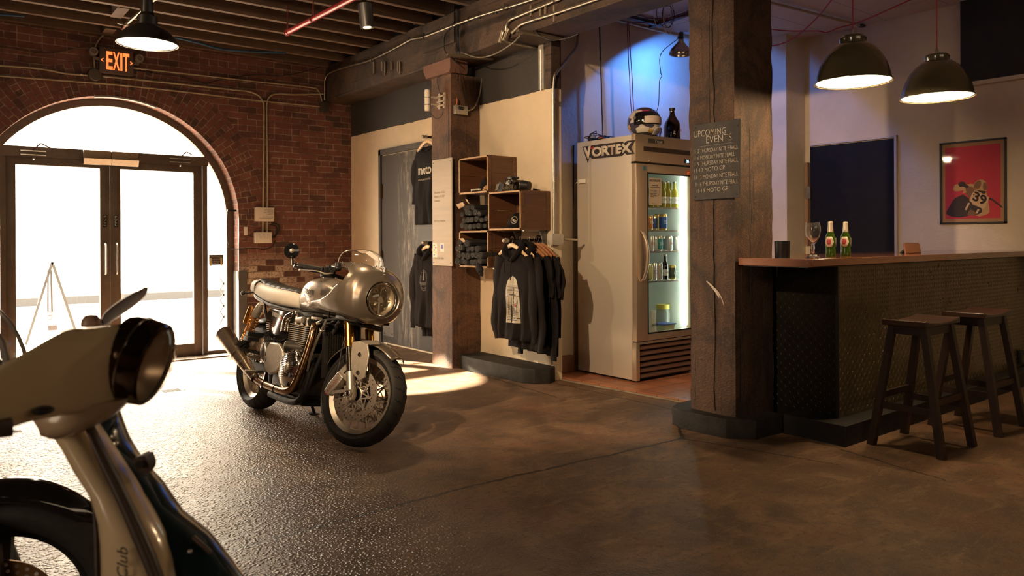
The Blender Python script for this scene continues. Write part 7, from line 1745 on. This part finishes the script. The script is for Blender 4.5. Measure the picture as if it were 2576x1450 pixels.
cond([(690,600),(697,585),(694,570),(684,566)], .007, 'second black cable looping inside the first by the switch box', M_RUB, YB-.03, nm='hanging_cable_loop')
cond([(570,626),(600,627),(640,625),(665,628),(685,620),(693,606)], .005, 'thin black cable running from the arch under the switch box', M_RUB, YB-.015, nm='thin_cable')
cond([(-20,118),(20,122),(90,134),(140,134),(190,122),(228,118)], .006, 'old frayed cord sagging across the brick left of the exit sign', mat('frayed_cable', (.13,.09,.06), .9), YB-.01, nm='frayed_cable')
cond([(330,176),(400,186),(450,192),(500,206),(520,210),(560,200),(640,188),(700,191),(760,182),(812,166)], .005, 'sagging dark cord on the upper brick wall right of the exit sign', mat('dark_cord', (.03,.022,.016), .9), YB-.015, nm='sagging_cable')
for i, (px, py, lab) in enumerate(((584,530,'small iron hook on the arch edge beside the side window'),)):
    p = onY(px,py,YB-.05); tag(MB().box((p.x-.05,YB-.05,p.z-.012),(p.x+.05,YB-.02,p.z+.012)).build('wall_hook', M_SBLACK), lab, 'hook')
g = MB(); P = [onY(x,y,YB+.02) for x, y in ((573,535),(571,560),(572,600),(578,622),(585,628))]; tag(MB().tube(cr(P,5), .006, 8).build('door_cable', M_RUB), 'black cable clipped down the arch edge beside the side window', 'cable')
# exit sign
a, b = onY(250,181,YB-.08), onY(336,128,YB-.08); es_ = thing('exit_sign', 'lit red EXIT sign with two emergency heads above the arch', 'exit sign', (a.x,YB-.03,a.z+.0)); w_, h_ = b.x-a.x, .285
z0 = 0
Mx = Matrix.Rotation(math.radians(-0.5),4,'Y')
MB().box((0,-.05,z0),(w_,.03,z0+h_*.93),.012).build('housing', mat('sign_brown', (.11,.075,.06), .5), es_)
def grad():
    m = bpy.data.materials.new('exit_glow'); m.use_nodes = True; nt = m.node_tree; nt.nodes.clear(); k = NT(nt)
    o = k.n('OutputMaterial'); e = k.n('Emission', ins={1: 2.2}); e.inputs[0].default_value = (1., .20, .05, 1); k.link(e.outputs[0], o.inputs[0]); return m
MG = emis('exit_glow', (1., .16, .035), 1.9)
for ch, x0, x1 in (('E',.20,.38),('X',.39,.585),('I',.605,.665),('T',.68,.87)): text('exit_lettering', ch, (w_*x0,-.052,z0+h_*.13), (1,0,0), (0,0,1), w_*(x1-x0), h_*.66, MG, es_, .0006, 0, .001, 1, .025)
for ch, x0 in (('<',.045),('>',.895)): text('arrow', ch, (w_*x0,-.052,z0+h_*.38), (1,0,0), (0,0,1), w_*.07, h_*.15, MG, es_, .0006, 0, .001, 1, .02)
for sx, px_ in ((-1,-.055),(1,w_+.055)):
    MB().lathe([(.0,.045),(.040,.045),(.046,.03),(.046,-.01),(.03,-.02)], (px_,-.03,h_*(.72 if sx < 0 else .68)), (0,-1,0), 24).build('lamp_head', mat('head_grey', (.16,.13,.11), .5), es_)
    MB().torus((px_,-.076,h_*(.72 if sx < 0 else .68)), (0,1,0), .032, .004, 24, 6).build('head_ring', mat('ring_grey', (.32,.28,.24), .4), es_)
    MB().beam((px_,-.03,h_*.5),(w_*.5,-.02,h_*.42),.02,.03).build('arm', mat('head_grey', (.16,.13,.11), .5), es_)
# barn lamp
c = atD(371,112,5.15); t = thing('barn_lamp', 'black barn lamp hanging from the joists in front of the exit sign', 'lamp', c); t.scale = (.88,.88,1.); R_ = .215
MB().lathe([(R_,0),(R_+.008,.0),(R_+.006,.01),(.195,.055),(.150,.095),(.10,.118),(.078,.13),(.070,.19),(.045,.215),(.040,.30),(0,.30)], n=64).build('shade', mat('lamp_black', (.012,.010,.009), .35), t, ang=35)
MB().lathe([(R_-.004,.006),(.185,.05),(.14,.085),(.06,.11),(0,.112)], n=56).build('white_lining', mat('lining2', (.85,.80,.72), .4, emit=(1.,.88,.68), es=3.5), t, ang=60)  # white inside emits by itself, standing for the bulb's reflected light
MB().sphere((0,0,.055),.042,20,14).build('bulb', emis('barn_bulb', (1.,.90,.72), 9.), t)
MB().cyl((0,0,.30),(0,0,3.40-c.z),.012,n=12).build('stem', M_BLK, t)
for s_ in (-1,1): MB().torus((s_*.045,0,.47),(0,.3,1),.022,.006,20,6).build('hook_ring', M_STEEL, t)
light('barn_bulb_light', 'POINT', (c.x,c.y,c.z+.0), 22, (1.,.74,.45), shadow_soft_size=.06)
# conduit from the lamp line to the wall
P = [onZ(405,-30,3.32), onZ(383,8,3.32), onZ(350,30,3.32), onZ(312,62,3.32)]; P = [onZ(470,-60,3.3), onZ(380,5,3.30), onZ(316,62,3.24)]
tag(MB().tube([P[0],P[1],P[2]], .014, 12).build('lamp_conduit', M_STEEL), 'shiny conduit sloping from the lamp towards the brick wall', 'conduit')
p = P[2]; t = thing('ceiling_bracket', 'open round wiring bracket where the lamp conduit meets the red one', 'bracket', p); MB().torus((0,0,0),(.3,-.4,1),.05,.008,8,6).build('ring', M_STEEL, t); MB().beam((-.07,0,0),(.07,0,-.01),.012,.006).build('bar', M_STEEL, t)
b = onY(302,68,YB-.02); tag(MB().tube(cr([p, p.lerp(b,.35)+Vector((0,0,-.03)), p.lerp(b,.75)+Vector((0,0,-.02)), b],6), .012, 10).build('red_conduit', mat('faded_red', (.24,.10,.08), .5, .3)), 'faded red conduit section between the lamp bracket and the brick wall', 'conduit')
for px, py in ((186*0+300,35),(270,85)): p = onZ(px, py, 3.38); tag(MB().box((p.x-.05,p.y-.20,3.385),(p.x+.05,p.y+.18,3.60)).build('joist_block', M_JOIST), 'short timber block between the joists near the barn lamp, %s the brick wall' % ('away from' if py < 50 else 'close to'), 'block')
# red sprinkler pipe with hangers
a, b = onZ(723,82,3.17), onZ(895,-8,3.17); d = (b-a).normalized(); b = a+d*2.4
sp_ = thing('sprinkler_pipe', 'red sprinkler pipe slung under the joists', 'pipe', a); off = a
W(MB().cyl(a, b, .024, n=20).build('pipe', mat('sprinkler_red', (.42,.05,.06), .30, .0, coat=.5)), sp_)
W(MB().tube([a-d*.015,a+d*.03], [.030,.030], 18).build('end_cap', mat('sprinkler_red2', (.38,.05,.05), .3)), sp_)
for k_ in (.0,.55,1.35):
    c0 = a+d*k_; W(MB().torus(c0, d, .030, .005, 24, 8).cyl(c0+Vector((.0,.028,.0)), c0+Vector((.03,.04,.24)), .005, n=8).cyl(c0+Vector((0,-.028,0)), c0+Vector((-.02,-.03,.24)), .005, n=8).build('pipe_hanger', mat('hanger_red', (.16,.03,.03), .5)), sp_)
# track spot
c = atD(921,40,5.4); t = thing('track_spotlight', 'black cylinder spotlight glowing under the joists near the beam', 'spotlight', c)
MB().lathe([(0,.09),(.05,.085),(.052,.07),(.050,-.085),(.044,-.085),(.044,-.05),(0,-.05)], (0,0,0), (-.10,0.02,1), 32).build('housing', M_SBLACK, t); MB().lathe([(0,-.075),(.022,-.075),(.028,-.082),(0,-.088)], (0,0,0), (-.10,0.02,1), 24).build('lamp_face', emis('spot_face', (1.,.72,.36), 30.), t)
MB().beam((.0,0,.08),(.0,0,.22),.02,.02).box((-.06,-.03,.20),(.08,.03,.24)).build('yoke', M_SBLACK, t); MB().tube([(-.03+.03*math.cos(a_),.0,.13+.03*math.sin(a_)) for a_ in [PI*i/8 for i in range(13)]], .004, 6).build('lead', M_RUB, t)
light('track_spot_lamp', 'SPOT', c-Vector((.01,0,.10)), 60, (1.,.70,.40), c+Vector((.1,-.1,-3)), spot_size=math.radians(70), spot_blend=.5, shadow_soft_size=.03)
# blue hose between joists
tag(MB().tube(cr([onZ(440,94,3.37),onZ(500,108,3.36),onZ(560,124,3.34),onZ(640,130,3.35),onZ(720,133,3.38)],8), .012, 8).build('ceiling_hose', mat('ceiling_hose', (.02,.07,.16), .4)), 'dark blue hose sagging below the joists by the brick wall', 'hose')
tag(MB().tube(cr([onZ(-20,34,3.37),onZ(25,38,3.36),onZ(60,41,3.38)],5), .010, 8).build('ceiling_hose', mat('blue_hose2', (.03,.09,.18), .4)), 'short visible length of blue hose at the upper left corner', 'hose')
# ---- conduits on the beam
def bc(pts, r, label, X0=3.955, k_=5, m=None): P = [onX(x,y,X0) for x, y in pts]; return tag(MB().tube(cr(P,k_), r, 12).build('beam_conduit', m or M_STEEL), label, 'conduit')
bc([(817,252),(817,215),(818,200),(828,185),(860,172),(935,150),(1000,118),(1035,99),(1062,94),(1100,80),(1200,42),(1335,0),(1460,-50)], .012, 'long conduit climbing along the face of the beam from the brick wall')
bc([(1272,78),(1275,62),(1283,50),(1300,42),(1400,0),(1520,-52)], .014, 'upper of two short conduits on the beam ending in an open fitting')
bc([(1287,82),(1300,70),(1318,58),(1400,32),(1500,-2),(1600,-36)], .014, 'lower of two short conduits on the beam ending in an open fitting')
for (x,y,x2,y2,lab) in ((1268,92,1260,108,'upper open conduit fitting on the beam'),(1282,85,1270,103,'lower open conduit fitting on the beam')):
    a, b = onX(x,y-14,3.945), onX(x2,y2,3.945); t = thing('conduit_elbow', lab, 'conduit fitting', b); MB().beam((0,0,0), a-b, .04, .035).build('body', M_STEEL, t, mods=[('bevel',.008)]); MB().beam((-.022,0,0), (a-b)+Vector((-.022,0,0)), .006, .018).build('cover_plate', M_PAINTC, t)
for px, py in ((937,150),(1068,92),(1270,18),(1397,-2)): 
    p = onX(px,py,3.96); tag(MB().box((3.94,p.y-.008,p.z-.03),(3.985,p.y+.008,p.z+.03)).build('pipe_strap', M_STEEL), 'small strap holding a conduit to the beam face', 'strap', 'conduit straps on the beam')
for px, py in ((1030,99),(1140,65),(1180,51),(1206,42),(1248,30),(1280,17)):
    p = onX(px,py,3.955); tag(MB().torus(p, (0,.95,-.1), .016, .003, 18, 6).build('zip_tie', M_BLK), 'black zip tie around the long beam conduit', 'zip tie', 'zip ties on the long beam conduit')
# pieces under the beam
P = [onZ(x,y,2.925) for x, y in ((1290,108),(1350,124),(1360,127))]; tag(MB().tube([onZ(1275,104,2.93),onZ(1360,125,2.93)], .014, 12).build('cross_conduit', M_STEEL), 'short conduit crossing the underside of the beam', 'conduit')
tag(MB().tube([onX(1360,125,4.30),onX(1360,170,4.30),onX(1361,228,4.30)], .010, 10).build('stud_conduit', M_STEEL), 'thin conduit dropping beside the galvanised stud', 'conduit')
tag(MB().beam(onZ(1302,77,2.935), onZ(1415,98,2.935), .045, .02).build('mounting_angle', mat('angle_brown', (.13,.10,.07), .5, .4)), 'steel angle screwed across the underside of the beam', 'angle')
tag(MB().beam(onZ(1125,138,2.935), onZ(1240,149,2.935), .045, .02).build('mounting_angle', mat('angle_brown2', (.12,.09,.065), .5, .4)), 'steel angle under the beam at the notice board post', 'angle')
c = cr([onX(1160,132,3.97),onX(1200,144,3.97),onX(1240,138,3.97),onX(1285,112,3.97),onX(1308,90,3.97)],6); tag(MB().tube(c, .006, 8).build('hanging_grey_cable', mat('hanging_grey_cable', (.16,.14,.12), .5)), 'grey cable sagging below the beam from the notice board post', 'cable')
c = cr([onX(1345,78,3.97),onX(1362,92,3.97),onX(1390,101,3.97),onX(1430,95,3.97),onX(1455,85,3.97)],6); tag(MB().tube(c, .005, 8).build('hanging_cable', M_RUB), 'black cable drooping below the beam above the cream wall end', 'cable')
c = cr([onX(1135,68,3.94),onX(1120,85,3.94),onX(1117,110,3.94),onX(1120,130,3.945),onX(1135,145,3.95),onX(1150,160,3.96)],6); tag(MB().tube(c, .005, 8).build('hanging_cable', M_RUB), 'black cable looping down the beam face above the notice board post', 'cable')
tag(MB().tube([onX(1150,66,3.94),onX(1153,100,3.94),onX(1157,148,3.96)], .004, 8).build('hanging_cable', M_RUB), 'straight black cable hanging at the beam strap', 'cable')
# vertical conduit at the wall end with box
YE = 4.925
P = [onY(1455,85,YE+.19),onY(1450,118,YE+.17),onY(1430,145,YE+.10),onY(1402,180,YE),onY(1393,205,YE),onY(1392,300,YE),onY(1393,590,YE)]
tag(MB().tube(cr(P,6), .013, 12).build('wall_conduit', M_STEEL), 'tall conduit running down the end of the cream wall beside the fridge', 'conduit')
p = onY(1394,255,YE); tag(MB().cyl(p-Vector((0,0,.02)), p+Vector((0,0,.02)), .018, n=14).build('coupling', M_STEEL), 'coupling half way up the conduit on the cream wall end', 'coupling')
t, w_, h_ = wbox(1390,588,1418,617,.06,'square_box','square grey metal box at the foot of the tall conduit beside the fridge','junction box',mat('box_pale', (.46,.42,.35), .45, .3), 4.95)
for x in (.01,w_-.01):
    for z in (.01,h_-.01): MB().cyl((x,-.061,z),(x,-.063,z),.004,n=8).build('screw', M_STEEL, t)
tag(MB().cyl(onY(1418,602,4.93), onY(1452,604,4.93), .011, n=12).build('conduit_stub', M_STEEL), 'short horizontal conduit stub from the square box towards the fridge', 'conduit')
tag(MB().cyl(Vector((4.50,5.12,.17)), Vector((4.50,5.12,.80)), .010, n=10).build('floor_pipe', M_SBLACK), 'dark vertical pipe in the gap left of the fridge', 'pipe')
# plaster damage at the wall foot
tag(MB().prism([onX(x,y,4.325) for x, y in ((1372,882),(1380,900),(1384,918),(1389,917),(1384,895),(1378,880))], (-.006,0,0)).build('broken_plaster', mat('bare_plaster', (.5,.38,.26), .9, bump=1., bs=60)), 'patch of broken plaster at the foot of the cream wall end', 'plaster patch')
# rubble by the tile edge
for i, (px, py) in enumerate(((1402,950),(1412,944),(1408,938))):
    p = onZ(px,py,0); g = MB(); g.sphere((p.x,p.y,.012),.022+.004*i,8,6,sc=(1.1,.8,.7)); tag(g.build('rubble_chunk', M_CURB), 'small lump of rubble at the corner of the tiled floor', 'rubble', 'rubble at the tile corner')
# floor drain
p = onZ(430,983,fz(1.6,6.6)); t = thing('floor_drain', 'round metal drain cover set in the floor behind the scooter', 'drain', (p.x,p.y,fz(p.x,p.y))); MB().lathe([(0,.004),(.09,.004),(.10,.006),(.11,.004),(.115,0)], n=40).build('rim', M_GUN, t)
for i in range(5): MB().box((-.07,-.055+.025*i,.004),(.07,-.048+.025*i,.0065)).build('slot', M_SBLACK, t)
# ---- bar ceiling conduits and red cords
a, b = onZ(1930,5,3.35), onZ(2165,64,3.35); tag(MB().cyl(a+(a-b)*.5, b, .014, n=14).build('ceiling_conduit', mat('conduit_violet', (.45,.38,.33), .5, .3)), 'conduit across the white ceiling above the bar', 'conduit')
t = thing('ceiling_grommet', 'dark hole with a knot of cable where the conduit meets the bar wall', 'grommet', b+Vector((.02,0,-.0))); MB().sphere((0,0,0),.035,14,8,sc=(1.6,1,.5)).build('body', M_SBLACK, t)
def rc(pts, label, z=3.30, r=.006): P = [onZ(x,y,z+dz) for x, y, dz in pts]; tag(MB().tube(cr(P,8), r, 8).build('red_flex_cable', M_CORD), label, 'cord')
rc([(1930,73,0),(1990,78,-.01),(2055,78,-.01),(2080,82,-.03),(2110,70,-.01),(2145,61,0),(2200,40,0),(2300,-5,.02)], 'red cord draped along the bar ceiling towards the right lamp')
rc([(1925,116,-.10),(1960,112,-.10),(2000,94,-.08),(2040,60,-.04),(2070,28,0),(2095,-5,.02)], 'red cord looping from behind the chalkboard post up to the bar ceiling')
P = [onZ(1620,46,3.28), onZ(1660,47,3.27), onZ(1700,43,3.28), onZ(1745,36,3.28)]; tag(MB().tube(cr(P,6), .006, 8).build('red_flex_cable', M_REDC), 'dark red cord across the ceiling between the beam and the chalkboard post', 'cord')
P = [onZ(1590,58,3.28), onZ(1640,56,3.28), onZ(1690,46,3.30), onZ(1745,20,3.3)]; tag(MB().tube(cr(P,6), .005, 8).build('red_flex_cable', M_REDC), 'second dark red cord sagging lower under the ceiling by the chalkboard post', 'cord')
# ---- board outside
b0 = Vector((1.0,11.5,-.1)); t = thing('sandwich_board', 'white folding sidewalk board standing outside the left door', 'sandwich board', (1.05,11.4,-.105))
ap, fl_, fr2 = onY(131,660,11.5), onY(65,868,11.5), onY(198,868,11.5)
for nm, a, b in (('side_rail',ap,fl_),('side_rail',ap,fr2)): W(MB().beam(Vector((b.x,11.5,-.10)), Vector((a.x,11.5,a.z)), .03, .03, up=(0,1,0)).build(nm, mat('rail_grey', (.017,.016,.015), .6)), t)
W(MB().prism([(ap.x+.01,11.52,ap.z),(fr2.x-.01,11.52,-.02),(ap.x+.02,12.1,-.02),(ap.x,11.60,ap.z)], (.012,0,0)).build('panel', mat('board_cream', (.09,.08,.065), .7)), t)
for dx in (-.015,.02): W(MB().beam(onY(124+dx*200,680,11.45), onY(125+dx*300,785,11.45), .02, .006, up=(0,1,0)).build('strap', mat('strap_dark', (.007,.006,.006), .7)), t)
for y in (790,799): W(MB().torus(onY(125,y,11.45), (0,1,0), .028, .006, 20, 6).build('ring', M_SBLACK), t)
a, b = onY(120,832,11.45), onY(143,818,11.45); W(MB().box((a.x,11.44,a.z),(b.x,11.46,b.z)).build('label', mat('board_label', (.022,.016,.015), .7)), t)
a_, b_ = onY(556,900,13.), onY(566,560,13.); 
t = thing('street_fence', 'dark lattice post seen through the narrow side window', 'fence', (onY(562,800,12.5).x,12.5,-.1)); zt = onY(560,700,12.5).z+.1
g = MB(); g.beam((-.05,0,0),(-.05,0,zt),.03,.03).beam((.06,0,0),(.06,0,zt+.7),.05,.03); [g.beam((-.05,0,zt*i/4),(.06,0,zt*(i+1)/4),.02,.02).beam((.06,0,zt*i/4),(-.05,0,zt*(i+1)/4),.02,.02) for i in range(4)]; g.build('lattice', mat('fence_grey', (.012,.011,.011), .7), t)
# ================================================================= LIGHT, WORLD, CAMERA
WARM = (1., .70, .42)
light('sun', 'SUN', (-2,12,8), 100., (1., .86, .66), (-2+1.80, 12-3.98, 8-2.7), angle=math.radians(.9))
wd = bpy.data.worlds.new('sky'); bpy.context.scene.world = wd; wd.use_nodes = True
bg = wd.node_tree.nodes['Background']; bg.inputs[0].default_value = (1., .86, .70, 1); bg.inputs[1].default_value = 32.
light('daylight_portal', 'AREA', (1.62, YB+.31, 1.3), 1., (1,1,1), (1.62, 0, 1.3), shape='RECTANGLE', size=2.6, size_y=2.9).data.cycles.is_portal = True
# assumed track spots and window fills, out of view, then the blue clamp bulb
light('assumed_track_spot', 'SPOT', (-1.0,2.6,3.2), 900, WARM, (4.5,4.9,1.2), spot_size=math.radians(50), spot_blend=.5, shadow_soft_size=.05)  # added spot lighting the fridge side and shelf wall; its lamp is assumed, unseen
light('assumed_track_spot', 'SPOT', (-1.8,5.2,3.2), 230, WARM, (4.3,6.4,1.4), spot_size=math.radians(60), spot_blend=.6, shadow_soft_size=.06)  # second added spot, towards the notice board post; no fixture modelled, lamp assumed
light('assumed_room_fill', 'AREA', (-4.15, 1.2, 1.9), 95, (1., .78, .55), (3, 3, 1.1), shape='RECTANGLE', size=2.8, size_y=1.8)  # added area fill before the solid left wall; its window is assumed, not built
light('assumed_rear_fill', 'AREA', (2.5, -3.15, 2.3), 36, (1., .74, .48), (2.5, 3, 1.), shape='RECTANGLE', size=4., size_y=1.4)  # added area fill at the solid front wall behind the camera; window only assumed
light('blue_clamp_bulb', 'SPOT', (5.74,4.70,3.0), 46, (.055,.24,1.), (5.74+.35,4.70+.6,3.0-.7), spot_size=math.radians(163), spot_blend=.12, shadow_soft_size=.03)
cam = bpy.data.cameras.new('camera'); co = bpy.data.objects.new('camera', cam); C.objects.link(co)
cam.sensor_width = 36; cam.lens = 36*F/2576; cam.shift_y = -125/2576
fwd = Vector((FW[0], FW[1], 0)); r0 = Vector((RT[0], RT[1], 0)); u0 = Vector((0,0,1))
c_, s_ = math.cos(ROLL), math.sin(ROLL)
rr_ = r0*c_ - u0*s_; uu_ = r0*s_ + u0*c_
Mc = Matrix((rr_, uu_, -fwd)).transposed().to_4x4(); Mc.translation = O; co.matrix_world = Mc
cam.clip_start = .05
cam.dof.use_dof = True; cam.dof.focus_distance = 4.7; cam.dof.aperture_fstop = 4.4
S = bpy.context.scene; S.camera = co
S.view_settings.view_transform = 'Standard'; S.view_settings.look = 'None'; S.view_settings.gamma = 1; S.view_settings.exposure = .15
S.view_settings.use_curve_mapping = False
cy = S.cycles; cy.use_denoising = True; cy.max_bounces = 7; cy.diffuse_bounces = 4; cy.glossy_bounces = 3; cy.use_adaptive_sampling = True; cy.adaptive_threshold = .035; cy.transmission_bounces = 6; cy.transparent_max_bounces = 12
cy.sample_clamp_indirect = 4.; cy.caustics_reflective = False; cy.caustics_refractive = False; cy.use_light_tree = True
